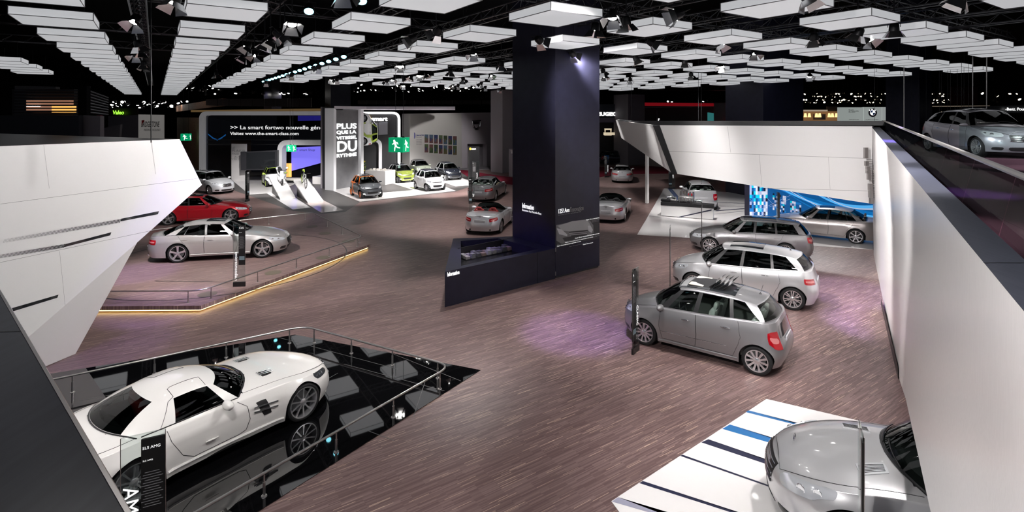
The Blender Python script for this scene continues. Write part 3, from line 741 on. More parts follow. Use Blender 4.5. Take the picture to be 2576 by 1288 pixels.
def mpv(**k):
    d = dict(L=3.883, W=1.764, wb=2.568, fo=.775, r=.315, H=1.59, name='compact_car', trunk=False, cf=.9, cr=.55, nr=3.6, nf=2.3,
      belt=[(0,.68),(.25,.80),(.8,.93),(1.2,.98),(2.2,1.03),(3.0,1.10),(3.6,1.14),(3.9,1.12)],
      deck=[(0,.71),(.15,.86),(.5,1.0),(.9,1.09),(1.2,1.12),(3.5,1.16),(3.88,1.15)],
      nose=[(.18,.08),(.38,0),(.6,.02),(.8,.14),(.9,.3)], tail=[(.2,.1),(.45,0),(.6,.01),(.75,.08),(1.14,.2)],
      roof=[(1.0,1.35),(1.5,1.53),(2.1,1.59),(2.7,1.58),(3.2,1.53),(3.6,1.45)],
      ws=(.86,1.12,1.5,1.62), rt=(3.28,3.5,3.68,3.4), rwf=.64, drop=.08, base_in=.955,
      pil=[('B',1.34,1.72),('g',1.95,2.05),('B',2.06,2.14),('g',2.78,2.72),('B',2.86,2.8),('g',3.42,3.02),('C',3.5,3.28)],
      doors=[[(1.2,.98),(1.17,.6),(1.25,.3),(2.02,.3),(2.05,.6),(2.02,1.04)], [(2.03,1.04),(2.06,.6),(2.04,.3),(2.85,.3),(2.95,.55),(3.02,.75),(2.95,1.08)]],
      handles=[(1.72,.86),(2.6,.9)], handlem=M_CHR, bump=(.5,.5), spokes=11, sw=(.04,.05), rim=.74, seatx=.85)
    d.update(k); return Car(**d)
def ex_a(s, r):
    basic_front(s, gy=.34, gz=(.55,.74), slats=3, hl=(.46,.5,.68,.80,.80,.88)); basic_rear(s, (.60,3.62,.58,.98,.72,.96), .72, exhaust=False); s.wipers(); s.antenna(3.25, .22)
    s.rocker(s.paint, .26, .015)
    mb = MB()
    for sg in (1,-1): mb.tube(s.line(s.side, [(s.ts(1.2),.47),(s.ts(2.75),.50)], .01, 1, sg, .003), .006, 6)
    mb.build('side_strip', M_CHR, s.root, smooth=True)
T['a_class'] = dict(f=mpv, k=dict(seatm=M_LGREY, glassm=M_GLL, tubm=mat('cabin_grey', (.22,.22,.21), .7)), ex=ex_a)
T['b_class'] = dict(f=lambda **k: mpv(**{**dict(L=4.273, W=1.777, wb=2.778, fo=.84, r=.325, H=1.60, spokes=7, double=.026, sw=(.028,.03),
      belt=[(0,.68),(.25,.80),(.85,.92),(1.3,.97),(2.4,1.02),(3.3,1.09),(3.9,1.13),(4.27,1.12)],
      deck=[(0,.71),(.15,.86),(.5,1.0),(1.0,1.09),(1.3,1.12),(3.9,1.15),(4.27,1.14)],
      roof=[(1.1,1.35),(1.65,1.54),(2.3,1.60),(2.9,1.59),(3.5,1.54),(4.0,1.45)], ws=(.95,1.22,1.62,1.74), rt=(3.68,3.92,4.08,3.8), tail=[(.2,.1),(.45,0),(.65,.01),(.8,.07),(1.14,.17)],
      pil=[('B',1.46,1.84),('g',2.18,2.25),('B',2.28,2.33),('g',3.05,3.0),('B',3.13,3.07),('g',3.78,3.4),('C',3.92,3.68)],
      doors=[[(1.34,.98),(1.3,.6),(1.38,.3),(2.24,.3),(2.27,.6),(2.24,1.04)], [(2.25,1.04),(2.28,.6),(2.26,.3),(3.1,.3),(3.2,.55),(3.3,.75),(3.25,1.08)]],
      handles=[(1.93,.86),(2.8,.9)]), **k}), k=dict(),
      ex=lambda s, r: (basic_front(s, gy=.4, gz=(.52,.74), slats=4, hl=(.5,.6,.66,.80,.78,.86)), basic_rear(s, (.56,3.95,.76,.93,.80,.95), .78, exhaust=False), s.sunroof(1.85,2.8,.74), s.antenna(3.5,.2), s.wipers()))
def ex_r(s, r):
    basic_front(s, gy=.4, gz=(.48,.80), slats=5, star=0, hl=(.52,.70,.63,.80,.80,.90)); s.wipers(); s.winglet(0,1,M_CHR,.01); s.rocker(M_CHR)
    p = s.deckp(.36, 0); s.star(p+Vector((0,0,.05)), (1,0,.25), .05)
    for sg in (1,-1):
        v = s.patch('hood_vent', lambda a, b: s.deckp(a, b), [(1.02,sg*.44),(1.36,sg*.36),(1.38,sg*.54),(1.05,sg*.63)], M_IRID, .008, .02, 8, 6, .15)
        mb = MB()
        for i in range(6):
            q = (i+.5)/6; mb.tube([s.deckp(1.05+.29*t, sg*(.46+.15*q-(.07+.02*q)*t))+Vector((0,0,.0075)) for t in (0,.5,1)], .0055, 4)
        mb.build('vent_slots', M_BLACK, v)
T['r_class'] = dict(f=lambda **k: mpv(**{**dict(L=4.92, W=1.92, wb=2.98, fo=.90, r=.355, H=1.65, name='minivan_car', spokes=10, sw=(.035,.04), nf=2.4, cf=1.1,
      belt=[(0,.66),(.25,.80),(.9,.93),(1.5,1.0),(2.6,1.04),(3.9,1.08),(4.92,1.08)], deck=[(0,.72),(.12,.86),(.4,.98),(.9,1.07),(1.35,1.12),(1.6,1.13),(4.92,1.1)],
      nose=[(.18,.1),(.38,0),(.6,.0),(.75,.05),(.9,.2)],
      roof=[(1.4,1.35),(2.0,1.58),(2.7,1.65),(3.6,1.64),(4.3,1.55),(4.7,1.42)], ws=(1.42,1.75,2.15,2.27), rt=(4.35,4.6,4.75,4.45),
      pil=[('A',1.98,2.37),('g',2.75,2.82),('B',2.84,2.9),('g',3.75,3.68),('B',3.84,3.76),('g',4.45,4.15),('C',4.6,4.35)],
      doors=[[(1.75,1.0),(1.72,.6),(1.8,.3),(2.78,.3),(2.8,.6),(2.78,1.05)], [(2.79,1.05),(2.82,.6),(2.8,.3),(3.5,.3),(3.6,.6),(3.8,.9),(3.8,1.08)]], handles=[(2.5,.9),(3.5,.94)], mirror=.5), **k}), k=dict(glassw=M_GLL), ex=ex_r)
def smart(**k):
    d = dict(L=2.695, W=1.559, wb=1.867, fo=.43, r=.285, H=1.54, name='microcar', trunk=False, cf=.5, cr=.38, nf=2.4, nr=3.4, rim=.72, spokes=9, sw=(.035,.04), tw=.18,
      belt=[(0,.66),(.15,.76),(.45,.87),(.75,.93),(1.5,.96),(2.2,1.0),(2.7,1.0)], deck=[(0,.70),(.1,.80),(.3,.93),(.5,1.0),(.75,1.02),(2.3,1.02),(2.7,1.02)],
      nose=[(.18,.06),(.38,0),(.6,.02),(.8,.12),(.95,.25)], tail=[(.2,.08),(.45,0),(.8,.05),(1.0,.1)],
      roof=[(.6,1.25),(.95,1.43),(1.4,1.53),(1.8,1.54),(2.2,1.50),(2.5,1.4)], ws=(.48,.74,1.0,1.12), rt=(2.22,2.42,2.55,2.32), rwf=.64, drop=.09, roofp=2.6,
      pil=[('A',.86,1.22),('g',1.72,1.62),('C',1.86,1.76),('g',2.28,2.05),('C',2.42,2.22)],
      doors=[[(.84,.93),(.80,.62),(.86,.3),(1.55,.3),(1.78,.6),(1.76,.97)]], handles=[(1.5,.82)], handlem=M_BLACK, seats=2, seatx=.62, bump=(.45,.45), hood0=.06, glassm=M_GL,
      cellp=[[(.72,.25),(.80,.62),(.8,.95),(1.3,1.0),(2.7,1.05),(2.0,.86),(2.02,.6),(1.85,.36),(1.75,.2),(.72,.2)]], cellr=1.0)
    d.update(k); return Car(**d)
def ex_smart(s, r):
    g = s.patch('grille', s.side, [(-s.tf(.40),.62),(s.tf(.40),.62),(s.tf(.46),.68),(-s.tf(.46),.68)], M_BLACK, .006, .02, 12, 4, .3)
    s.patch('lower_intake', s.side, [(-s.tf(.34),.32),(s.tf(.34),.32),(s.tf(.38),.46),(-s.tf(.38),.46)], M_BLACK, .006, .02, 12, 4, .3)
    s.plate(.4, False, .46, m=M_BLACK)
    s.lamp('headlight', .50, .34, .62,.74,.72,.84, M_LENS, inner=[(.3,.4,M_LAMPI),(.7,.34,M_LAMPI)], rnd=.8)
    for o in s.patch('fog_lamp', s.side, [(s.tf(.5),.3),(s.tf(.66),.31),(s.tf(.66),.37),(s.tf(.5),.37)], M_LED if getattr(s,'lit',0) else M_LENS, .006, .02, 6, 4, .9, both=True): pass
    s.lamp('taillight', .62, 2.5, .68,.9,.72,.9, M_RED, rear=True)
    p = s.deckp(.16, 0); s.star(p+Vector((.01,0,.012)), (1,0,.9), .035); s.wipers()
T['smart'] = dict(f=smart, k=dict(), ex=ex_smart)
def ex_cab(s, r):
    basic_front(s); basic_rear(s, s.tl, s.pz, star_z=.88)
    for y in (-.36,.36):
        mb = MB(); x = s.mid-s.ws[1]-1.25; pts = [Vector((x, y*s.W/1.8+.2*math.cos(t), .93+.2*math.sin(t))) for t in [PI*i/12 for i in range(13)]]; mb.tube(pts, .03, 8); mb.build('roll_bar', s.rollm, s.root, smooth=True)
    for y in (-.3, .32):
        pass
T['slk'] = dict(f=lambda **k: sedan(**{**dict(L=4.09, W=1.78, wb=2.43, fo=.80, r=.325, spokes=7, sw=(.04,.05), name='roadster_car', open_top=True, seats=2, wfm=M_SILVER, rollm=M_LRED, seatm=M_LRED, tl=(.46,3.72,.62,.78,.70,.84), pz=.68,
      belt=[(0,.58),(.25,.70),(.8,.82),(1.5,.87),(2.6,.88),(3.3,.92),(3.8,.90),(4.09,.86)], deck=[(0,.6),(.2,.76),(.8,.9),(1.3,.95),(1.5,.97),(2.9,.97),(3.5,.99),(4.09,.93)],
      roof=[(1.3,1.15),(1.8,1.26),(2.4,1.27),(3.5,1.2)], ws=(1.36,1.68,2.0,2.1), rt=(2.6,2.85,2.95,2.7), rwf=.6, pil=[('A',1.8,2.16),('C',2.85,2.6)], seatx=.7, nf=2.3,
      doors=[[(1.62,.9),(1.58,.55),(1.66,.3),(2.55,.3),(2.7,.6),(2.72,.9)]], handles=[(2.35,.76)]), **k}), k=dict(), ex=ex_cab)
T['sl'] = dict(f=lambda **k: sedan(**{**dict(L=4.56, W=1.82, wb=2.56, fo=.86, r=.34, spokes=5, sw=(.05,.08), name='roadster_car', open_top=True, seats=2, wfm=M_SILVER, rollm=M_INT, seatm=M_INT, tl=(.48,4.12,.62,.76,.66,.84), pz=.62,
      belt=[(0,.58),(.25,.70),(.85,.82),(1.6,.87),(2.8,.88),(3.6,.92),(4.2,.90),(4.56,.86)], deck=[(0,.6),(.2,.76),(.8,.9),(1.45,.95),(1.6,.97),(3.1,.97),(3.9,.98),(4.56,.93)],
      roof=[(1.4,1.15),(1.95,1.27),(2.5,1.28),(3.5,1.2)], ws=(1.5,1.82,2.15,2.25), rt=(2.8,3.05,3.15,2.9), rwf=.6, pil=[('A',1.95,2.3),('C',3.05,2.8)], seatx=.7,
      doors=[[(1.72,.9),(1.68,.55),(1.76,.3),(2.75,.3),(2.9,.6),(2.92,.9)]], handles=[(2.5,.76)]), **k}), k=dict(), ex=ex_cab)
def ex_sls(s, r):
    g = s.patch('grille', s.side, [(-s.tf(.42),.30),(s.tf(.42),.30),(s.tf(.46),.50),(-s.tf(.46),.50)], M_BLACK, .006, .03, 16, 6, .4)
    s.bars('grille_slats', .4, [.4], M_CHR, .014, .012, g); s.star(s.side(0,.4)+Vector((.03,0,0)), (1,0,0), .1)
    s.lamp('headlight', .60, .62, .56,.64,.66,.74, mat('smoked_lens', (.06,.065,.07), .1, .3, coat=1), inner=[(.3,.3,M_LAMPI),(.6,.36,M_LAMPI)], bow=(-.01,.02,0,0), rnd=.4)
    s.lamp('taillight', .45, 4.2, .70,.80,.66,.80, M_RED, rear=True)
    # fender gills
    for sg in (1,-1):
        v = s.patch('fender_vent', s.side, [(sg*s.ts(1.60),.45),(sg*s.ts(1.74),.45),(sg*s.ts(1.88),.72),(sg*s.ts(1.70),.72)], M_BLACK, .006, .02, 6, 8, .2)
        mb = MB()
        for z in (.56,.64): mb.tube(s.line(s.side, [(s.ts(1.50),z-.03),(s.ts(1.92),z+.02)], .01, 1, sg, .014), .012, 6)
        mb.build('vent_fin', M_CHR, v, smooth=True)
        h = s.patch('hood_vent', s.deckp, [(1.36,sg*.34),(1.54,sg*.34),(1.54,sg*.53),(1.36,sg*.51)], M_BLACK, .006, .02, 6, 6, .2)
        mb = MB()
        for y in (.37,.42,.47): mb.tube([s.deckp(1.32+.26*t, sg*y)+Vector((0,0,.014)) for t in (0,.33,.66,1)], .009, 6)
        mb.build('vent_fin', M_CHR, h, smooth=True)
        # fuel cap disc and sill blade
        c = s.side(sg*s.ts(3.45), .80)
        if sg > 0 or True:
            mb = MB(); mb.lathe([(0,.012),(.075,.012),(.082,.006),(.085,0)], 24, axis='y'); mb.v = [(c.x+x, c.y+sg*y, c.z+z) for x,y,z in mb.v]; mb.build('fuel_cap', M_CHR, s.root, smooth=True)
    s.rocker(s.paint, .25, .022); s.wipers(); s.winglet(0,0,M_BLACK,.008)
    # gullwing shut line over the roof
    mb = MB()
    for sg in (1,-1):
        pts = [s.gpt(sg*(s.K+.6), v) for v in (0,.3,.6,.9)]; r0 = s.G[s.K+1][2]; r1 = s.G[s.K+s.nside-2][2]
        mb.tube([s.roofp_(r0+.05, sg*s.yr(r0)*q) for q in (1,.85,.7,.58)]+[s.roofp_(r0+.05+(r1-r0-.1)*i/6, sg*s.yr(r0)*.52) for i in range(7)]+[s.roofp_(r1, sg*s.yr(r1)*q) for q in (.58,.7,.85,1)]+[s.gpt(sg*(s.K+s.nside-1.2), v) for v in (.9,.6,.3,0)], .0045, 5)
    mb.build('door_shut_line', M_BLACK, s.roofo)
T['sls'] = dict(f=lambda **k: sedan(**{**dict(L=4.638, W=1.94, wb=2.68, fo=.97, r=.335, tw=.26, rim=.80, spokes=10, sw=(.022,.03), name='gullwing_car', seats=2, nf=2.2, cf=1.1, nr=2.4, cr=1.0, flare=.03, crease=.012, rimm=M_ALU, rearglass=lambda i, ng: i >= ng-7 and i < ng-1,
      belt=[(0,.52),(.25,.63),(.8,.76),(1.4,.82),(2.2,.84),(3.0,.86),(3.6,.88),(4.2,.84),(4.64,.76)], deck=[(0,.56),(.15,.68),(.5,.80),(1.0,.89),(1.5,.94),(1.8,.96),(2.2,.97),(3.5,.98),(3.9,.955),(4.3,.91),(4.64,.83)],
      nose=[(.15,.05),(.3,.0),(.45,.03),(.58,.1),(.7,.22)], tail=[(.2,.08),(.45,0),(.7,.04),(.85,.1)],
      roof=[(1.9,1.06),(2.3,1.20),(2.72,1.262),(3.05,1.245),(3.35,1.17),(3.86,1.0)], ws=(1.72,2.10,2.26,2.42), rt=(3.16,3.60,3.90,3.26), rwf=.56, drop=.07, base_in=.93, bulge=.03, roofp=2.2, sill=.17,
      pil=[('A',2.30,2.52),('g',3.08,3.0),('C',3.60,3.16)], p=3.0, plan=[(0,.97),(.21,1),(.5,.965),(.79,1),(1,.95)],
      doors=[[(2.16,.85),(2.02,.72),(1.98,.5),(2.04,.34),(2.15,.31),(2.85,.31),(3.02,.42),(3.18,.7),(3.22,.87)]], handles=[(2.5,.46)], glassm=M_GL, seatm=M_LRED, seatx=.72, mirror=.26, hoodw=.86), **k}), k=dict(), ex=ex_sls)
def car(kind, paint_m, label, loc, rz, extra=None, **k):
    t = T[kind]; kw = {**t['k'], **{a: b for a, b in k.items() if a not in ('cell','roofm','group','lit','cat')}}
    c = t['f'](**kw)
    if k.get('lit'): c.lit = 1
    def ex(s, r):
        t['ex'](s, r)
        if extra: extra(s, r)
    return c.build(paint_m, label, k.get('cat', 'car'), k.get('group'), loc, rz, k.get('cell'), k.get('roofm'), ex)
# ---------------------------------------------------------------- materials of the place
M_WOOD = wood_floor()
M_WOODTOP = M_WOOD
M_WHITE = mat('white_panel', (.80,.79,.78), .38, coat=.15)
M_WHITEF = mat('white_gloss_floor', (.74,.72,.71), .22, coat=.3)
M_NAVY = noise_var(mat('navy_lacquer', (.015,.015,.03), .42, spec=.3), (.013,.013,.027), (.017,.017,.034), (3,3,3))
M_CAP = noise_var(mat('cap_dark_metal', (.03,.033,.05), .30, spec=.35), (.045,.048,.07), (.062,.066,.092), (40,4,4), .56)
M_PIT = mat('black_mirror_floor', (.003,.003,.0035), .02, spec=.5); M_PIT.node_tree.nodes['Principled BSDF'].inputs['IOR'].default_value = 2.0
M_GREYF = mat('grey_floor', (.075,.07,.068), .5); M_GREYW = noise_var(mat('grey_panel_wall', (.13,.13,.135), .6), (.12,.12,.125), (.145,.145,.15), (2,2,2))
M_BEIGE = mat('beige_wall', (.25,.24,.23), .7); M_LILAC = mat('light_grey_wall', (.22,.2,.22), .7); M_STEEL = mat('brushed_steel', (.5,.48,.47), .3, 1)
M_TXTW = mat('white_lettering', (.85,.85,.85), .5, emit=(1,1,1), es=.35); M_TXTG = mat('grey_lettering', (.25,.25,.26), .5); M_TXTB = mat('black_lettering', (.01,.01,.01), .5)
M_SIGNW = mat('lit_white_sign', (.9,.9,.9), .5, emit=(1,1,1), es=1.1)
M_GREEN = mat('exit_green', (.0,.24,.10), .5, emit=(.0,.5,.2), es=.25)
M_DARKM = mat('black_metal', (.02,.02,.022), .4, .6); M_VOID = mat('dark_hall', (.006,.006,.007), .95, spec=.05)
M_BLUES = mat('blue_stripe', (.02,.14,.36), .3); M_NAVYS = mat('navy_stripe', (.018,.02,.05), .3); M_LILS = mat('lilac_stripe', (.3,.3,.38), .3)
M_PANE = glass('clear_pane', (.90,.93,.92), .9); M_PANED = glass('smoked_pane', (.30,.34,.34), .9, fac=.035); M_PANEB = glass('smart_glass', (.13,.14,.17), .8)
M_TRUSS = mat('truss_metal', (.06,.06,.065), .35, .7)
Z0 = Vector((0,0,0))
def wallpoly(mb, pts, th, nrm=None, m=0):
    """a slab with the given front outline, th thick away from the eye"""
    a = (pts[1]-pts[0]).cross(pts[2]-pts[1]).normalized()
    if a.dot(Vector((0,0,EYE))-pts[0]) < 0: a = -a
    n = len(pts); b = [p-a*th for p in pts]
    fs = [tuple(range(n)), tuple(range(2*n-1, n-1, -1))]+[(i, n+i, n+(i+1)%n, (i+1)%n) for i in range(n)]
    if (pts[1]-pts[0]).cross(pts[2]-pts[1]).dot(a) < 0: fs = [tuple(reversed(f)) for f in fs]
    mb.add(list(pts)+b, fs, m); return a
# ---------------------------------------------------------------- floor
mb = MB(); mb.poly([(-90,-3,0),(90,-3,0),(90,150,0),(-90,150,0)]); struct('floor', mb, M_WOOD)
mb = MB(); mb.poly([(-90,-3,15),(-90,150,15),(90,150,15),(90,-3,15)]); struct('ceiling', mb, M_VOID)
for nm, q in (('wall_back', [(-90,149),(90,149)]), ('wall_left', [(-89,-3),(-89,150)]), ('wall_right', [(89,150),(89,-3)])):
    mb = MB(); mb.poly([(*q[0],0),(*q[1],0),(*q[1],15),(*q[0],15)]); struct(nm, mb, M_VOID)
def floorpiece(name, px, m, h=.006, label=None, cat=None, kind=None, extra=None, z=0.0):
    mb = MB(); pts = [GP(*p) if len(p) == 2 else Vector((p[0],p[1],0)) for p in px]
    mb.prism([(p.x, p.y) for p in pts], z+.001, z+h); o = mb.build(name, m)
    if kind: o['kind'] = kind
    if label: tag(o, label, cat)
    return o
# ---------------------------------------------------------------- black mirror floor with rail under the white gullwing car
pit = thing('display_podium', 'black mirror-gloss display floor with steel rail under the white gullwing car', 'display floor')
P1 = GP(1209,932); P2 = GP(742,843); P3 = GP(135,940); d43 = (P3-P2).normalized(); P3b = P2+d43*14
P5 = GP(650,1288); d15 = (P5-P1).normalized(); P5b = P1+d15*14
mb = MB(); mb.prism([(p.x,p.y) for p in (P1,P2,P3b,P5b)], .0015, .012); mb.build('mirror_floor', M_PIT, pit)
# thin joints in the mirror floor
mb = MB()
for a, b in (((865,917),(1118,985)),((850,940),(690,1030)),((700,850),(1000,930)),((560,1098),(690,1055)),((1070,960),(1040,1050)),((960,880),(1160,960)),((200,1010),(460,960)),((925,1085),(990,1110))):
    p, q = GP(*a), GP(*b); t = (q-p).normalized(); n = Vector((-t.y,t.x,0))*.006; mb.poly([(*(p+n).xy,.0135),(*(q+n).xy,.0135),(*(q-n).xy,.0135),(*(p-n).xy,.0135)])
mb.build('floor_joint', mat('joint_grey', (.09,.09,.09), .3), pit)
def fillet(pts, r, n=6):
    out = [pts[0]]
    for a, b, c in zip(pts, pts[1:], pts[2:]):
        u = (a-b).normalized(); v = (c-b).normalized(); k = min(r, (a-b).length*.45, (c-b).length*.45)
        p, q = b+u*k, b+v*k
        for i in range(n+1): t = i/n; out.append(p*(1-t)**2+b*2*t*(1-t)+q*t*t)
    out.append(pts[-1]); return out
def rail(parent, base, z0, h, step, r=.022, fr=.35, lower=False):
    top = [Vector((p.x,p.y,z0+h)) for p in base]; mb = MB(); mb.tube(fillet(top, fr), r, 10); mb.build('hand_rail', M_STEEL, parent, smooth=True)
    k = 0; first = None; off = .35
    for a, b in zip(base, base[1:]):
        L = (b-a).length; n = max(1, int(round((L-2*off)/step)))
        for i in range(n+1):
            p = a+(b-a)*((off+(L-2*off)*i/n)/L)
            if first is None:
                mb = MB(); mb.tube([(0,0,0),(0,0,h-.02)], .014, 8); mb.tube([(0,0,0),(0,0,h*.62)], .021, 8); mb.lathe([(0,.012),(.04,.012),(.045,0)], 12); o = mb.build('post', M_STEEL, parent, smooth=True); first = o
            else:
                o = first.copy(); COL.objects.link(o); o.parent = parent
            o.location = (p.x, p.y, z0)
RA = GP(209,982); RB = GP(797,860)+Vector((-.35,.1,0)); RC = GP(1135,962); RD = GP(779,1180)
RA = RB+(RA-RB).normalized()*9; RD = RC+(RD-RC).normalized()*7
rail(pit, [RA,RB,RC,RD], .012, .34, 1.35)
# ---------------------------------------------------------------- raised wooden platform with turntable (silver four-door coupe)
plat = thing('display_platform', 'raised wooden platform with a turntable and low steel rail under the silver coupe sedan', 'platform', GP(600,700))
ZP = .2; o0 = plat.location.copy()
Q1 = GP(931,614,ZP); Q2 = GP(505,769,ZP); Q3 = GP(200,771,ZP); Q4 = Vector((Q3.x-6, Q3.y+2, ZP)); Q7 = GP(795,548,ZP); Q6 = GP(560,575,ZP); Q5 = Q6+(Q6-Q7)*1.1
def loc(p): return Vector((p.x-o0.x, p.y-o0.y, p.z))
ring = [loc(p) for p in (Q1,Q7,Q6,Q5,Q4,Q3,Q2)]
mb = MB(); mb.prism([(p.x,p.y) for p in ring], .085, ZP); 
d = mb.build('deck', M_WOODTOP, plat)
c = Vector((sum(p.x for p in ring)/7, sum(p.y for p in ring)/7, 0)); mb = MB(); inner = [c+(p-c)*.965 for p in ring]; mb.prism([(p.x,p.y) for p in inner], 0, .085); mb.build('plinth', mat('dark_plinth', (.03,.025,.022), .6), plat)
mb = MB(); rr = [c+(p-c)*.985 for p in ring]
for a, b in ((rr[0],rr[6]),(rr[6],rr[5])): mb.tube([(a.x,a.y,.055),(b.x,b.y,.055)], .02, 6)
M_STRIP = mat('warm_led_strip', (1,.8,.3), .5, emit=(1,.70,.22), es=3.2); mb.build('light_strip', M_STRIP, plat)
tc_ = GP(566,655,ZP); tcl = loc(tc_); mb = MB()
RT_ = 4.35
mb.lathe([(RT_-.02,.0),(RT_-.02,.004),(RT_+.02,.004),(RT_+.02,0)], 96, (tcl.x, tcl.y, ZP)); mb.build('turntable_joint', M_BLACK, plat)
for u, v in ((522,740),(687,686),(813,648),(876,607),(785,570),(817,587)):
    p = loc(GP(u,v,ZP)); mb = MB(); mb.lathe([(0,.003),(.27,.003),(.27,0)], 32, (p.x,p.y,ZP)); mb.build('floor_vent', mat('vent_bronze', (.09,.075,.05), .45), plat)
for a, b in (((390,707),(535,709)),((730,588),(762,589))):
    p, q = loc(GP(*a,ZP)), loc(GP(*b,ZP)); t = (q-p).normalized(); n = Vector((-t.y,t.x,0))*.025; mb = MB(); mb.poly([(*(p+n).xy,ZP+.003),(*(q+n).xy,ZP+.003),(*(q-n).xy,ZP+.003),(*(p-n).xy,ZP+.003)]); mb.build('floor_slot', M_BLACK, plat)
ins = lambda p, q, k=.35: p+(q-p).normalized()*k
cc = c
rb = [cc+(p-cc)*.955 for p in ring]
rail(plat, [Vector((p.x,p.y,ZP)) for p in (rb[3],rb[2],rb[1],rb[0],rb[6],rb[5],rb[4])], ZP, .34, 1.9, .02)
# ---------------------------------------------------------------- left white prow wall
ZL = 5.0
def LW(u, v): return WP(u, v, (-10.4,10.9), (-8.77,14.1))
T0 = LW(0,368); T1 = LW(452,350); RR = LW(508,465); AA = LW(345,610); BB = GP(190,890)
dirw = Vector((1.63,3.2,0)).normalized(); 
Tn = T0-dirw*4.5; An = LW(75,845)-dirw*.0; low = Vector((An.x,An.y,An.z)); low2 = low+(low-AA)*.6; lowF = BB+(GP(118,918)-BB)*6
wl = thing('wall_prow', 'large white faceted prow wall with dark slots at the left', 'wall', kind='structure'); wl.name = 'wall_prow_left'
mb = MB(); zc = low2.z
main = [Tn, T1, RR, AA, low2, Vector((Tn.x+ (low2-Tn).x*0, Tn.y, low2.z))]
mb.add(main, [(0,5,4,3,2,1)])
back = Vector((-9,4,0)); top = [Tn+back, T1+Vector((-9,4.4,0))]
mb.add([Tn, T1, top[1], top[0]], [(0,1,2,3)], 1)
lf = [AA, BB, lowF, low2]; mb.add(lf, [(0,3,2,1)])
mb.add([T1, RR, RR+Vector((-9,4.4,0)), T1+Vector((-9,4.4,0))], [(0,1,2,3)]); mb.add([RR, AA, AA+Vector((-9,4.4,0)), RR+Vector((-9,4.4,0))], [(0,1,2,3)]); mb.add([AA, BB, BB+Vector((-9,4.4,0)), AA+Vector((-9,4.4,0))], [(0,1,2,3)])
o = mb.build('prow_panel', [M_WHITE, M_BLACK], wl); o['kind'] = 'structure'
nw = Vector((3.2,-1.63,0)).normalized()
def wstrip(mb, pts, off=.004, f=LW): mb.poly([f(*p)+nw*off for p in pts])
mb = MB()
for pts in ([(305,550),(400,531),(397,539),(302,557)], [(164,614),(280,584),(277,592),(160,622)], [(30,775),(147,741),(144,749),(33,783)]): wstrip(mb, pts)
mb.build('dark_slot', M_ROOFG, wl)
mb = MB()
for (a, b, n) in (((10,609,599,302,553.5,550)), (), ()) if 0 else (): pass
for i in range(84):
    q = i/84; u = 8+q*294; w_ = .5+1.6*q; v0 = 602-q*51.5; wstrip(mb, [(u+3,v0),(u+3+w_,v0-.3),(u+w_,v0+9),(u,v0+9.3)])
for i in range(50):
    q = i/50; u = -4+q*165; w_ = .9+1.4*q; v0 = 641-q*27.5; wstrip(mb, [(u+3,v0),(u+3+w_,v0-.3),(u+w_,v0+9),(u,v0+9.3)])
mb.build('slot_grating', M_BLACK, wl)
mb = MB()
for a, b in (((0,513),(500,448)),((0,660),(384,579)),((110,365),(124,474)),((150,632),(164,768)),((380,354),(392,438))):
    wstrip(mb, [a, b, (b[0]+.5,b[1]+.7), (a[0]+.5,a[1]+.7)] if abs(b[0]-a[0]) > 60 else [a, b, (b[0]-.6,b[1]), (a[0]-.6,a[1])], .003)
mb.build('panel_joint', mat('wall_joint_grey', (.22,.22,.22), .6), wl)  # thin grey lines along the panel joints
# ---------------------------------------------------------------- parapet left of the camera
led = thing('parapet_left', 'dark navy parapet top close by at the lower left', 'parapet', kind='structure')
def LP(u, v): return GP(u, v, 5.05)
a, b = LP(0,735), LP(330,1305); t = (b-a).normalized(); a2 = a-t*6; b2 = b+t*1.2; n = Vector((t.y,-t.x,0)); n = n if n.x < 0 else -n
mb = MB(); mb.prism([(p.x,p.y) for p in (a2,b2,b2+n*1.6,a2+n*1.6)], 4.95, 5.05); mb.build('parapet_cap', M_CAP, led)
mb = MB(); mb.tube([a2+Vector((0,0,-.004)), b2+Vector((0,0,-.004))], .006, 6); mb.build('edge_trim', M_STEEL, led)
mb = MB(); mb.prism([(p.x,p.y) for p in (a2,b2,b2+n*.1,a2+n*.1)], 3.9, 4.95); mb.build('parapet_wall', M_WHITE, led)
mb = MB(); p, q = LP(0,846), LP(62,833); s_ = Vector((.0,.002,0)); mb.poly([p+s_+Vector((-.6,-.02,.001)),q+s_+Vector((0,0,.001)),q-s_+Vector((0,0,.001)),p-s_+Vector((-.6,-.02,.001))]); mb.build('cap_joint', M_BLACK, led)
# ---------------------------------------------------------------- right white wall, its cap, the glass rail
wr = thing('wall_right_inner', 'long white brushed wall with a dark cap running along the right', 'wall', kind='structure')
def topl(d): z = 4.6+(5.18-4.6)*(d-2.81)/(20-2.81); return Vector((.627*d+.93, d, z))
ds = [.9,1.5,2.2,3,4,5,6,6.84,8,9.5,11.38,13,15,17,19,20]
mb = MB(); M_WALLR = noise_var(mat('brushed_white', (.74,.72,.71), .30, .25), (.70,.68,.67), (.78,.76,.75), (220,220,6), 0, 2, .3, .7)
rows = []
for d in ds:
    t = topl(d)
    if d <= 6.84: b = Vector((.62*d+.80, d, 2.0))
    elif d < 11.38: q = (d-6.84)/(11.38-6.84); b = Vector((.62*6.84+.80,6.84,2.0)).lerp(Vector((8.25,11.38,0)), q)
    else: q = (d-11.38)/(20-11.38); b = Vector((8.25,11.38,0)).lerp(Vector((14.62,21.6,0)), q)
    m_ = b.lerp(t, .62)+Vector((.06*min(1,(20-d)/10),0,0)); rows.append([b, b.lerp(m_, .5), m_, m_.lerp(t, .5), t])
vs = [p for r_ in rows for p in r_]; fs = []
for i in range(len(rows)-1):
    for j in range(4): fs.append((i*5+j, i*5+j+1, (i+1)*5+j+1, (i+1)*5+j))
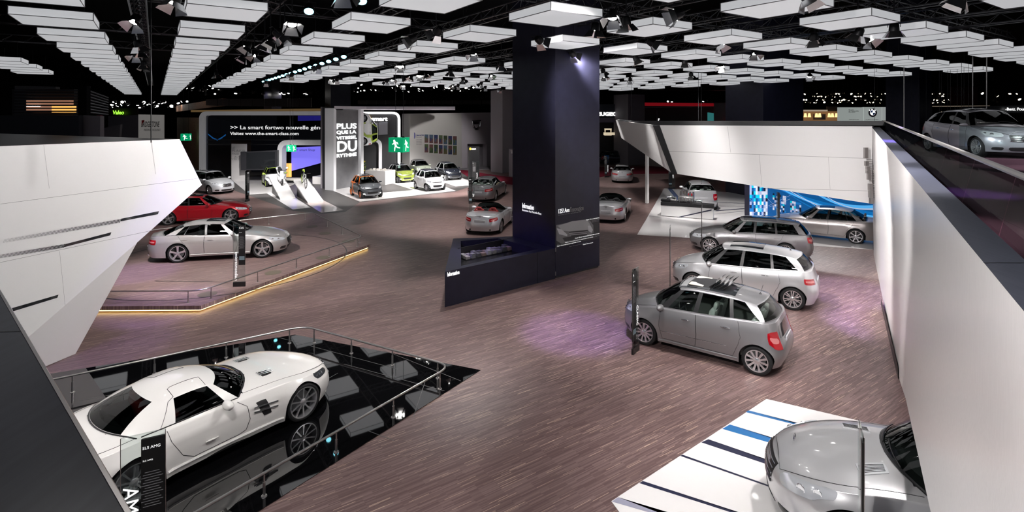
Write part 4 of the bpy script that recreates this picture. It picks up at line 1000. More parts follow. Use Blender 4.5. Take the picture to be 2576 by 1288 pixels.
mb.add(vs, fs); o = mb.build('wall_face', M_WALLR, wr, smooth=True); o['kind'] = 'structure'
offn = Vector((.30,0,0)); mb = MB(); vs = []
for d in ds: t = topl(d); vs += [t, t+offn, t+offn+Vector((0,0,-.12)), t+Vector((.02,0,-.12))]
fs = []
for i in range(len(ds)-1):
    for j in range(4): fs.append((i*4+j, i*4+(j+1)%4, (i+1)*4+(j+1)%4, (i+1)*4+j))
mb.add(vs, fs); mb.build('wall_cap', M_CAP, wr)
mb = MB(); 
for d in (2.52,3.62,6.2,9): t = topl(d); mb.poly([t+Vector((0,0,.002)), t+offn+Vector((0,0,.002)), t+offn+Vector((0,.012,.002)), t+Vector((0,.012,.002))])
mb.build('cap_joint', M_BLACK, wr)
mb = MB(); mb.add([Vector((8.25,11.38,0))+Vector((-.03,0,0)), Vector((11.0,15.9,0))+Vector((-.02,0,0)), Vector((11.0,15.9,.2))+Vector((-.02,0,0)), Vector((8.25,11.38,.28))+Vector((-.03,0,0))], [(0,1,2,3)]); mb.build('skirting', M_BLACK, wr)
M_LETTER = M_STEEL
# bright metal letters on the wall end
for i, (v0, v1, w_) in enumerate(((370,407,7),(405,437,8),(436,460,6),(458,505,12),(503,514,9))):
    pass
gr = thing('glass_balustrade', 'long smoked glass balustrade with a steel handrail along the upper floor', 'balustrade')
def rl(d): return Vector((.627*d+1.36+.03, d, 5.145+(5.42-5.145)*(d-4.1)/(20-4.1)))
dd = [.8,2.0,3.2,4.4,5.8,7.4,9.2,11.2,13.4,15.8,18,20.]
mb = MB(); mb.tube([rl(d) for d in dd], .028, 8); mb.build('hand_rail', mat('rail_aluminium', (.6,.58,.57), .3, .9), gr, smooth=True)
for i in range(len(dd)-1):
    a, b = rl(dd[i]), rl(dd[i+1]-.015); mb = MB(); n = Vector((.012,0,0))
    za, zb = topl(dd[i]).z-.1, topl(dd[i+1]).z-.1
    mb.add([topl(dd[i])+offn+Vector((.01,0,-.05)), topl(dd[i+1]-.015)+offn+Vector((.01,0,-.05)), b-Vector((0,0,.02)), a-Vector((0,0,.02))], [(0,1,2,3)]); mb.build('glass_panel', M_PANED, gr)
# upper floor behind the rail
mb = MB(); e = [(.627*d+1.30, d) for d in (.3,20.)]; mb.prism([e[0],(60,.3),(60,42),(33,42),(14.1,20.0),e[1]], 3.9, 4.1); struct('floor_upper', mb, carpet('carpet_plum', (.05,.018,.028), (.075,.03,.045)))
# ---------------------------------------------------------------- white box with slanted underside at the far right
bx = thing('wall_box', 'wide white overhanging box wall across the right background', 'wall', kind='structure'); bx.name = 'wall_back_box'
b2 = Vector((.671*20, 20, 0)); b1 = Vector((.273*25.6, 25.6, 0))
def BW(u, v): return WP(u, v, b1, b2)
pts = [BW(1655,315), BW(2194,318), BW(2194,513), BW(1700,437)]
mb = MB(); wallpoly(mb, pts, .35); mb.build('box_face', M_WHITE, bx)['kind'] = 'structure'
# underside and prow
pf = [DP(1549,302,44), BW(1646,316), BW(1690,435), DP(1563,347,44)]
mb = MB(); wallpoly(mb, pf, .25); mb.build('prow_face', M_WHITE, bx)['kind'] = 'structure'
pe = [BW(1643,316)+Vector((-.02,-.04,0)), BW(1658,315)+Vector((0,-.05,0)), BW(1702,437)+Vector((0,-.05,0)), BW(1689,436)+Vector((-.02,-.04,0))]
mb = MB(); wallpoly(mb, pe, .06); mb.build('dark_edge', mat('edge_black', (.012,.012,.014), .5), bx)
back = Vector((.8,1.2,0)); lowb = [pts[3], pts[2], pts[2]+back, pts[3]+back]
mb = MB(); mb.add(lowb, [(0,1,2,3)]); mb.build('box_underside', M_WHITE, bx)
tp = [DP(1549,302,44)+Vector((0,0,.02)), BW(1650,315)+Vector((0,0,.02)), BW(2194,318)+Vector((0,0,.02)), BW(2194,318)+Vector((.7,1.2,.02)), BW(1650,315)+Vector((.8,1.2,.02)), DP(1549,302,44)+Vector((.8,.4,.02))]
mb = MB(); mb.poly(tp); mb.build('box_top', M_BLACK, bx)
# low dark upstand above the white box
mb = MB(); wallpoly(mb, [BW(1560,304), BW(2225,304), BW(2225,316), BW(1652,314.5)], .3); mb.build('upstand', mat('upstand_black', (.006,.006,.008), .5), bx)
mb = MB(); nb = (pts[1]-pts[0]).cross(Vector((0,0,1))).normalized(); nb = nb if nb.y < 0 else -nb
for a, b in (((1676,380),(2176,398)),((1925,497-24),(2188,480)),((1830,318),(1838,384)),((1910,389),(1916,466)),((2084,395),(2088,476))):
    if abs(a[0]-b[0]) > 60: mb.poly([BW(*a)+nb*.004, BW(*b)+nb*.004, BW(b[0],b[1]+.7)+nb*.004, BW(a[0],a[1]+.7)+nb*.004])
    else: mb.poly([BW(*a)+nb*.004, BW(*b)+nb*.004, BW(b[0]+.5,b[1])+nb*.004, BW(a[0]+.5,a[1])+nb*.004])
mb.build('panel_joint', mat('wall_joint_grey', (.2,.2,.2), .6), bx)  # same joint grey as on the prow wall
p = GP(1628,511); zt = 3.15; mb = MB(); mb.box((p.x,p.y,zt/2), (.17,.17,zt), rz=ANG); tag(mb.build('support_post', M_WHITE), 'slim white square post holding up the pointed end of the white box', 'post')
# louvre sculpture on the wall end
lv = thing('metal_louvre', 'stack of short brushed metal plates and rods on the white wall corner', 'wall fitting')
W2 = lambda u, v, d=19.6: DP(u, v, d)
for i, (v0, v1, u0, u1) in enumerate(((371,385,2174,2182),(385,398,2174,2182),(405,417,2176,2184),(418,427,2179,2187),(428,436,2179,2189),(436,452,2182,2190),(462,478,2185,2194),(479,497,2186,2195),(498,512,2188,2196))):
    a, b = W2(u0,v0), W2(u1,v1); mb = MB(); mb.box(((a.x+b.x)/2, a.y, (a.z+b.z)/2), (b.x-a.x, .1, a.z-b.z)); mb.build('plate', M_STEEL, lv)
mb = MB()
for i in range(24):
    v = 402+i*4.3; u = 2180+i*.55; a = W2(u,v,19.62); mb.tube([a, a+Vector((.22,0,0))], .012, 5)
mb.build('rod', M_STEEL, lv)
# ---------------------------------------------------------------- placing cars by the ground points of their visible wheels
def place(kind, paint_m, label, front, rear=None, h=None, at='f', z=0.0, **k):
    """front / rear: ground points of the two wheels on the side that shows; h: heading when only one is known"""
    c = T[kind]['f'](**{**T[kind]['k']}); wb, ht = c.wb, c.W/2-c.tw*.5
    if h is None: hv = (front-rear).to_2d().normalized()
    else: hv = Vector(h).normalized()
    lf = Vector((-hv.y, hv.x)); 
    if rear is not None and front is not None: m = ((front+rear)*.5).to_2d()
    elif front is not None: m = front.to_2d()-hv*wb/2
    else: m = rear.to_2d()+hv*wb/2
    s = 1 if lf.dot(m) > 0 else -1
    s = k.pop('side', s)
    if k.pop('centre', False): s = 0
    p = m+lf*s*ht
    return car(kind, paint_m, label, (p.x, p.y, z), math.atan2(hv.y, hv.x), **k)
place('sls', M_PEARL, 'pearl white gullwing coupe with long hood on the black mirror floor', GP(762,1052,.012), GP(327,1271,.012), z=.012)
def a_extra(s, r):    # open louvred roof
    m = mat('roof_dark_glass', (.03,.032,.035), .08, coat=1)
    s.sunroof(1.52, 2.82, .86, M_ROOFG, 'roof_frame')
    o = s.sunroof(1.72, 2.28, .68, M_INT, 'roof_opening'); o.location.z = .004
    g = s.sunroof(1.56, 1.70, .8, M_SILVER, 'wind_deflector'); g.location.z = .015
    for i in range(4):
        p = s.roofp_(2.30+i*.1, 0); mb = MB(); mb.box((p.x, 0, p.z+.075), (.2,.86,.01), ry=math.radians(38)); mb.build('roof_slat', M_ROOFG, s.root)
    mb = MB()
    for y in (-.36,.36): p = s.roofp_(2.0, y); mb.box((p.x+.1,y*.8,p.z+.012), (.34,.22,.02), bev=.009)
    mb.build('seat_top_seen', M_BROWN, s.root, smooth=True)
    w_ = s.patch('tailgate_glass', s.side, [(s.tr(.50),1.04),(s.tr(-.50),1.04),(s.tr(-.55),.80),(s.tr(.55),.80)], M_ROOFG, .004, .012, 12, 4, .2)
place('a_class', M_GREY, 'grey metallic compact hatchback with open louvred roof, nearest of the right-hand row', GP(1622,866), GP(1905,942), extra=a_extra)
place('b_class', M_SILVER, 'bright silver compact minivan between the grey hatchback and the estate car', None, GP(1994,779), h=(-2.38,1.5))
place('estate', M_DGREY, 'dark grey estate car with roof rails, third in the right-hand row', None, Vector((10.65,20.84,0)), h=(-4.45,1.75))
place('c_sedan', M_CHAMP, 'champagne grey sedan by the blue graphic wall, tail behind the white wall', None, Vector((15.06,23.4,0)), h=(-.83,.56))
place('a_class', M_SILVER, 'silver compact hatchback seen from behind, behind the white engine counter', None, GP(1799.5,527), h=(.18,.98), side=1)
place('sl', M_SILVER, 'silver open roadster half hidden by the dark column, right of it', None, GP(1569,555), h=(.31,.95))
pc = GP(1565,457.5); place('e_coupe', M_SILVER, 'silver two-door coupe far back, seen from behind right of the column', None, pc, h=(.205,1), centre=True)
place('slk', M_IRID, 'white silver open roadster with red seats behind the information counter', GP(1285,560), GP(1257,586))
place('e_sedan', M_GREY, 'grey four-door sedan seen from behind with beige seats, beyond the open roadster', GP(1270,487.6), GP(1243,505))
place('cls', M_CLSS, 'silver four-door coupe sedan on the wooden turntable platform', GP(657,648,.2), GP(452,660,.2), z=.2)
place('cls', M_CRED, 'red four-door coupe sedan behind the turntable platform', Vector((-14.97,28.2,0)), Vector((-17.5,27.4,0)))
place('b_class', M_IRID, 'silver minivan nose peeking out beyond the white prow wall', GP(528,489), None, h=(.85,-.53))
rz = Vector((-.92,.38)); nose = Vector((3.72,7.78)); m = nose-rz*(.90+1.49)
car('r_class', M_SILVER, 'large silver minivan with hood vents on the striped white floor, bottom right', (m.x, m.y, .008), math.atan2(rz.y, rz.x))
# ---- the car on the upper floor
pd = thing('display_podium', 'low dark plum podium on the upper floor under the silver minivan', 'podium')
fw = Vector((15.24,17.5,0)); rw_ = Vector((15.78,20.2,0)); hv = (fw-rw_).to_2d().normalized(); ctr = ((fw+rw_)/2).to_2d()+Vector((-hv.y,hv.x))*.8
hl = Vector((-hv.y,hv.x)); mb = MB(); mb.prism([(q.x,q.y) for q in (ctr+hv*2.4+hl*1.2,ctr-hv*2.4+hl*1.2,ctr-hv*2.4-hl*1.2,ctr+hv*2.4-hl*1.2)], 4.1, 4.27); mb.build('podium_slab', carpet('carpet_podium', (.05,.02,.03), (.07,.03,.045)), pd)
car('b_class', paint('paint_lilac_grey', (.33,.32,.36)), 'silver lilac minivan on the upper floor behind the glass balustrade', (ctr.x, ctr.y, 4.27), math.atan2(hv.y, hv.x))
# ---- microcars
M_SGREY = paint('paint_mid_grey', (.14,.15,.16)); M_ORNG = mat('orange_paint', (.80,.17,.01), .3, coat=.8); M_OLIVE = paint('paint_olive_green', (.22,.27,.045), .4); M_SBLK = paint('paint_black', (.012,.014,.02), .2, .25)
M_SWHT = paint('paint_white', (.78,.80,.80), .0, .3); M_LIME = mat('lime_paint', (.38,.52,.06), .35, coat=.8); M_SAGE = paint('paint_sage', (.32,.36,.28), .4); M_NBLU = paint('paint_navy', (.02,.03,.06), .2)
hS = (.58,-.81)
place('smart', M_SGREY, 'grey microcar with orange frame and orange wheels at the front of the stand', GP(909,500.5), GP(883.8,491), cell=M_ORNG, roofm=M_SBLK, rimm=M_ORNG, mirm=M_SBLK, lit=1)
place('smart', M_OLIVE, 'olive green microcar with silver frame behind the white counter block', GP(1001,460.6), GP(978,455), cell=M_SILVER, roofm=M_SBLK, lit=1)
place('smart', M_SWHT, 'white microcar with white frame at the front edge of the lit floor', GP(1074.6,481.6), GP(1045,474), cell=M_SWHT, roofm=M_SBLK)
place('smart', M_SBLK, 'black microcar with silver frame beside the red carpet', GP(1121.7,454.5), None, h=hS, cell=M_SILVER, roofm=M_SBLK)
place('smart', M_SAGE, 'sage grey microcar with silver frame in the back row of microcars', GP(1060,445)+Vector((-.4,0,0)), None, h=hS, cell=M_SILVER, roofm=M_SBLK)
place('smart', M_SWHT, 'white microcar with black roof and black frame behind the counter block', GP(955,448), None, h=(.75,-.66), cell=M_SBLK, roofm=M_SBLK)
place('smart', M_SWHT, 'white microcar with lime green frame beside the scooter ramp', GP(671,471), GP(660.5,463), cell=M_LIME, roofm=M_SBLK, rimm=M_LIME, mirm=M_LIME)
bp = thing('display_podium', 'white box plinth under the navy microcar in the glass pavilion', 'podium'); q = GP(786,463); mb = MB(); mb.prism([(q.x,q.y),(q.x+2.2,q.y-.6),(q.x+3,q.y+2.6),(q.x+.8,q.y+3.2)], 0, .62); mb.build('plinth_box', M_WHITEF, bp)
car('smart', M_NBLU, 'navy microcar with silver frame on a white plinth, half behind the dark totem', (q.x+1.5, q.y+1.4, .62), math.radians(110), cell=M_SILVER, roofm=M_SBLK)
# the microcar hung upright on the pavilion wall
hc = car('smart', M_SWHT, 'white and green microcar hung upright on the pavilion wall, nose up', (0,0,0), 0, cell=M_LIME, roofm=M_SBLK)
p = DP(903,326,44.2); hc.location = p; hc.rotation_euler = (math.radians(0), math.radians(-90), math.radians(-160))
# ---- dark cars in the stand far behind
for i, (u, v, hd, lab) in enumerate(((1545,412,(1,.15),'black hatchback in the dark stand behind the silver coupe'), (1520,392,(.2,-1),'black car in the second row of the dark stand'), (1560,385,(.9,-.4),'black car near the tall grey pillar in the dark stand'), (1525,372,(1,.1),'black car at the back of the dark stand'))):
    g = GP(u, v); car('a_class', M_SBLK, lab, (g.x, g.y, 0), math.atan2(hd[1], hd[0]))
# ---------------------------------------------------------------- glass totems beside the cars
M_TG = glass('totem_glass', (.86,.9,.89), .9)
def totem(foot, wdir, label, big, small, h=2.1, w_=.36, z=0.0, flip=False, vert=None, strip=.55, top=.0, bottom=.62, face=None, vz=.55, vs=.13):
    t = thing('glass_totem', label, 'totem', (foot.x, foot.y, z), math.atan2(wdir[1], wdir[0])); k = -1 if flip else 1
    mb = MB(); mb.box((w_/2,0,h/2), (w_,.018,h)); mb.build('glass_slab', M_TG, t)
    mb = MB(); mb.box((w_/2,0,.07), (w_+.01,.05,.14)); mb.build('foot_block', M_BLACK, t)
    x0, x1 = (w_*(1-strip), w_) if not flip else (0, w_*strip)
    mb = MB(); mb.box(((x0+x1)/2,0,(h*(1-bottom)+h-.06)/2), (x1-x0,.024,h*bottom-.06)); mb.build('black_panel', M_TXTB, t)
    mb = MB(); mb.tube([(0,-.009,0),(0,-.009,h),(w_,-.009,h),(w_,-.009,0)], .0035, 4); mb.build('glass_edge', M_STEEL, t)
    text('headline', big, M_TXTW, t, (x0+.012,-.0135,h-.17), min(.085, (x1-x0)*1.35/max(2, len(big))), ext=.0008)
    if small:
        for i, s_ in enumerate(small): text('small_print', s_, M_TXTW, t, (x0+.014,-.0135,h-.30-i*.03), .024, ext=.0005)
    mb = MB()
    for i in range(14):
        zz = h-.42-i*.028; mb.box((x0+(x1-x0)*.45,-.013,zz), ((x1-x0)*(.6+.15*((i*7)%3)),.001,.007))
    mb.build('text_lines', M_TXTG, t)
    mb = MB(); mb.box(((x0+x1)/2,-.013,h*(1-bottom)+.22), ((x1-x0)*.8,.001,.12)); mb.build('panel_picture', mat('totem_picture', (.18,.25,.28), .4), t)
    if vert: text('side_lettering', vert, M_TXTW, t, ((x0-.015-vs*.72) if not flip else x1+.03, -.011, h*vz), vs, rot=(PI/2, PI/2, 0), ext=.001)
    return t
def tdir(a, b): d = (b-a).to_2d(); return d.normalized()
totem(GP(1591,893), (.23,.32), 'slim glass totem with black strip at the nose of the grey hatchback', 'A', ['Avantgarde'], flip=True, vert='CLASSIC', h=2.0, bottom=.85)
totem(Vector((5.0,16.9,0)), (.3,.95), 'slim glass totem with black strip at the nose of the bright silver minivan', 'B', ['Classe B'], flip=True, h=2.1, bottom=.9)
totem(Vector((7.55,21.25,0)), (.3,.95), 'slim glass totem at the front wheel of the dark grey estate car', 'C', ['Break'], flip=True, h=2.1, bottom=.9)
totem(Vector((12.2,24.35,0)), (.1,.99), 'slim glass totem at the nose of the champagne sedan', 'C', [], flip=True, h=2.1, bottom=.9)
totem(GP(587,721,.2), (1,.12), 'glass totem lettered CLS standing at the platform rail', 'CLS', ['CLS 350'], z=.2, h=2.0, vert='emierenmondiale', bottom=.66)
s0 = DP(303.6,1095,5.62); totem(Vector((s0.x,s0.y,0)), (.41,.2), 'glass totem lettered SLS AMG beside the white gullwing coupe', 'SLS AMG', ['SLS AMG'], h=2.22, w_=.40, vert='AMG', vz=.76, vs=.2, bottom=.97, z=.012)
totem(Vector((3.9,5.93,0)), (.45,.89), 'glass totem seen edge-on in front of the large silver minivan', 'R', [], h=2.05, w_=.4, flip=True, strip=.3, bottom=.93)
totem(GP(1179,538), (1,.1), 'glass totem lettered SLK behind the open white silver roadster', 'SLK', ['SLK 200'], h=2.1, flip=True, vert='ZN', bottom=.72)
totem(GP(1189,470), (1,.1), 'glass totem beside the tail of the grey sedan with beige seats', 'E', ['Limousine'], h=2.0, w_=.5, flip=True, vert='LIMOUSINE', bottom=.9)
totem(GP(1521,446), (1,.1), 'glass totem left of the far silver two-door coupe', 'E', ['Coupe'], h=2.0, flip=True, vert='NOUVEAU', bottom=.9, w_=.4)
totem(GP(1682,476), (1,.1), 'glass totem under the white box left of the silver rear-view hatchback', 'A', ['BEST'], h=2.0, w_=.5, flip=True, vert='BEST', bottom=.9)
totem(GP(617,508), (.25,.97), 'slim glass totem seen edge-on above the red coupe sedan', 'CLS', [], h=2.0, bottom=.8)
# ---------------------------------------------------------------- central column and information counter
def quadwall(name, a, b, z0, z1, th, m, label=None, cat=None, parent=None):
    """upright slab from ground point a to b, th thick away from the eye"""
    mb = MB(); d = (b-a).to_2d().normalized(); n = Vector((-d.y, d.x)); n = n if n.dot(((a+b)/2).to_2d()) > 0 else -n
    p = [a.to_2d(), b.to_2d(), b.to_2d()+n*th, a.to_2d()+n*th]; mb.prism([(q.x,q.y) for q in p], z0, z1); o = mb.build(name, m, parent)
    if label: tag(o, label, cat)
    return o
def wtext(s, px, u1, p, q, m, parent, name='lettering', off=.03, bold=0.0, v1=None, ext=.006, shear=0):
    """lettering on the vertical plane through p, q: px = (left u, baseline v), width to u1, cap height from v1"""
    a = WP(px[0], px[1], p, q); b = WP(u1, px[1], p, q); wdt = (b-a).to_2d().length
    t = (q-p).to_2d().normalized(); t = t if t.dot((b-a).to_2d()) > 0 else -t
    n = Vector((t.y, -t.x)); n = n if n.dot(a.to_2d()) < 0 else -n
    top = WP(px[0], v1, p, q).z if v1 else a.z+.3; h = (top-a.z)/.70
    o = text(name, s, m, parent, (0,0,0), h, ext=ext, off=bold, shear=shear)
    wd = max(v.co.x for v in o.data.vertices)-min(v.co.x for v in o.data.vertices)
    mat_ = Matrix(((t.x, 0, -0, 0),(t.y, 0, 0, 0),(0, 1, 0, 0),(0,0,0,1)))
    o.rotation_euler = (PI/2, 0, math.atan2(t.y, t.x)); o.scale = (wdt/wd if wd else 1, 1, 1)
    loc = Vector((a.x+n.x*off, a.y+n.y*off, a.z)); 
    if parent: loc = parent.matrix_basis.inverted() @ loc; o.rotation_euler = (PI/2, 0, math.atan2(t.y, t.x)-parent.rotation_euler.z)
    o.location = loc; return o
K0 = GP(1397,701).to_2d(); K1 = GP(1508,672).to_2d(); ta = (K1-K0).normalized(); tb = Vector((-ta.y, ta.x)); KW = (K1-K0).length
K3 = K0+tb*2.36; K2 = K1+tb*2.36
V3 = lambda p, z=0: Vector((p.x, p.y, z))
col = thing('dark_column', 'massive dark navy column lettered 125 ans in the middle of the hall', 'column', V3(K0))
lk = lambda p: (p.x-K0.x, p.y-K0.y)
mb = MB(); mb.prism([lk(K0),lk(K1),lk(K2),lk(K3)], 0.06, 14.9); mb.build('column_shaft', M_NAVY, col)
mb = MB(); mb.prism([lk(K0+(ta+tb)*.03),lk(K1+(tb-ta)*.03),lk(K2-(ta+tb)*.03),lk(K3+(ta-tb)*.03)], 0, .06); mb.build('column_foot', M_BLACK, col)
p, q = V3(K0), V3(K1)
wtext("125! Ans", (1402,537), 1429, p, q, M_TXTW, col, v1=526); wtext("d'innovation", (1430,534), 1466, p, q, M_TXTG, col, v1=521)
wtext("Nous inventons l'automobile - tous les jours depuis 1886.", (1402,542.5), 1460, p, q, M_TXTG, col, v1=539.5, ext=.002)
for i, (u0, u1, v) in enumerate(((1473,1506,554),(1478,1506,557.5),(1478,1506,561),(1445,1506,600),(1440,1498,604),(1430,1506,608),(1420,1490,611),(1400,1480,616),(1412,1500,613.5),(1400,1460,620),(1399,1440,622),(1430,1475,621),(1465,1490,616))):
    wtext('Depuis 125 ans nous inventons l automobile et la securite'[:int((u1-u0)*.9)], (u0,v), u1, p, q, M_TXTW if i % 3 == 0 else M_TXTG, col, v1=v-2.2, ext=.002)
# printed picture of a silver car front on the column, flat as in the place
pic = MB()
def CW(u, v): a = WP(u, v, p, q); n = Vector((ta.y, -ta.x)); n = n if n.dot(K0) < 0 else -n; return Vector((a.x+n.x*.008-K0.x, a.y+n.y*.008-K0.y, a.z))
def cpoly(pts, m, k=0): 
    n = Vector((ta.y, -ta.x)); n = n if n.dot(K0) < 0 else -n
    pic.poly([CW(*x)+Vector((n.x,n.y,0))*.0008*k for x in pts], m)
cpoly([(1398,566),(1506,545),(1506,600),(1400,619)], 0)
cpoly([(1399,566),(1480,551),(1492,566),(1493,585),(1462,603),(1412,613),(1399,605)], 1, 1)
cpoly([(1403,568),(1440,556),(1477,552),(1484,565),(1481,578),(1432,582),(1414,580)], 2, 2)
cpoly([(1430,583),(1478,578),(1476,592),(1438,597)], 3, 3); cpoly([(1431,586),(1477,582),(1477,584),(1432,588)], 2, 4); cpoly([(1433,590),(1476,586),(1476,588),(1434,592)], 2, 4)
cpoly([(1400,574),(1412,577),(1427,590),(1426,594),(1406,589)], 4, 3); cpoly([(1478,568),(1485,567),(1491,578),(1488,586),(1480,581)], 4, 3)
cpoly([(1414,598),(1470,590),(1466,600),(1420,607)], 3, 3)
pic.build('printed_picture', [mat('print_dark', (.02,.022,.026), .4), mat('print_grey', (.16,.165,.17), .4), mat('print_silver', (.34,.35,.36), .4), mat('print_black', (.03,.03,.035), .4), mat('print_lamp', (.5,.52,.54), .4)], col)
p3, q3 = V3(K3), V3(K0)
wtext("Information", (1315,522), 1344, p3, q3, M_TXTW, col, v1=510, bold=.004); wtext("Bienvenue chez Mercedes-Benz", (1315,530), 1363, p3, q3, M_TXTW, col, v1=524.5, ext=.002)
for v in (628, 688):
    a = CW(1397.3, v+5); mb = MB(); mb.tube([a, a+Vector((0,0,.13))], .014, 6); mb.build('hinge', M_STEEL, col)
# counter
ctr_ = thing('information_counter', 'black wedge-shaped information counter in front of the dark column', 'counter', V3(K0))
C0 = GP(1119,773).to_2d(); hC = 1.04; C1 = K0-ta*.0; C3 = GP(1140,600,hC).to_2d(); C2 = K3+(C3-K3).normalized()*.05
n_in = Vector((0,0)); mb = MB()
outer = [C0, K0-ta*.01, K3+(C3-K3).normalized()*.01+Vector((-.0,0)), C3]
cx_ = sum((o for o in outer), Vector((0,0)))/4
inner = [C0+Vector((.42,.62)), K0-ta*.5+tb*.32, K3+Vector((-.55,-.30)), C3+Vector((.32,-.38))]
def ringprism(mb, o_, i_, z0, z1):
    n = len(o_); vs = [(*lk(p),z0) for p in o_]+[(*lk(p),z1) for p in o_]+[(*lk(p),z1) for p in i_]+[(*lk(p),z0) for p in i_]
    fs = []
    for i in range(n):
        j = (i+1)%n; fs += [(i,j,n+j,n+i),(n+i,n+j,2*n+j,2*n+i),(2*n+i,2*n+j,3*n+j,3*n+i)]
    mb.add(vs, fs)
ringprism(mb, outer, inner, 0.0, hC); mb.build('counter_body', M_NAVY, ctr_)
mb = MB(); mb.prism([lk(p) for p in inner], 0, .72); mb.build('worktop', mat('worktop_black', (.012,.012,.014), .25), ctr_)
# lettering on the counter front
wtext("Information", (1124,695), 1154, V3(C0), V3(K0), M_TXTW, ctr_, v1=685, bold=.004)
mb = MB(); a = WP(1352,640,V3(C0),V3(K0)); n = Vector((ta.y,-ta.x)); n = n if n.dot(K0) < 0 else -n; mb.poly([(*lk(a.to_2d()+n*.003-ta*.008),0.0),(*lk(a.to_2d()+n*.003+ta*.008),0.0),(*lk(a.to_2d()+n*.003+ta*.008),hC),(*lk(a.to_2d()+n*.003-ta*.008),hC)]); mb.build('door_gap', M_WELL, ctr_)
rk = thing('brochure_rack', 'two-tier rack of brochures let into the information counter', 'rack', (0,0,0))
r0 = GP(1170,645,.85); r1 = GP(1308,616,.85); rd = (r1-r0).to_2d().normalized(); rn = Vector((-rd.y, rd.x)); rn = rn if rn.y > 0 else -rn; RL = (r1-r0).length
mb = MB(); c = (r0+r1)/2; mb.box((c.x+rn.x*.2, c.y+rn.y*.2, .735), (RL,.55,.03), rz=math.atan2(rd.y,rd.x)); mb.box((c.x+rn.x*.42, c.y+rn.y*.42, .9), (RL,.03,.3), rz=math.atan2(rd.y,rd.x)); rk_ = mb.build('rack_shelf', M_BLACK, rk)
cols = [(.35,.33,.32),(.12,.12,.13),(.45,.45,.46),(.2,.2,.22),(.3,.22,.18)]
k = 0
for row in range(2):
    for i in range(11):
        cpos = r0.to_2d()+rd*(.08+i*(RL-.16)/10)+rn*(.02+row*.22)
        cc_ = cols[(i*3+row*2)%5]; hh = .1+.03*((i*5+row)%3)
        mb = MB(); 
        for l in range(5): mb.box((0,0,.006+l*hh/5), (.15,.19,hh/5*.8))
        o = mb.build('brochure_stack', mat('brochure_%d' % ((i*3+row*2)%5), cc_, .35)); o.location = (cpos.x,cpos.y,.752); o.rotation_euler = (0,0,math.atan2(rd.y,rd.x)+.05*((i%3)-1))
        tag(o, 'stack of brochures in the %s row of the counter rack' % ('front' if row == 0 else 'back'), 'brochures', 'brochure stacks, %s row of the counter rack' % ('front' if row == 0 else 'back'))
ph = thing('desk_phone', 'small desk phone with pale screen at the column end of the counter', 'phone', (*GP(1304,605,.78).to_2d(), .722)); mb = MB(); mb.box((0,0,.04), (.22,.2,.08), bev=.02, rz=.5); mb.build('phone_body', M_BLACK, ph, smooth=True); mb = MB(); mb.box((0,-.02,.14), (.2,.03,.13), rz=.5); mb.build('phone_screen', mat('pale_screen', (.5,.5,.5), .3, emit=(.8,.85,1), es=.5), ph)
gl = thing('glass_carafe', 'clear glass carafe beside the desk phone on the counter', 'carafe', (*GP(1290,606,.78).to_2d(), .722)); mb = MB(); mb.lathe([(0,0),(.05,.0),(.06,.05),(.04,.15),(.03,.2),(.04,.22)], 16); mb.build('carafe_body', M_PANE, gl, smooth=True)
# ---------------------------------------------------------------- other dark columns
def darkcol(px0, px1, d, label, m=M_NAVY, z0=0, z1=14.9):
    a, b = DP(px0,300,d), DP(px1,300,d+1.2); w_ = (b-a).to_2d(); mb = MB(); n = Vector((-w_.y,w_.x))
    mb.prism([(a.x,a.y),(b.x,b.y),(b.x+n.x,b.y+n.y),(a.x+n.x,a.y+n.y)], z0, z1); return tag(mb.build('dark_column', m), label, 'column')
darkcol(1920,2021,36,'dark navy column rising behind the white box wall')
darkcol(683,708,62,'thin black column behind the glass pavilion'); darkcol(832,882,56,'black column above the gap between the two pavilions'); 
darkcol(2313,2345,40,'dark column left of the balcony car'); darkcol(1264,1302,52,'light grey square pillar just left of the dark column', M_LILAC, 0, 8.1); darkcol(1580,1622,60,'grey mauve pillar right of the white car-maker name', M_LILAC, 0, 8)
# ---------------------------------------------------------------- striped white floor at the right front
sf = thing('display_floor', 'white display floor with blue and navy stripes under the large silver minivan', 'display floor')
F0 = GP(1928,1004.5); F1 = GP(1538,1262); F0b = F0+(GP(2100,1045)-F0).normalized()*6; F2 = F1+(GP(1560,1292)-F1).normalized()*2.4; F3 = F2+(F0b-F0)
mb = MB(); mb.prism([(p.x,p.y) for p in (F0,F1,F2,F3,F0b)], .001, .008); mb.build('white_floor', M_WHITEF, sf)
for (a0, a1, b0, b1, m) in (((1876,1037),(1883,1032.5),(2000,1068),(2000,1065),M_BLUES),((1817,1079),(1836,1068),(1961,1121),(1961,1109),M_BLUES),((1764,1113),(1782,1105),(1959,1178),(1959,1169),M_NAVYS),((1711,1147),(1717,1144),(1972,1238),(1972,1234),M_NAVYS),((1608,1215.5),(1617,1210),(1845,1291),(1858,1291),M_NAVYS),((1539,1262),(1555,1251),(1640,1291),(1661,1291),M_LILS)):
    A0, A1, B0, B1 = GP(*a0,.008), GP(*a1,.008), GP(*b0,.008), GP(*b1,.008); B0 = A0+(B0-A0).normalized()*5.2; B1 = A1+(B1-A1).normalized()*5.2
    mb = MB(); mb.poly([(*A0.xy,.0095),(*B0.xy,.0095),(*B1.xy,.0095),(*A1.xy,.0095)]); mb.build('stripe', m, sf)
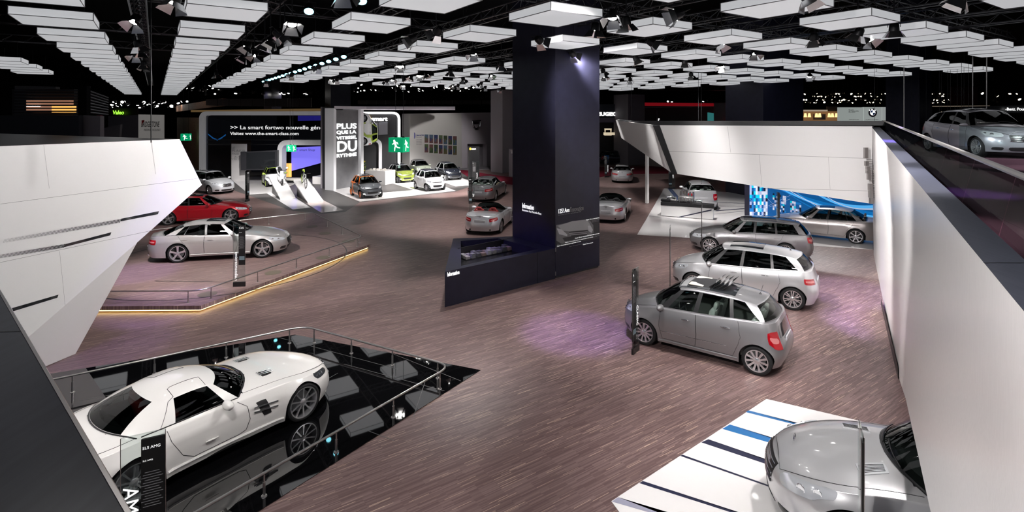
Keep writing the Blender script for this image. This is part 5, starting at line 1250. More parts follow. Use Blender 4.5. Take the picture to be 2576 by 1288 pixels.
# ---------------------------------------------------------------- white floor, counter and blue wall under the box
wf = thing('display_floor', 'white display floor with fine dark lines around the silver rear-view hatchback', 'display floor')
mb = MB(); mb.prism([(p.x,p.y) for p in (GP(1671,474),GP(1603,590.5),GP(1745,599),GP(2196,628),GP(2196,560),GP(2000,500),GP(1873,486))], .001, .008); mb.build('white_floor', M_WHITEF, wf)
mb = MB()
for a, b in (((1648,474),(1716,507)),): pass
for a, b, w_ in (((1629,543),(1760,560),.03),((1796,509),(1873,512),.06),((1796,518),(1873,520),.04),((1800,531),(1873,525),.09),((1793,540),(1873,531),.03)):
    p_, q_ = GP(*a), GP(*b); t = (q_-p_).normalized(); n = Vector((-t.y,t.x,0))*w_; mb.poly([(*(p_+n).xy,.0095),(*(q_+n).xy,.0095),(*(q_-n).xy,.0095),(*(p_-n).xy,.0095)])
mb.build('dark_line', M_NAVYS, wf)
mb = MB()
for a, b in (((1681,474),(1706,503)),((1687,474),(1713,505))):
    p_, q_ = GP(*a), GP(*b); n = Vector((.07,0,0)); mb.poly([(*(p_+n).xy,.0095),(*(q_+n).xy,.0095),(*(q_-n).xy,.0095),(*(p_-n).xy,.0095)])
mb.build('blue_stripe', mat('denim_stripe', (.05,.09,.2), .3), wf)
ec = thing('display_counter', 'white counter with black top and a diagonal navy line, carrying a chrome engine', 'counter')
A_, B_ = GP(1663,544), GP(1794,554); D_ = (B_-A_).to_2d(); n = Vector((-D_.y,D_.x)).normalized()*.95
A2, B2 = A_.to_2d()+n, B_.to_2d()+n*.6
mb = MB(); mb.prism([(A_.x,A_.y),(B_.x,B_.y),(B2.x,B2.y),(A2.x,A2.y)], .04, .62); mb.build('counter_body', M_WHITE, ec)
mb = MB(); mb.prism([(A_.x-.03,A_.y-.03),(B_.x+.03,B_.y-.03),(B2.x+.03,B2.y),(A2.x-.03,A2.y)], .62, .80); mb.build('counter_top', M_BLACK, ec)
mb = MB(); mb.prism([(A_.x+.03,A_.y+.05),(B_.x-.03,B_.y+.05),(B2.x,B2.y),(A2.x,A2.y)], 0, .04); mb.build('plinth', M_BLACK, ec)
fn = lambda u, v: WP(u, v, A_, B_)+Vector((.0,-.006,0))
mb = MB(); mb.poly([fn(1702,546.5),fn(1706,548),fn(1790,530),fn(1790,526.5)]); mb.build('navy_line', M_NAVYS, ec)
en = thing('engine_display', 'chrome cutaway engine standing on the black counter top', 'engine', ((A_.x+B_.x)/2, (A_.y+B_.y)/2+.4, .80), math.atan2(D_.y,D_.x))
mb = MB(); mb.box((.1,0,.22), (.85,.36,.3), bev=.05); mb.build('engine_block', M_STEEL, en, smooth=True)
for i in range(5): mb = MB(); mb.lathe([(0,.3),(.05,.3),(.06,.05),(.06,-.02),(0,-.02)], 12, (-.2+.17*i, .02, .3)); mb.build('cylinder_cover', M_CHR, en, smooth=True)
mb = MB(); mb.tube([(-.5,0,.2),(-.7,.1,.25),(-.95,.05,.2)], .08, 10); mb.tube([(.5,0,.1),(.7,0,.14),(.95,0,.1)], .06, 10); mb.build('exhaust_pipe', M_CHR, en, smooth=True)
mb = MB()
for i in range(6): mb.tube([(-.4+i*.17,-.2,.02),(-.38+i*.17,-.28,.16),(-.42+i*.17,-.18,.3)], .02, 6)
mb.build('manifold', M_CHR, en, smooth=True)
mb = MB(); mb.box((-1.0,0,.06), (.5,.3,.1), bev=.02); mb.build('engine_mount', M_DARKM, en, smooth=True)
# blue graphic wall
U0, U1 = GP(1885,546), Vector((17.4,25.9,0)); U2 = U1+(U1-U0)*.3
gw = thing('graphic_wall', 'blue graphic wall with flowing light bands and white and cyan squares under the box', 'wall graphic', kind=None)
quadwall('wall_panel', U0, U2, 0, 3.6, .25, mat('graphic_blue', (.0,.035,.16), .3, emit=(.0,.10,.32), es=.35), parent=gw)
quadwall('dark_edge', GP(1873,543), U0, 0, 3.6, .2, M_NAVY, parent=gw)
mb = MB(); un = (U1-U0).cross(Vector((0,0,1))).normalized(); un = un if un.y < 0 else -un
def UW(u, v, k=1): return WP(u, v, U0, U1)+un*(.004+.003*k)
GC = [mat('print_cyan', (.0,.38,.52), .3, emit=(.0,.6,.8), es=.3), mat('print_white', (.62,.66,.78), .3, emit=(.7,.75,.9), es=.25), mat('print_lilac', (.33,.37,.55), .3, emit=(.4,.45,.7), es=.25), mat('print_navy', (.01,.02,.08), .3), mat('print_bright_blue', (.05,.32,.65), .3, emit=(.1,.5,1), es=.35), mat('print_mid_blue', (.01,.12,.36), .3, emit=(.0,.2,.6), es=.3)]
rr = random.Random(3)
for i in range(9):
    for j in range(10):
        if rr.random() < .84:
            u = 1886+i*5.0; v = 464+j*8.6; mb.poly([UW(u,v),UW(u+5,v),UW(u+5,v+8.6),UW(u,v+8.6)], rr.choice([0,0,1,1,2,3,5]))
for (uu, vv, n_, m_, s_) in ((1944,486,8,8,4.2),(1988,505,6,6,4.6)):
    for i in range(n_):
        for j in range(m_):
            if rr.random() < .6: u = uu+i*s_; v = vv+j*s_*1.25+i*1.0; mb.poly([UW(u,v),UW(u+s_,v+.6),UW(u+s_,v+s_*1.25+.6),UW(u,v+s_*1.25)], rr.choice([1,1,2,0,3,5]))
def band(u0, v0, u1, v1, sag, w0, w1, m, k):
    n = 18; pts = []
    for i in range(n+1): t = i/n; pts.append((u0+(u1-u0)*t, v0+(v1-v0)*t+sag*math.sin(PI*t)*(1-.4*t), w0+(w1-w0)*t))
    for a, b in zip(pts, pts[1:]): mb.poly([UW(a[0],a[1],k),UW(b[0],b[1],k),UW(b[0],b[1]+b[2],k),UW(a[0],a[1]+a[2],k)], m)
band(1935,462,2230,540,12,3,26,5,2); band(1950,466,2230,548,18,3,10,4,3); band(1975,472,2230,556,22,1.5,5,1,4); band(1960,470,2230,565,30,1,9,5,3); band(2040,478,2230,515,22,3,14,4,3); band(2060,480,2230,522,26,1,4,1,4); band(2090,478,2230,500,14,2,12,3,3); band(2000,480,2230,580,26,1,2,4,4)
for a, b in (((1886,500),(1940,556)),((1886,540),(1990,490)),((1930,498),(1990,560)),((1936,520),(1988,500))): mb.poly([UW(*a,2),UW(*b,2),UW(b[0],b[1]+.8,2),UW(a[0],a[1]+.8,2)], 2)
mb.build('printed_graphic', GC, gw)
# ---------------------------------------------------------------- microcar stand: floors
gf = floorpiece('display_floor', [(520,455),(735,530),(808,538),(868,533),(905,509),(1146,482),(1180,470),(1192,452),(1150,430),(1000,418),(700,418),(560,430)], M_GREYF, .004, 'dark grey floor of the microcar stand', 'display floor'); 
wfs = thing('display_floor', 'white glossy floor patches of the microcar stand', 'display floor')
def patchf(px, m=M_WHITEF, name='white_floor', z=.004, h=.010):
    mb = MB(); pts = [GP(*p) for p in px]; mb.prism([(p.x,p.y) for p in pts], z, h); return mb.build(name, m, wfs)
patchf([(583,453),(627,489.5),(674,486.5),(705,478),(745,462),(735,452),(700,445),(618,445)])
patchf([(672,487),(736,527),(781,522.5),(745,499),(712,475)]); patchf([(745,495),(808,536),(864,529),(817,506),(790,482)], mat('rose_gloss_floor', (.5,.42,.39), .2, coat=.3))
patchf([(833,478),(905,507.5),(1146,480),(1100,463),(1060,452),(968,446),(960,452),(880,452)]); patchf([(1105,455),(1145,468.5),(1190,466),(1192,458),(1150,444)])
patchf([(962,485),(1041,478.3),(972,457),(925,466)], M_GREYF, 'grey_inlay', .010, .0115)
rc = floorpiece('red_carpet', [(1145,424),(1185,450),(1240,460),(1302,466),(1302,448),(1240,440)], carpet('carpet_crimson', (.10,.008,.018), (.14,.012,.025)), .012, 'crimson carpet strip in front of the grey building', 'carpet')
rc2 = floorpiece('red_carpet', [(1508,420),(1508,446),(1560,438),(1700,436),(1860,462),(1860,440),(1640,418)], carpet('carpet_crimson', (.10,.008,.018), (.14,.012,.025)), .012, 'crimson carpet behind the white support post', 'carpet')
# ---------------------------------------------------------------- left glass pavilion
lp = thing('glass_pavilion', 'wide white-framed dark glass pavilion lettered La smart fortwo', 'pavilion')
G0, G1 = GP(512,453.5), GP(812,456); GT = 5.8
def LG(u, v): return WP(u, v, G0, G1)
mb = MB(); fr = fillet([G0, V3(G0.to_2d(), GT), V3(G1.to_2d(), GT+.0)], .5, 6)
def framebar(mb, pts, w_, dpt, t):
    """square-section bar along pts, dpt deep across t"""
    n = Vector((-t.y, t.x, 0)); vs = []; k = len(pts)
    for i, p_ in enumerate(pts):
        d_ = (pts[min(i+1,k-1)]-pts[max(i-1,0)]).normalized(); s_ = d_.cross(n).normalized()
        for a, b in ((-.5,-.5),(.5,-.5),(.5,.5),(-.5,.5)): vs.append(p_+s_*w_*a+n*dpt*b)
    fs = [(i*4+j, i*4+(j+1)%4, i*4+4+(j+1)%4, i*4+4+j) for i in range(k-1) for j in range(4)]+[(3,2,1,0), tuple((k-1)*4+j for j in range(4))]
    mb.add(vs, fs)
tg = (G1-G0).normalized(); M_FRAME = mat('frame_white', (.66,.66,.68), .35, emit=(1,1,1), es=.03)  # frame white has a faint glow put into it
framebar(mb, fr, .34, .7, tg); mb.build('white_frame', M_FRAME, lp)
g0 = G0+tg*.25; zg = LG(600,352).z; gm_ = LG(581,400).to_2d(); mb = MB(); mb.add([V3(g0.to_2d(),zg), V3(G1.to_2d(),zg), V3(G1.to_2d(),GT-.2), V3(g0.to_2d(),GT-.2)], [(0,1,2,3)]); mb.add([V3(g0.to_2d(),.05), V3(gm_,.05), V3(gm_,zg), V3(g0.to_2d(),zg)], [(0,1,2,3)]); mb.build('glass_front', M_PANEB, lp)
mb = MB(); nb_ = Vector((-tg.y,tg.x,0)); nb_ = nb_ if nb_.y > 0 else -nb_
back = [g0+nb_*7, G1+nb_*7]; mb.add([V3(back[0].to_2d(),0),V3(back[1].to_2d(),0),V3(back[1].to_2d(),GT),V3(back[0].to_2d(),GT)], [(0,1,2,3)]); mb.build('rear_wall', mat('pavilion_dark', (.02,.022,.035), .5), lp)
mb = MB(); mb.add([V3(g0.to_2d(),GT+.1),V3(G1.to_2d(),GT+.1),V3(back[1].to_2d(),GT+.1),V3(back[0].to_2d(),GT+.1)], [(0,1,2,3)]); mb.build('pavilion_roof', M_BLACK, lp)
wtext(">> La smart fortwo nouvelle géné", (580,325), 813, G0, G1, M_TXTW, lp, off=.06, v1=315.5, bold=.004); wtext("Visitez www.the-smart-class.com", (580,339.5), 752, G0, G1, M_TXTW, lp, off=.06, v1=331.5, bold=.004)
mb = MB(); 
for u in (548,): pass
for v in (352,363): a, b = LG(521,v), LG(811,v); mb.tube([a,b], .04, 5)
mb.build('transom', M_BLACK, lp)
mb = MB(); mb.poly([LG(523,295)+nb_*.1,LG(552,300)+nb_*.1,LG(552,335)+nb_*.1,LG(523,331)+nb_*.1]); mb.poly([LG(553,300)+nb_*.1,LG(582,308)+nb_*.1,LG(582,337)+nb_*.1,LG(553,335)+nb_*.1]); mb.build('grey_wall_panel', mat('panel_grey_blue', (.22,.22,.25), .6), lp)
mb = MB(); pts = [(521,336),(534,346),(545,351),(557,344),(566,337)]
for a, b in zip(pts, pts[1:]): mb.poly([LG(a[0],a[1])+nb_*.12,LG(b[0],b[1])+nb_*.12,LG(b[0],b[1]+4)+nb_*.12,LG(a[0],a[1]+3)+nb_*.12])
mb.build('blue_wave', mat('wave_blue', (.02,.2,.6), .4, emit=(.03,.3,.8), es=.6), lp)
mb = MB(); mb.poly([LG(745,291)+nb_*.3,LG(810,291)+nb_*.3,LG(810,303)+nb_*.3,LG(745,304)+nb_*.3]); mb.build('violet_screen', mat('violet_glow', (.1,.08,.5), .5, emit=(.06,.05,.5), es=.6), lp)
# translucent left return of the pavilion
mb = MB(); a, b = G0+Vector((-.1,.1,0)), G0+Vector((-1.2,5,0)); mb.add([a,b,V3(b.to_2d(),GT),V3(a.to_2d(),GT)], [(0,1,2,3)]); mb.build('side_glass', M_PANE, lp)
# white wall strip "le plaisir passe au vert"
ws_ = thing('wall_strip', 'tall white curved strip lettered le plaisir passe au vert in front of the glass', 'sign'); S0, S1 = GP(582,455.5), GP(619,456.5)
quadwall('strip_board', S0, S1, 0, DP(600,361,GP(600,454).y).z, .12, M_WHITEF, parent=ws_)
for s_, v, v1, u0, u1 in (("LE",375,369,583,591),("PLAISIR",382,376,583,618),("PASSE",389,384,584,602),("AU",397,392,590,601),("VERT",402,398,583,603)): wtext(s_, (u0,v), u1, S0, S1, mat('grey_print', (.35,.35,.36), .5), ws_, v1=v1)
tv = thing('wall_screen', 'large dark television screen between the white strip and the inner frame', 'screen'); H0, H1 = GP(605,459), GP(698,460)
def TVW(u, v): return WP(u, v, H0, H1)
mb = MB(); wallpoly(mb, [TVW(605,382),TVW(697,378),TVW(697,427),TVW(606,428.5)], .3); mb.build('screen_case', mat('case_grey', (.035,.035,.04), .4), tv)
mb = MB(); mb.poly([TVW(620,384)+Vector((0,-.02,0)),TVW(692,382)+Vector((0,-.02,0)),TVW(692,424)+Vector((0,-.02,0)),TVW(620,425)+Vector((0,-.02,0))]); mb.build('screen_glass', M_ROOFG, tv)
mb = MB(); p_ = H0+tg*.5; mb.box((p_.x,p_.y+.2,1.1), (.12,.2,2.2)); mb.build('screen_post', M_DARKM, tv)
# inner white frame with violet shop screen
inf = thing('shop_alcove', 'white-framed alcove with a violet screen lettered smart Shop', 'alcove'); I0, I1 = GP(709,457.5), GP(812,459)
IT = WP(709,358,I0,I1).z; mb = MB(); ti = (I1-I0).normalized(); framebar(mb, fillet([I0, V3(I0.to_2d(),IT), V3(I1.to_2d(),IT)], .7, 6), .42, .7, ti); mb.build('white_frame', M_FRAME, inf)
ni = Vector((-ti.y,ti.x,0)); ni = ni if ni.y > 0 else -ni
def IW(u, v, k=2.4): return WP(u, v, I0+ni*k, I1+ni*k)
mb = MB(); mb.poly([IW(733,371),IW(811,368),IW(811,409),IW(733,430)]); mb.build('violet_screen', mat('violet_screen', (.12,.11,.4), .5, emit=(.14,.12,.62), es=.62), inf)
mb = MB(); mb.poly([IW(716,364,2.6),IW(811,362,2.6),IW(811,455,2.6),IW(716,455,2.6)]); mb.build('alcove_back', M_VOID, inf)
wtext("> smart Shop", (746,379.5), 792, I0+ni*2.35, I1+ni*2.35, mat('violet_print', (.3,.3,.6), .5), inf, v1=373.5)
mb = MB(); q_ = IW(726,428,2.2); mb.box((q_.x,q_.y,q_.z), (.5,.1,1.2)); mb.build('lamp_panel', mat('amber_glow', (.8,.4,.1), .5, emit=(1,.5,.12), es=.5), inf)
tbn = thing('shop_counter', 'dark shop counter with small goods in the alcove', 'counter'); c1 = GP(750,443); mb = MB(); mb.box((c1.x+1.9,c1.y+.2,.55), (3.4,.8,1.1), rz=-.1); mb.build('counter_body', M_DARKM, tbn); mb = MB(); mb.box((c1.x+1.9,c1.y+.2,1.13), (3.6,.9,.06), rz=-.1); mb.build('counter_top', M_LILAC, tbn)
ben = thing('bench', 'low pale upholstered bench in front of the shop alcove', 'bench', GP(738,459)); mb = MB(); mb.box((0,0,.28), (1.7,.7,.2), bev=.08); mb.build('cushion', M_BROWN, ben, smooth=True); mb = MB(); mb.box((0,0,.09), (1.4,.5,.18)); mb.build('base', M_DARKM, ben)
# ---------------------------------------------------------------- totem wall between the pavilions
tw_ = thing('totem_wall', 'tall dark wall slab with white edge and a white car emblem between the pavilions', 'wall slab'); N0, N1 = GP(811,474), GP(832,476)
quadwall('slab', N0, N1, 0, 6.25, 1.2, mat('slab_dark', (.03,.03,.035), .5), parent=tw_); quadwall('white_edge', N0+Vector((-.13,-.02,0)), N0+Vector((0,-.02,0)), 0, 6.27, .9, M_LILAC, parent=tw_)
mb = MB(); 
def NW(u, v, k=.01): return WP(u, v, N0+Vector((0,-k,0)), N1+Vector((0,-k,0)))
for a in ([(818,294),(822,294),(822,296),(820,296),(820,319),(822,319),(822,321),(818,321)],[(823,295),(828,299),(829,307),(828,315),(823,320)],[(820,300),(823,300),(823,302),(820,302)],[(820,306),(823,306),(823,308),(820,308)],[(820,312),(823,312),(823,314),(820,314)]): mb.poly([NW(*x) for x in a])
mb.build('emblem', M_TXTW, tw_); wtext("mobile", (818.5,327.5), 828, N0+Vector((0,-.01,0)), N1+Vector((0,-.01,0)), M_TXTG, tw_, v1=325.5)
# ---------------------------------------------------------------- right pavilion
rp = thing('white_pavilion', 'white C-shaped pavilion with thin roof and grey wall lettered plus que la vitesse', 'pavilion')
Y0, Y1 = GP(835,478.5), Vector((-12.55,42.6,0)); k_ = (905-HX)/F; Y1 = Vector((k_*42.8, 42.8, 0))
def YW(u, v): return WP(u, v, Y0, Y1)
ty = (Y1-Y0).normalized(); ny = Vector((-ty.y,ty.x,0)); ny = ny if ny.y > 0 else -ny
mb = MB(); wallpoly(mb, [YW(838,277),YW(902,277),V3(YW(902,400).to_2d(),0),V3(YW(838,400).to_2d(),0)], .3); mb.build('grey_wall', M_GREYW, rp)
mb = MB(); wallpoly(mb, [YW(832,272)-ny*.3,YW(838.5,276)-ny*.3,V3((YW(838.5,400)-ny*.3).to_2d(),0),V3((YW(832,400)-ny*.3).to_2d(),0)], .9); wallpoly(mb, [YW(901,276)-ny*.3,YW(907.5,276)-ny*.3,V3((YW(907.5,400)-ny*.3).to_2d(),0),V3((YW(901,400)-ny*.3).to_2d(),0)], .9); mb.build('white_leg', M_FRAME, rp)
mb = MB(); a, b, c_, d_ = YW(831,272.5), YW(905,270)-ny*.2, DP(1145,268.5,43), DP(1145,268.5,50); e_ = DP(860,270,50)
zt = 6.33; mb.prism([(q.x,q.y) for q in (a-ny*.4,b-ny*.5,c_,d_,e_)], [6.12]*5, [zt,zt,zt,zt,zt]); mb.build('roof_slab', mat('roof_lilac_white', (.5,.47,.52), .4), rp)
for s_, v, v1, u0, u1, bo in (("PLUS",324.5,311,845,895,.012),("QUE LA",337,329,845.5,895,.01),("VITESSE,",351,343.5,846,897,.01),("DU",382.5,356,845.5,895,.02),("RYTHME",396.5,388,845.5,895.5,.01)): wtext(s_, (u0,v), u1, Y0, Y1, M_SIGNW, rp, v1=v1, bold=bo, off=.04)
# back frames and sign
X0, X1 = Vector((DP(915,300,47).x,47,0)), Vector((DP(1005,300,47.5).x,47.5,0))
def XW(u, v): return WP(u, v, X0, X1)
tx = (X1-X0).normalized(); mb = MB(); framebar(mb, fillet([XW(905,284), XW(1004,284), XW(1004,452)], .6, 6), .2, .5, tx); mb.build('white_frame', M_SIGNW, rp)  # glows in the lit sign white, though only a frame
mb = MB(); nx = Vector((-tx.y,tx.x,0)); nx = nx if nx.y > 0 else -nx; mb.poly([XW(905,286)+nx*.1,XW(1002,286)+nx*.1,XW(1002,445)+nx*.1,XW(905,445)+nx*.1]); mb.build('dark_backdrop', mat('backdrop_dark', (.018,.018,.02), .5), rp)
mb = MB(); framebar(mb, fillet([XW(905,353), XW(957,353), XW(957,452)], .5, 6), .26, .5, tx); mb.build('inner_frame', M_FRAME, rp)
wtext("smart", (935,303.5), 975, X0, X1, M_SIGNW, rp, off=.08, v1=294, bold=.02)
mb = MB(); cq = XW(927,298); mb.tube([cq+tx*math.cos(t)*.2+Vector((0,0,math.sin(t)*.2)) for t in [PI*.3+2*PI*i/20*.72 for i in range(20)]], .06, 6); mb.poly([cq+tx*.02+Vector((0,-.06,.22)), cq+tx*.3+Vector((0,-.06,0)), cq+tx*.02+Vector((0,-.06,-.22))]); mb.build('round_logo', mat('sign_amber', (.9,.5,.02), .4, emit=(1,.6,.03), es=1.0), rp)
mb = MB(); mb.poly([XW(931,310)+nx*.05,XW(951,308)+nx*.05,XW(951,340)+nx*.05,XW(931,342)+nx*.05]); mb.poly([XW(952,308)+nx*.05,XW(975,306)+nx*.05,XW(975,338)+nx*.05,XW(952,340)+nx*.05]); mb.build('grey_wall_panel', mat('panel_grey_blue', (.2,.2,.22), .6), rp)
# reception block and table
rb_ = thing('reception_block', 'pale stone reception block behind the grey and orange microcar', 'counter'); b0, b1 = GP(919,462), GP(969,465.5); D_ = (b1-b0).to_2d(); n = Vector((-D_.y,D_.x)).normalized()*1.3
mb = MB(); mb.prism([(b0.x,b0.y),(b1.x,b1.y),(b1.x+n.x,b1.y+n.y),(b0.x+n.x,b0.y+n.y)], 0, 1.12); mb.build('block_body', mat('pale_stone', (.42,.41,.4), .3), rb_)
for i in range(7):
    q_ = b0.to_2d()+D_*(.12+i*.12)+n*(.3+.1*(i%3)); mb = MB(); mb.box((0,0,.05+.02*(i%2)), (.18,.12,.1+.04*(i%2))); o = mb.build('leaflet_stack', mat('leaflet_%d' % (i%2), ((.3,.28,.24),(.45,.43,.4))[i%2], .5)); o.location = (q_.x,q_.y,1.12); tag(o, 'small leaflet stack on the reception block', 'leaflets', 'leaflet stacks on the reception block')
pt = thing('potted_plant', 'small yellow flowering plant behind the reception block', 'plant', (*(GP(912,455)).to_2d(), 0)); mb = MB(); mb.lathe([(0,0),(.2,0),(.26,.7),(0,.7)], 14); mb.build('pot', M_DARKM, pt)
mb = MB(); r7 = random.Random(5)
for i in range(60):
    a = r7.uniform(0,2*PI); h_ = r7.uniform(.2,1.0); l_ = r7.uniform(.1,.35); c = Vector((math.cos(a)*l_, math.sin(a)*l_, .7+h_)); t = Vector((-math.sin(a),math.cos(a),0))*.06; mb.poly([c-t, c+Vector((0,0,-.08)), c+t, c+Vector((math.cos(a)*.1,math.sin(a)*.1,.08))], i % 3 == 0)
mb.build('leaves', [mat('leaf_green', (.06,.12,.02), .5), mat('petal_yellow', (.6,.5,.03), .5)], pt)
ta_ = thing('display_table', 'white high table behind the olive green microcar', 'table', (*GP(1000,436).to_2d(), 0)); mb = MB(); mb.box((0,0,1.05), (2.6,1.1,.12), bev=.04); mb.build('table_top', M_WHITEF, ta_, smooth=True)
for sx in (-1.15,1.15): mb = MB(); mb.box((sx,0,.5), (.14,.9,1.0)); mb.build('leg', M_WHITEF, ta_)
# ---------------------------------------------------------------- ramps with scooter and bicycle
def ramp(ft0, ft1, rear0, zt, label):
    t = thing('display_ramp', label, 'ramp', (ft0.x,ft0.y,0)); L = (rear0-ft0); w_ = ft1-ft0; w_.z = 0; L.z = 0; L = L.normalized()*4.2
    mb = MB(); A, B, C_, D_ = Z0, w_, w_+L, L; up = Vector((0,0,zt)); b_ = Vector((0,0,.07)); k = L.normalized()*.7
    mb.add([A+b_,B+b_,C_+up,D_+up, A,B,C_+up-Vector((0,0,.12)),D_+up-Vector((0,0,.12))], [(0,1,2,3),(4,5,1,0),(1,5,6,2),(4,0,3,7),(3,2,6,7),(5,4,7,6)]); mb.build('ramp_deck', M_WHITEF, t)
    mb = MB(); q = .85; mb.add([A+L*.22+w_*.08, B+L*.22-w_*.08, C_-k-w_*.08, D_-k+w_*.08, A+L*.22+w_*.08+up*.2, B+L*.22-w_*.08+up*.2, C_-k-w_*.08+up*.8, D_-k+w_*.08+up*.8], [(3,2,1,0),(0,1,5,4),(1,2,6,5),(2,3,7,6),(3,0,4,7)]); mb.build('ramp_body', M_BLACK, t)
    e = math.atan2(L.y, L.x); slope = math.atan2(zt-.07, L.length)
    o = text('lettering', 'smart electric', M_TXTB, t, (w_*.93+L*.95+up*.96+Vector((0,0,.02)))[:], .26, rot=(0,0,0), ext=.002)
    o.rotation_euler = Matrix.Rotation(e+PI, 4, 'Z').to_euler(); X_ = (-L-Vector((0,0,zt-.07))).normalized(); Y_ = w_.normalized(); Zx = X_.cross(Y_); 
    o.rotation_euler = Matrix((X_, Y_ if Zx.z > 0 else -Y_, Zx if Zx.z > 0 else -Zx)).transposed().to_euler()
    return t, L, w_, zt
r1_ = ramp(GP(705,503), GP(743,498), GP(676,483), 1.08, 'white tilted ramp carrying the white electric scooter'); r2_ = ramp(GP(774.6,512), GP(814,508), GP(744,494.6), 1.09, 'white tilted ramp carrying the bicycle')
def torus(mb, c, R_, r, n=24, k=6, axis='y', m=0):
    mb.tube([Vector(c)+(Vector((math.cos(t),0,math.sin(t))) if axis == 'y' else Vector((0,math.cos(t),math.sin(t))))*R_ for t in [2*PI*i/n for i in range(n)]], r, k, closed=True, m=m)
def onramp(t, r_, q, s=.5):
    o, L, w_, zt = r_; X_ = (-L-Vector((0,0,zt-.07))).normalized(); Y_ = Vector((0,0,1)).cross(X_).normalized(); Z_ = X_.cross(Y_); t.rotation_euler = Matrix((X_,Y_,Z_)).transposed().to_euler()
    p_ = Vector((o.location.x,o.location.y,0))+w_*s+L*q; p_.z = .07+(zt-.07)*q+.015; t.location = p_
sc = thing('electric_scooter', 'white and black electric scooter on the left ramp', 'scooter')
for x in (.65,-.62): 
    mb = MB(); torus(mb, (x,0,.25), .2, .055, k=8); o = mb.build('wheel', M_RUB, sc, smooth=True); mb = MB(); mb.lathe([(0,.03),(.12,.03),(.15,.01),(.15,-.01),(.12,-.03),(0,-.03)], 14, (x,0,.25), axis='y'); mb.build('rim', M_ALU, o, smooth=True)
mb = MB(); mb.tube([(.62,0,.35),(.55,0,.62),(.42,0,.98)], [.1,.17,.1], 10); mb.tube([(.66,0,.5),(.2,0,.22),(-.15,0,.25),(-.35,0,.5)], [.1,.13,.15,.17], 10); mb.tube([(.3,0,.55),(-.2,0,.55),(-.75,0,.72),(-.95,0,.8)], [.02,.15,.16,.06], 10); mb.build('fairing', M_SWHT, sc, smooth=True)
mb = MB(); mb.tube([(.15,0,.72),(-.25,0,.76),(-.7,0,.84)], [.08,.13,.1], 10); mb.build('saddle', M_BLACK, sc, smooth=True)
mb = MB(); mb.tube([(.35,-.36,1.06),(.42,-.15,1.02),(.42,.15,1.02),(.35,.36,1.06)], .022, 8); mb.tube([(.6,.0,.3),(.44,0,1.0)], .03, 8); mb.build('handlebar', M_BLACK, sc, smooth=True)
for y in (-.34,.34): mb = MB(); mb.lathe([(0,.02),(.06,.015),(.07,0),(0,-.02)], 12, (.42,y,1.2), axis='x'); mb.tube([(.38,y*.9,1.05),(.42,y,1.18)], .008, 5); mb.build('side_mirror', M_SWHT, sc, smooth=True)
mb = MB(); mb.lathe([(0,.02),(.07,.01),(.09,-.02)], 14, (.68,0,.72), axis='x'); mb.build('headlight', M_LED, sc, smooth=True)
onramp(sc, r1_, .72, .55)
bk = thing('bicycle', 'black and lime bicycle on the right ramp', 'bicycle')
for x in (.52,-.52):
    mb = MB(); torus(mb, (x,0,.34), .32, .022, 32, 6); o = mb.build('wheel', M_RUB, bk, smooth=True); mb = MB(); torus(mb, (x,0,.34), .295, .012, 32, 5)
    for i in range(12): a = PI*2*i/12; mb.tube([(x,0,.34),(x+.295*math.cos(a),0,.34+.295*math.sin(a))], .004, 3)
    mb.tube([(x,-.05,.34),(x,.05,.34)], .03, 8); mb.build('rim', M_LIME if x < 0 else M_ALU, o, smooth=True)
mb = MB(); 
for a, b in (((.52,.34),(.36,.92)),((.40,.80),(-.12,.36)),((.38,.86),(-.2,.82)),((-.2,.86),(-.12,.30)),((-.12,.34),(-.52,.34)),((-.2,.78),(-.52,.34))): mb.tube([(a[0],0,a[1]),(b[0],0,b[1])], .022, 8)
mb.build('frame', M_SWHT, bk, smooth=True)
mb = MB(); mb.tube([(.36,-.3,.98),(.4,-.1,1.0),(.36,0,.94),(.4,.1,1.0),(.36,.3,.98)], .016, 8); mb.build('handlebar', M_BLACK, bk, smooth=True)
mb = MB(); mb.tube([(-.05,0,.98),(-.2,0,.98),(-.34,0,.99)], [.03,.05,.09], 8); mb.build('saddle', M_LIME, bk, smooth=True)
mb = MB(); torus(mb, (-.12,.04,.34), .09, .01, 20, 5); mb.tube([(-.12,.06,.34),(-.03,.08,.2)], .012, 5); mb.tube([(-.12,-.06,.34),(-.21,-.08,.48)], .012, 5); mb.build('crank', M_DARKM, bk, smooth=True)
onramp(bk, r2_, .70, .42)
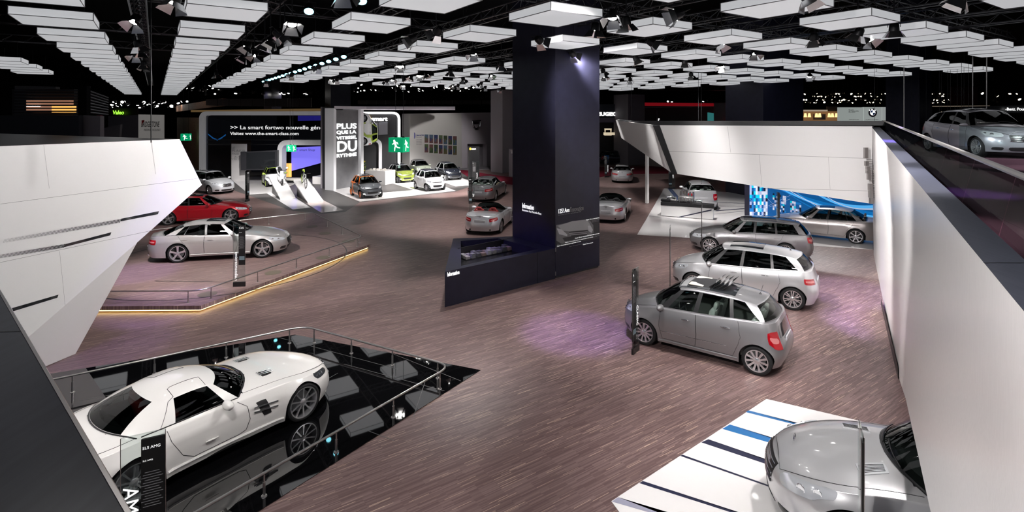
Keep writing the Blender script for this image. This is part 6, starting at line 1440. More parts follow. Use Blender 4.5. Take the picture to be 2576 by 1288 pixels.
# ---------------------------------------------------------------- exit signs
def exitcube(u, v, d, s, label, rz, ang2=0, lit=True):
    p_ = DP(u, v, d); t = thing('exit_sign', label, 'exit sign', p_, rz); mb = MB(); mb.box((0,0,0), (s,s*.8,s*.9)); mb.build('sign_box', M_GREEN, t)
    M_MAN = mat('exit_white', (.85,.9,.86), .5, emit=(.9,1,.92), es=.55)
    def man(o, ax):
        mb = MB(); S = s*.42; P3_ = lambda x, z: Vector(o)+Vector(ax)*(x*S)+Vector((0,0,z*S))
        c = P3_(-.22,.62); n = Vector(ax).cross(Vector((0,0,1))); mb.add([c+(Vector(ax)*math.cos(a)+Vector((0,0,math.sin(a))))*S*.17 for a in [2*PI*i/14 for i in range(14)]], [tuple(range(14))])
        for pts, w_ in (([(-.15,.42),(.05,-.1)],.2),([(-.1,.38),(.28,.36),(.42,.12)],.08),([(-.15,.40),(-.38,.15),(-.55,.12)],.08),([(.05,-.12),(.32,-.35),(.72,-.40)],.1),([(.0,-.12),(-.12,-.42),(-.15,-.85)],.1),([(-.15,.3),(.3,.3)],.06)):
            for a, b in zip(pts, pts[1:]):
                a_, b_ = P3_(*a), P3_(*b); d_ = (b_-a_).normalized(); s_ = d_.cross(n.normalized())*S*w_; e_ = d_*S*w_*.5; mb.poly([a_-e_+s_, b_+e_+s_*.8, b_+e_-s_*.8, a_-e_-s_])
        mb.build('running_figure', M_MAN, t)
    man((0,-s*.4-.006,0), (1,0,0)); man((s/2+.006,0,0), (0,.8,0))
    mb = MB()
    for x in (-s*.25,s*.3): mb.tube([(x,0,s*.45),(x,0,8.75-p_.z)], .01, 4); mb.lathe([(0,.08),(.05,.06),(.08,0)], 10, (x,0,s*.45))
    mb.build('hanging_cable', M_DARKM, t); return t
exitcube(1004,364,27.5,.83,'large green cube exit sign hanging in front of the white pavilion', -.35)
exitcube(733,373,38,.52,'small green cube exit sign hanging before the glass pavilion', -.5)
exitcube(468,345,55,.8,'dim green exit sign hanging over the left aisle', .2)
# ---------------------------------------------------------------- grey building with badge and photographs
db = thing('grey_building', 'grey building with a chrome shield badge and two rows of landscape photographs', 'building')
E0, E1, E2 = GP(1032,437)+Vector((0,3,0)), GP(1162,424), GP(1239,418)
E0 = Vector(((1031-HX)/F*50, 50, 0)); 
def BWz(u, v, p_, q_): return WP(u, v, p_, q_)
mb = MB(); wallpoly(mb, [BWz(1031,286,E0,E1),BWz(1161,284,E0,E1),V3(E1.to_2d(),0),V3(E0.to_2d(),0)], 1); mb.build('side_wall', M_BEIGE, db)
mb = MB(); T_ = [BWz(1161,284,E1,E2),BWz(1239,283,E1,E2)]; zc_ = WP(1176,300,E1,E2)
for px in ([(1161,284),(1239,283),(1239,299),(1161,299)], [(1161,299),(1176,299),(1176,424),(1161,424)], [(1225,297),(1239,297),(1239,418),(1225,419)], [(1176,299),(1225,299),(1225,362),(1176,362)]): wallpoly(mb, [BWz(u, v, E1, E2) for u, v in px], .8)
mb.build('front_wall', M_LILAC, db)
mb = MB(); wallpoly(mb, [BWz(u, v, E1+Vector((0,1.2,0)), E2+Vector((0,1.2,0))) for u, v in ((1176,360),(1226,360),(1226,423),(1176,426))], .2); mb.build('recess', mat('recess_grey', (.12,.11,.12), .7), db)
def EW(u, v): a = WP(u, v, E1, E2); return a+Vector((-.05,-.12,0))
mb = MB(); pts = [(1189,305),(1210,304),(1208,318),(1204,325),(1197,325),(1192,319)]; q0 = [EW(*x) for x in pts]; mb.poly(q0); mb.tube(q0, .1, 6, closed=True); mb.build('chrome_badge', M_CHR, db)
mb = MB(); mb.poly([EW(1194,313)+Vector((-.03,-.1,0)),EW(1207,312)+Vector((-.03,-.1,0)),EW(1205,319)+Vector((-.03,-.1,0)),EW(1201,322)+Vector((-.03,-.1,0)),EW(1198,321)+Vector((-.03,-.1,0))]); mb.build('badge_inlay', M_LILAC, db)
r9 = random.Random(11)
pcs = [(.02,.035,.015),(.015,.02,.06),(.06,.05,.025),(.035,.06,.09),(.07,.03,.03),(.04,.06,.025)]
for row in range(2):
    for i in range(7):
        u = 1069+i*11.9; w_ = 9.6; v0 = 338+row*24.5+i*.7; h_ = 21+.3*i
        k1, k2, k3 = r9.sample(pcs, 3); nn = Vector((-.03,-.05,0))
        mb = MB(); f_ = lambda x, y: WP(x, y, E0, E1)+nn
        mb.poly([f_(u,v0),f_(u+w_,v0+.3),f_(u+w_,v0+h_*.5),f_(u,v0+h_*.4)], 0); mb.poly([f_(u,v0+h_*.4),f_(u+w_,v0+h_*.5),f_(u+w_,v0+h_),f_(u,v0+h_)], 1); mb.poly([f_(u+w_*.3,v0+h_*.3)+nn,f_(u+w_*.7,v0+h_*.4)+nn,f_(u+w_*.6,v0+h_*.8)+nn,f_(u+w_*.3,v0+h_*.75)+nn], 2)
        o = mb.build('photograph', [mat('photo_%d' % pcs.index(k), k, .5) for k in (k1,k2,k3)]); tag(o, 'small landscape photograph in the %s row on the grey building' % ('upper' if row == 0 else 'lower'), 'photograph', 'photographs, %s row on the grey building' % ('upper' if row == 0 else 'lower'))
mb = MB(); c_ = WP(1043,341,E0,E1); mb.add([c_+Vector((-.03,-.06,0))+Vector((math.cos(a)*.12,0,math.sin(a)*.3)) for a in [2*PI*i/16 for i in range(16)]], [tuple(range(16))]); mb.build('round_print', mat('print_indigo', (.04,.04,.15), .5), db)
wtext("J'aime ma Dacia", (1047,342), 1066, E0, E1, mat('print_indigo', (.04,.04,.15), .5), db, v1=338.5); 
for v in (346,352,356,360,364): wtext("la vie en grand", (1047,v), 1060, E0, E1, mat('print_grey2', (.17,.16,.17), .5), db, v1=v-1.6)
mb = MB(); mb.prism([(E1.x-.5,E1.y-1.6),(E2.x+6,E2.y-3.5),(E2.x+8,E2.y+4),(E1.x,E1.y+4)], .013, .05); tag(mb.build('raised_floor', mat('cool_grey_floor', (.14,.13,.14), .5)), 'raised grey floor in front of the grey building', 'floor')
# dark and light totems beside it
dt = thing('dark_totem', 'tall black totem lettered smart behind the grey sedan', 'totem'); O0, O1 = GP(1180.5,456), GP(1206,455); quadwall('totem_body', O0, O1, 0, 4.1 if 0 else WP(1190,369,O0,O1).z, .4, M_BLACK, parent=dt)
wtext("smart", (1186,377), 1197, O0, O1, M_SIGNW, dt, v1=372, off=.02); mb = MB(); c_ = WP(1183,374.5,O0,O1)+Vector((0,-.02,0)); mb.add([c_+Vector((math.cos(a)*.09,0,math.sin(a)*.11)) for a in [2*PI*i/14 for i in range(14)]], [tuple(range(14))]); mb.build('round_logo', MATS['sign_amber'], dt)
lt = thing('light_totem', 'light mauve totem with a small shield badge next to the square pillar', 'totem'); O2, O3 = GP(1280,443.5), GP(1296,444); quadwall('totem_body', O2, O3, 0, WP(1288,375,O2,O3).z, .5, M_LILAC, parent=lt)
mb = MB(); mb.poly([WP(u,v,O2,O3)+Vector((0,-.03,0)) for u, v in ((1284,378),(1293,378),(1291,384),(1288,387),(1286,385))]); mb.build('badge', M_CHR, lt)
# ---------------------------------------------------------------- dark stand with white name at the centre right
ps = thing('dark_stand', 'dark stand with white lettering PEUGEOT right of the column', 'stand'); S0 = Vector(((1500-HX)/F*62,62,0)); S1 = Vector(((1566-HX)/F*62,62,0))
mb = MB(); wallpoly(mb, [WP(1495,262,S0,S1),WP(1566,262,S0,S1),WP(1566,296,S0,S1),WP(1495,296,S0,S1)], .5); mb.build('name_board', M_BLACK, ps)
wtext("PEUGEOT", (1495,291), 1563, S0, S1, M_SIGNW, ps, v1=282.5, bold=.03, off=.04)
mb = MB(); wallpoly(mb, [WP(1495,297,S0,S1),WP(1572,297,S0,S1),WP(1572,308,S0,S1),WP(1495,308,S0,S1)], .3); mb.build('lower_board', mat('board_mauve', (.2,.17,.22), .5), ps); wtext("Oui au futur", (1518,303.5), 1558, S0, S1, M_TXTG, ps, v1=299.5, off=.02)
mb = MB(); wallpoly(mb, [WP(1495,308,S0,S1)+Vector((0,3,0)),WP(1640,308,S0,S1)+Vector((0,3,0)),V3((S1+Vector((3.5,3,0))).to_2d(),0),V3((S0+Vector((0,3,0))).to_2d(),0)], .3); mb.build('rear_wall', mat('stand_dark', (.02,.018,.02), .6), ps)
mb = MB()
for u0, v0, w_, h_ in ((1522,325,15,14),): 
    q_ = [WP(u,v,S0,S1) for u,v in ((u0,v0),(u0+w_,v0),(u0+w_,v0+h_),(u0,v0+h_))]; mb.tube(q_, .12, 4, closed=True)
mb.poly([WP(u,v,S0,S1) for u,v in ((1518,333),(1560,333),(1560,340),(1518,340))]); mb.build('lit_frames', mat('cream_glow', (.4,.35,.28), .5, emit=(1,.85,.6), es=.25), ps)
mb = MB(); mb.poly([WP(u,v,S0,S1) for u,v in ((1574,356),(1583,356),(1583,372),(1574,372))]); mb.build('teal_screen', mat('teal_glow', (.05,.3,.25), .5, emit=(.05,.5,.4), es=.5), ps)
# ---------------------------------------------------------------- stands far behind on the right
def board(name, px, d, m, label, cat='sign', th=.3):
    mb = MB(); wallpoly(mb, [DP(u,v,d) for u,v in px], th); o = mb.build(name, m)
    if label: tag(o, label, cat)
    return o
fs_ = thing('far_stand', 'far stand with a red arc and a round ring emblem behind the white box', 'stand')
def fb(name, px, d, m, th=.3): o = board(name, px, d, m, None, th=th); o.parent = fs_; return o
fb('dark_wall', [(1622,258),(1916,258),(1916,312),(1622,312)], 66.5, mat('stand_dark', (.02,.018,.02), .6))
fb('red_beam', [(1620,258),(1880,261),(1880,268),(1620,266)], 64, mat('deep_red', (.06,.003,.005), .5, emit=(.5,.01,.02), es=.12)); fb('grey_beam', [(1620,269),(1800,267),(1800,269),(1620,271)], 63.9, M_LILAC)
fb('grey_pillar', [(1798,260),(1825,260),(1825,310),(1798,310)], 63, M_LILAC)
fb('teal_screen', [(1782,283),(1797,285),(1797,310),(1782,310)], 64, mat('teal_screen', (.02,.1,.1), .5, emit=(.05,.3,.3), es=.2)); fb('teal_picture', [(1886,296),(1916,287),(1916,310),(1886,310)], 64, mat('teal_picture', (.1,.35,.33), .5, emit=(.15,.5,.48), es=.5))
fb('emblem_panel', [(1863,279),(1884,279),(1884,310),(1863,310)], 63, M_LILAC)
mb = MB(); c_ = DP(1872,296,62.6); mb.tube([c_+Vector((math.cos(t)*.37,0,math.sin(t)*.5)) for t in [2*PI*i/20 for i in range(20)]], .07, 5, closed=True); o = mb.build('ring_emblem', M_CHR, fs_); text('lettering', 'VOLVO', M_CHR, fs_, DP(1867,298,62.5)[:], .22)
mb = MB(); pts = [DP(1827+40*t, 311-14*math.sin(PI*t), 63) for t in [i/14 for i in range(15)]]; mb.tube(pts, .16, 6); mb.build('red_arc', mat('red_arc', (.5,.01,.02), .5, emit=(.9,.02,.04), es=.7), fs_)
mb = MB(); 
for i in range(8): a = DP(1828+i*5.4,280,63.4); mb.box(a, (.16,.05,.07))
mb.build('lamp_row', M_SIGNW, fs_); 
text('lettering', 'F', M_SIGNW, fs_, DP(1655,305,62)[:], .45); mb = MB(); a = DP(1653,303,62); mb.tube([a, a+Vector((0,0,1.2))], .03, 5); mb.build('mast', M_LILAC, fs_)
kb = thing('far_stand', 'brown warmly lit shelf stand between the dark column and the white boards', 'stand')
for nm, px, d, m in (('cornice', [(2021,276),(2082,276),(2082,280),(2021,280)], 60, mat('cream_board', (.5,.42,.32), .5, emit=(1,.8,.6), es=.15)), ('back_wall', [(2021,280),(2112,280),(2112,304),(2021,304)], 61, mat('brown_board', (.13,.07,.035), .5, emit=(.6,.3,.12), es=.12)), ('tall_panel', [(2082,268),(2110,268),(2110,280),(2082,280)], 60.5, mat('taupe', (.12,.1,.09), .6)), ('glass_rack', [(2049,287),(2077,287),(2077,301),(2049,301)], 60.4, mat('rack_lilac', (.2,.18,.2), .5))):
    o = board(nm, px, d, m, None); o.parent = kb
mb = MB()
for u in (2026,2036,2054,2062,2086,2094,2104): c_ = DP(u,287,60.3); mb.add([c_+Vector((-.12,0,.1)), c_+Vector((.12,0,.1)), c_+Vector((.2,0,-.35)), c_+Vector((-.2,0,-.35))], [(0,1,2,3)])
mb.build('lit_niche', mat('niche_glow', (1,.7,.4), .5, emit=(1,.6,.25), es=.8), kb)
bm = thing('brand_board', 'pale board wall with a round blue and white roundel and small black lettering', 'sign')
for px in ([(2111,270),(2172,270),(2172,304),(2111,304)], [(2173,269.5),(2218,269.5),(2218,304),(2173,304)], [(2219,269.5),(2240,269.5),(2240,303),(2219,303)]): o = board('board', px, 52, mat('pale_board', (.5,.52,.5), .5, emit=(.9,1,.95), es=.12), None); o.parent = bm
c_ = DP(2195,283.5,51.9); R_ = .42
mb = MB(); circ = lambda r_, y, a0=0, a1=2*PI, n=24: [c_+Vector((math.cos(a0+(a1-a0)*i/n)*r_, y, math.sin(a0+(a1-a0)*i/n)*r_)) for i in range(n+(0 if a1-a0 > 6 else 1))]
mb.poly(circ(R_,-.02), 0); mb.poly(circ(R_*.6,-.03), 1)
for a in (PI/2, PI*1.5): mb.poly([c_+Vector((0,-.04,0))]+circ(R_*.57,-.04,a,a+PI/2,8), 2)
mb.build('roundel', [M_TXTB, M_SIGNW, mat('roundel_blue', (.02,.25,.6), .4)], bm)
for s_, u in (('B',2186.5),('M',2192),('W',2199)): text('lettering', s_, M_SIGNW, bm, DP(u,276.8 if s_ == 'M' else 278.8,51.86)[:], .17)
for s_, u, v, h_ in (('Mondial',2135,277.5,.15),("de l'Automobile",2135,280.5,.15),('Paris 2010',2135,283.5,.15),('www.bmw.com',2136,302,.15),('Le plaisir de conduire',2178,302,.14)): text('lettering', s_, M_TXTB, bm, DP(u,v,51.85)[:], h_)
vp = board('picture_wall', [(2241,270),(2313,270),(2313,305),(2241,305)], 50, mat('plum_picture', (.05,.02,.06), .4, emit=(.25,.1,.3), es=.2), 'plum coloured picture wall with pale light streaks by the balcony', 'picture wall')
mb = MB()
for k in range(7): mb.tube([DP(2242+70*t, 286+(k-3)*2.2*math.cos(PI*t)+4*math.sin(PI*t*1.3+k*.3), 49.9) for t in [i/12 for i in range(13)]], .03, 4)
o = mb.build('light_streaks', mat('streak_lilac', (.4,.3,.45), .5, emit=(.7,.5,.8), es=.35), None); o.parent = vp
tb_ = board('name_board', [(2420,268),(2600,264),(2600,285),(2420,282)], 42, M_BLACK, 'black board with white serif slogan above the balcony car', 'sign'); o = text('lettering', "-Benz. Pour l'em", M_SIGNW, None, DP(2529,278,41.8)[:], .33); o.parent = tb_
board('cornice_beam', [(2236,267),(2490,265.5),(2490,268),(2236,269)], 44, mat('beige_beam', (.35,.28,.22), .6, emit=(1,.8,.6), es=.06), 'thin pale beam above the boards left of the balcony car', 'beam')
bl = board('red_banner', [(2395,218),(2460,218),(2460,262),(2395,262)], 60, mat('banner_dark_red', (.07,.008,.006), .7), 'dark red hanging banner with a round spiral mark far right', 'banner')
mb = MB(); c_ = DP(2413,231,59.6)
for r_ in (.15,.32,.5): mb.tube([c_+Vector((math.cos(t)*r_,0,math.sin(t)*r_)) for t in [2*PI*i/20 for i in range(20)]], .02, 4, closed=True)
o = mb.build('spiral_mark', M_LILAC, bl)
hr = None
for i, (u, d) in enumerate(((2274,24),(2200,26),(2447,22),(2482,21),(2419,24),(2425,24.5),(2408,26),(2384,27),(2363,28),(2368,28.5),(2330,30),(2310,32),(2293,33),(2391,26),(2436,24))):
    a, b = DP(u,306 if i > 1 else 322,d), DP(u,100,d); mb = MB(); mb.tube([(0,0,0),(0,0,8.1-a.z)], .016 if i in (0,2,3) else .007, 6); o = mb.build('hanging_rod', M_STEEL if i in (0,2,3) else M_DARKM); o.location = a
    tag(o, ('thick bright' if i in (0,2,3) else 'thin dark')+' hanging rod above the right balustrade', 'rod', ('bright' if i in (0,2,3) else 'thin dark')+' hanging rods above the right balustrade')
for u, d, z in ((1757,30,5.3),(1764,30,5.3),(380,12.3,5.0),(1588,40,5.2)):
    a = DP(u,310,d); mb = MB(); mb.tube([(0,0,0),(0,0,8.75-z)], .012, 5); o = mb.build('hanging_cable', M_DARKM); o.location = (a.x,a.y,z); tag(o, 'thin black cable at %s' % {1757:'the left of a pair above the white box',1764:'the right of a pair above the white box',380:'the back of the left prow wall',1588:'the tip of the white box'}[u], 'cable')
# second pane in front of the balcony car
cg = thing('glass_balustrade', 'curved clear glass balustrade in front of the balcony car', 'balustrade')
pts = [DP(2413,400,15.5),DP(2460,400,15.0),DP(2520,400,14.2),DP(2600,400,13.2),DP(2700,400,12.2)]
for a, b in zip(pts, pts[1:]):
    mb = MB(); mb.add([V3(a.to_2d(),4.1),V3(b.to_2d(),4.1),V3(b.to_2d(),5.33),V3(a.to_2d(),5.33)], [(0,1,2,3)]); mb.build('glass_panel', glass('teal_pane', (.62,.74,.74), .9), cg)
    mb = MB(); mb.tube([V3(a.to_2d(),5.33),V3(b.to_2d(),5.33)], .012, 5); mb.build('top_edge', M_DARKM, cg)
# ---------------------------------------------------------------- stands at the left background
ls = thing('slatted_stand', 'dark stand with horizontal louvre slats at the far left', 'stand')
def lb(name, px, d, m, th=.3, par=None): o = board(name, px, d, m, None, th=th); o.parent = par or ls; return o
lb('dark_wall', [(-40,290),(198,290),(198,352),(-40,372)], 30, mat('stand_blueblack', (.008,.009,.014), .5)); lb('grey_wall', [(198,290),(252,292),(252,350),(198,352)], 30.5, mat('mauve_grey', (.13,.12,.135), .6))
lb('screen_wall', [(30,224),(186,224),(186,290),(30,290)], 33, mat('stand_dark', (.02,.018,.02), .6)); lb('picture_strip', [(66,252),(175,252),(175,281),(66,281)], 32.6, mat('amber_picture', (.12,.06,.04), .5, emit=(.5,.24,.15), es=.25)); lb('bright_strip', [(66,264),(98,264),(98,268),(66,268)], 32.5, M_SIGNW); lb('amber_strip', [(130,264),(182,264),(182,283),(130,283)], 32.55, mat('amber_glow', (.8,.4,.1), .5, emit=(1,.5,.12), es=.5))
mb = MB()
for i in range(9): v = 228+i*7.4; a, b = DP(38,v,32), DP(197,v,32); mb.box(((a.x+b.x)/2, 32, a.z), (b.x-a.x,.12,.075))
mb.build('louvre', M_BLACK, ls)
mb = MB()
for i in range(8): a, b = DP(218,226+i*8,33), DP(272,246+i*6,42); mb.tube([a,b], .05, 4)
mb.build('side_louvre', mat('louvre_grey', (.1,.1,.12), .5), ls)
lb('awning', [(37,216),(140,218),(140,224),(37,225)], 31.5, mat('awning_grey', (.1,.1,.1), .6)); lb('tall_post', [(198,216),(218,216),(218,290),(198,290)], 32, M_VOID)
bs_ = thing('tyre_stand', 'pale curved wall stand lettered BRIDGESTONE in black with a red tick', 'stand')
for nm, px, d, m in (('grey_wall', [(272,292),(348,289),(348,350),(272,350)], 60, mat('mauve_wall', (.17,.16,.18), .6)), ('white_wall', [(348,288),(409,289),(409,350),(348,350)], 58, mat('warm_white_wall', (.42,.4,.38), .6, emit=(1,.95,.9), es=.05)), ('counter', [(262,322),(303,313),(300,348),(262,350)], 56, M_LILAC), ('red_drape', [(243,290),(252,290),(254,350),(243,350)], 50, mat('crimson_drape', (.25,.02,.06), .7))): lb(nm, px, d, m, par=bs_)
text('lettering', 'BRIDGESTONE', M_TXTB, bs_, DP(355,319,57.6)[:], .82, shear=.25, sx=.36, off=.01); text('lettering', 'PASSION for EXCELLENCE', M_TXTB, bs_, DP(362,329.5,57.6)[:], .34, shear=.2, sx=.45)
mb = MB(); mb.poly([DP(356,303,57.5),DP(362,302,57.5),DP(364,304,57.5),DP(360,308,57.5),DP(357,317,57.5)]); mb.build('red_tick', mat('tick_red', (.5,.01,.02), .5), bs_)
vs_ = board('green_name_sign', [(272,272),(345,272),(345,290),(272,290)], 80, mat('sign_brown_black', (.03,.012,.005), .6), 'dark sign with glowing green lettering Valeo down the left aisle', 'sign'); o = text('lettering', 'Valeo', mat('neon_green', (.2,.7,.03), .5, emit=(.3,.9,.05), es=.9), None, DP(283,287.5,79.6)[:], .82, off=.02, shear=.15, sx=.9); o.parent = vs_
ow = thing('timber_stand', 'long orange-lit timber wall and beam running behind the glass pavilion', 'stand'); M_ORW = noise_var(mat('orange_lit_timber', (.3,.13,.06), .6), (.24,.10,.05), (.34,.16,.08), (1,1,8));  # the orange light is put into the timber colour
a0, a1 = Vector(((445-HX)/F*80,80,0)), Vector(((508-HX)/F*52,52,0))
mb = MB(); wallpoly(mb, [V3(a0.to_2d(),5.3),V3(a1.to_2d(),5.4),V3(a1.to_2d(),0),V3(a0.to_2d(),0)], .4); mb.build('timber_wall', M_ORW, ow)
mb = MB(); wallpoly(mb, [DP(443,266,95),DP(560,247,60),DP(560,266,60),DP(443,281,95)], .4); mb.build('timber_beam', M_ORW, ow)
for i in range(9): u = 518+i*29.5; o = lb('beam_panel', [(u,250-i*.3),(u+28,249-i*.3),(u+28,266+i*.5),(u,265+i*.5)], 60+.02*i, mat('panel_mauve_brown', (.11,.08,.07), .6), par=ow)
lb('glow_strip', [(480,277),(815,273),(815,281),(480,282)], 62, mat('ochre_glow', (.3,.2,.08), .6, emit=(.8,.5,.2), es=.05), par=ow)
for i in range(16): u = 900+i*24; o = lb('beam_panel', [(u,252),(u+22,252),(u+22,263),(u,262)], 70, mat('panel_brown_dark', (.05,.035,.028), .7), par=ow)
# ---------------------------------------------------------------- ceiling light boxes
M_BOX = mat('opal_light_box', (.42,.42,.43), .4, emit=(.95,.97,1), es=.205)
KS = 2.2/3.6; ZB = EYE+2.2; TH = .30*KS; SA, SB = 2.4*KS, 2.6*KS
ak = [a*KS for a in (-9.9,-4.35,.85,6.13,11.25,16.35,21.5,26.4,31,35.6,40.4,45,49.8,54.5)]
TA = [a+SA+.78 for a in ak]
proto = None; CC = (K0+K2)/2
def uv(x, y, z): return (HX+F*x/y, HY-F*(z-EYE)/y)
TILES = []
for ia, a in enumerate(ak):
    for m in range(-3, 18):
        b = (14.45+5.63*m)*KS
        if ia in (1, 2): ok = True
        elif ia == 0: ok = 45 < b/KS < 63
        else: ok = b/KS < 62 or (ia == 3 and b/KS < 80)
        c = AX*(a+SA/2)+BX*(b+SB/2)
        if not ok or c.y < 2.2 or c.y > 78*KS and ia not in (1, 2): continue
        if abs((c-CC).dot(AX)) < 1.15+SA/2+.08 and abs((c-CC).dot(BX)) < 1.2+SB/2+.08: continue
        u, v = uv(c.x, c.y, ZB)
        if not (-420 < u < 3000 and v > -180): continue
        if ia >= 7 and 1880 < u < 2640 and v < -10 and b < 6: pass
        if proto is None:
            mb = MB(); mb.box((0,0,TH/2), (SA,SB,TH), bev=.012); o = mb.build('ceiling_light_box', M_BOX); proto = o
            e = MB()
            for z in (0,TH):
                c4 = [(SA/2,SB/2,z),(-SA/2,SB/2,z),(-SA/2,-SB/2,z),(SA/2,-SB/2,z)]
                for q in range(4): a_, b_ = Vector(c4[q]), Vector(c4[(q+1)%4]); e.tube([a_,b_], .009, 4)
            for x_, y_ in ((1,1),(1,-1),(-1,1),(-1,-1)): e.tube([(x_*SA/2,y_*SB/2,0),(x_*SA/2,y_*SB/2,TH)], .009, 4)
            edge0 = e.build('edge_frame', mat('box_edge_grey', (.22,.22,.23), .5), o)
            w_ = MB()
            for x_ in (-.5,.5): w_.tube([(x_,0,TH),(x_,0,TH+.75)], .005, 4)
            wire0 = w_.build('suspension_wire', M_DARKM, o)
            tag(o, 'white opal light box hanging level under the black ceiling', 'ceiling light', 'white light boxes under the ceiling')
        else:
            o = proto.copy(); COL.objects.link(o)
            for ch in (edge0, wire0): q = ch.copy(); COL.objects.link(q); q.parent = o
        o.location = (c.x, c.y, ZB); o.rotation_euler = (0,0,ANG); TILES.append(c)
# ---------------------------------------------------------------- trusses
def truss(p, q, z, s=.42, label='', group=None):
    d = (q-p); L = d.length; n = int(L/.8); mb = MB(); t = d.normalized(); sd = Vector((-t.y, t.x)); s = s/2
    ch = [(s,0),(-s,0),(0,s*1.7)]
    for a, h in ch: mb.tube([(*(p+sd*a),z+h), (*(q+sd*a),z+h)], .03, 5)
    for i in range(n):
        a = p+t*(L*i/n); b = p+t*(L*(i+.5)/n); c = p+t*(L*(i+1)/n)
        for (o1, h1), (o2, h2) in ((ch[0],ch[2]),(ch[1],ch[2]),(ch[0],ch[1])):
            mb.tube([(*(a+sd*o1),z+h1), (*(b+sd*o2),z+h2), (*(c+sd*o1),z+h1)], .014, 3)
    return tag(mb.build('lighting_truss', M_TRUSS), label, 'truss', group)
g_ = 'black lattice trusses above the light boxes'
CA, CB = AX.dot(CC), BX.dot(CC)
for a in TA[1:10]:
    segs = [(1.5, 68 if a < 3 else 40)] if abs(a-CA) > 1.5 else [(1.5, CB-1.35), (CB+1.35, 40)]
    for b0, b1 in segs: truss(AX*a+BX*b0, AX*a+BX*b1, 8.78, .4, 'black lattice truss above the white light boxes', g_)
for b in (8.0,13.6,20.3,28.5,35.4): truss(AX*-7+BX*b, AX*34+BX*b, 9.25, .4, 'black lattice truss above the white light boxes', g_)
truss(Vector((-6,62)), Vector((30,64)), 8.6, .7, 'long grey lattice truss hanging beyond the light boxes, behind the column')
def snap(x, y):
    a, b = AX.dot(Vector((x,y))), BX.dot(Vector((x,y))); a = min(TA, key=lambda t: abs(t-a)); p = AX*a+BX*b
    while any((p-q).length < .55 for q in USED): b += .6; p = AX*a+BX*b
    USED.append(p.copy()); return p
USED = []
# ---------------------------------------------------------------- flood lights
M_LIT = mat('lamp_glow', (1,1,1), .4, emit=(1,.97,.92), es=14); M_REFL = mat('barn_door_metal', (.75,.75,.76), .25, 1)
M_CYAN = mat('cyan_lens', (.2,.7,.8), .3, emit=(.25,.78,.92), es=2.6)
STEM = None
def flood(loc, aim, kind, watts, col, cone, label, group, first={}):
    d = (Vector(aim)-Vector(loc)).normalized(); e = d.to_track_quat('-Z','Y').to_euler()
    if kind not in first:
        t = thing('flood_light' if kind == 'f' else 'effect_light', label, 'stage light', (0,0,0), 0, group)
        mb = MB(); mb.lathe([(0,.32),(.12,.32),(.17,.24),(.19,.0),(.17,.0),(.1,.12),(0,.12)], 20); mb.build('lamp_housing', M_DARKM, t, smooth=True)
        mb = MB(); mb.lathe([(0,.03),(.12,.02),(.165,.005)], 20); mb.build('lamp_lens', M_LIT if kind == 'f' else M_CYAN, t)
        if kind == 'f':
            for k in range(4):
                mb = MB(); a = k*PI/2; c, s = math.cos(a), math.sin(a)
                q = [(-.17,.19,.0),(.17,.19,.0),(.26,.36,-.26),(-.26,.36,-.26)]; mb.add([(x*c-y*s, x*s+y*c, z) for x,y,z in q], [(0,1,2,3)]); mb.build('barn_door', M_REFL, t)
        mb = MB(); mb.tube([(-.21,0,.15),(-.22,0,.5),(.22,0,.5),(.21,0,.15)], .014, 6); mb.build('yoke', M_DARKM, t, smooth=True)
        first[kind] = t
    else:
        s_ = first[kind]; t = s_.copy(); COL.objects.link(t)
        for ch in s_.children:
            if ch.type == 'MESH': c = ch.copy(); COL.objects.link(c); c.parent = t
    k = .62 if kind == 'f' else .6; t.location = loc; t.rotation_euler = e; t.scale = (k,k,k)
    global STEM
    if STEM is None: mb = MB(); mb.tube([(0,0,0),(0,0,1)], .016, 5); STEM = mb.build('hanging_stem', M_DARKM)
    else: q = STEM.copy(); COL.objects.link(q); STEM = q
    STEM.parent = t; STEM.matrix_parent_inverse = Matrix.LocRotScale(Vector(loc), e, Vector((k,k,k))).inverted(); STEM.location = (loc[0],loc[1],loc[2]+.22); STEM.scale = (1,1,max(.1,8.8-loc[2]-.22))
    if watts:
        L = bpy.data.lights.new('spot_beam', 'SPOT'); L.energy = watts; L.color = col; L.spot_size = math.radians(cone); L.spot_blend = .6; L.shadow_soft_size = .22
        o = bpy.data.objects.new('spot_beam', L); COL.objects.link(o); o.parent = t; o.location = (0,0,-.08)
    return t
GF = 'flood lights with barn doors between the light boxes'
FL = 'white flood light with barn doors hanging between the light boxes'
K_ = 1.0
for (x, y, z, ax, ay, az, W_, col, cone) in LAMPS:
    p = snap(x, y); flood((p.x,p.y,7.74), (ax,ay,az), 'f', W_*K_, col, cone, FL, GF)  # the added wash and fill spots get the same fixture
for q_ in [(5.1*KS,17.7*KS),(5.5*KS,16.9*KS),(4.5*KS,19.6*KS)]+[(TA[3],(33.6+i*1.75)*KS) for i in range(18)]:   # row of small cyan effect lights along one truss
    p = AX*q_[0]+BX*q_[1]; flood((p.x,p.y,7.86), (p.x+.6,p.y-2,5.1), 'e', 0, None, 0, 'small cyan effect light on the truss between the light boxes', 'cyan effect lights in a long row on the truss')
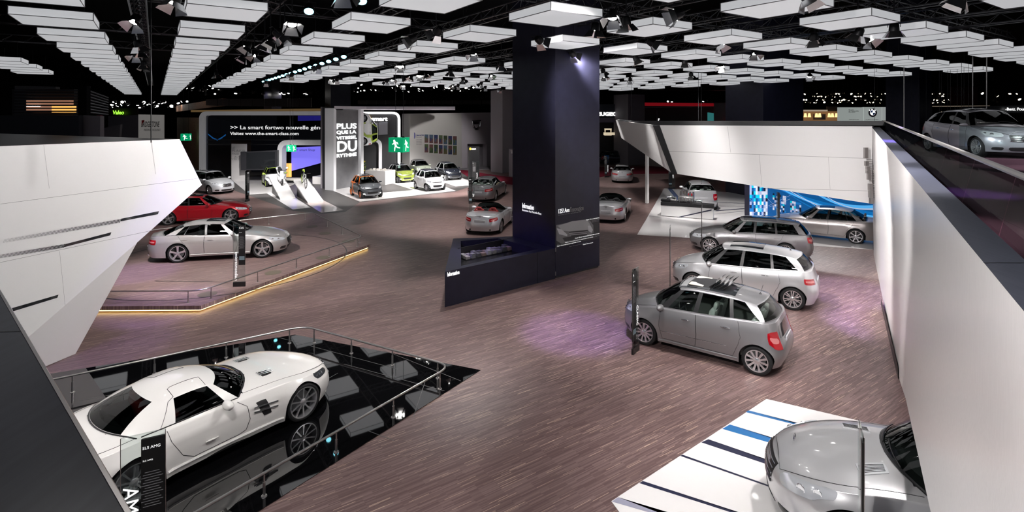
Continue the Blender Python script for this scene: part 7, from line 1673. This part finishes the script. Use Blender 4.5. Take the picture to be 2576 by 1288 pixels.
# unlit-beam lamps farther back that only show as bright heads
for i in range(30):
    a = R.choice(TA[1:9]); b = R.uniform(13,39); p = AX*a+BX*b; u, v = uv(p.x,p.y,8.1)
    if not (0 < u < 2576) or (a > 5 and a < 7 and b > 20) or any((p-q).length < .7 for q in USED): continue
    USED.append(p); flood((p.x,p.y,7.80), (p.x+R.uniform(-4,4),p.y+R.uniform(-7,2),0), 'f', 0, None, 0, FL, GF)
for i, (u, v) in enumerate(((437,8),(292,48),(735,62),(716,92),(1540,45),(338,140),(620,120),(640,140),(1815,115),(1900,135),(2190,100),(2035,0))):
    d = 2.17*F/(290-v); p = DP(u,v,d); 
    if any((p.to_2d()-q).length < .5 for q in USED): continue
    USED.append(p.to_2d()); flood((p.x,p.y,7.80), (p.x+R.uniform(-3,3),p.y+R.uniform(-5,-2),0), 'f', 0, None, 0, FL, GF)
# ---------------------------------------------------------------- hall lamps far behind
M_FARL = mat('far_lamp_warm', (1,.8,.6), .5, emit=(1,.78,.52), es=16); M_FARW = mat('far_lamp_white', (1,1,1), .5, emit=(1,.95,.88), es=14)
HST = None
def farlamps(n, u0, u1, v0, v1, d0, d1, m, label, group, s=.16, rows=None):
    p0 = None
    for i in range(n):
        u = R.uniform(u0,u1); v = (rows[i%len(rows)]+R.uniform(-1.2,1.2)) if rows else R.uniform(v0,v1); d = R.uniform(d0,d1); p = DP(u,v,d)
        if p0 is None:
            mb = MB(); mb.lathe([(0,.1),(.9,.0),(1,.7),(.55,1.5),(0,1.6)], 10, m=1); mb.lathe([(0,-.12),(.6,-.05),(.85,.0)], 10); o = mb.build('hall_lamp', [m, M_DARKM]); tag(o, label, 'hall lamp', group); p0 = o
        else: o = p0.copy(); COL.objects.link(o)
        o.location = p; k = s*R.uniform(.6,1.3)*(d/80); o.scale = (k,k,k); o.rotation_euler = (R.uniform(-.9,.9), R.uniform(-.9,.9), 0)
        global HST
        if HST is None: mb = MB(); mb.tube([(0,0,0),(0,0,1)], .02, 4); HST = mb.build('hanging_stem', M_VOID)
        else: q = HST.copy(); COL.objects.link(q); HST = q
        HST.parent = o; HST.matrix_parent_inverse = Matrix.LocRotScale(p, o.rotation_euler, Vector((k,k,k))).inverted(); HST.location = p+Vector((0,0,k*.6)); HST.scale = (1,1,14.97-p.z-k*.6)
farlamps(150, 2022, 2390, 232, 262, 75, 95, M_FARL, 'small warm spotlight far off in the dark hall, above the right balcony', 'warm spotlights of the far stands at the right', .13, (236,243,252,258))
farlamps(16, 2400, 2576, 228, 258, 70, 85, M_FARL, 'warm spotlight over the far stand above the balcony car', 'warm spotlights above the balcony car', .18)
farlamps(80, 845, 1290, 213, 232, 72, 85, M_FARW, 'small white spotlight beyond the light boxes, above the microcar stand', 'white spotlights of the far stands in the middle', .15)
farlamps(26, 1640, 1905, 255, 262, 70, 90, M_FARW, 'small white spotlight over the far stand behind the white box', 'white spotlights behind the white box', .14)
farlamps(44, 270, 475, 255, 272, 85, 105, M_FARW, 'small bright spotlight far down the hall, above the left prow wall', 'white spotlights far down the left aisle', .2)
farlamps(14, 560, 830, 232, 240, 62, 66, M_FARW, 'bright spotlight in the row above the glass pavilion', 'spotlights in a row above the glass pavilion', .24, (235,237))
farlamps(22, 470, 560, 215, 240, 66, 78, M_FARW, 'white stage lamp bunched at the aisle end of the light boxes', 'stage lamps bunched at the aisle end', .17)
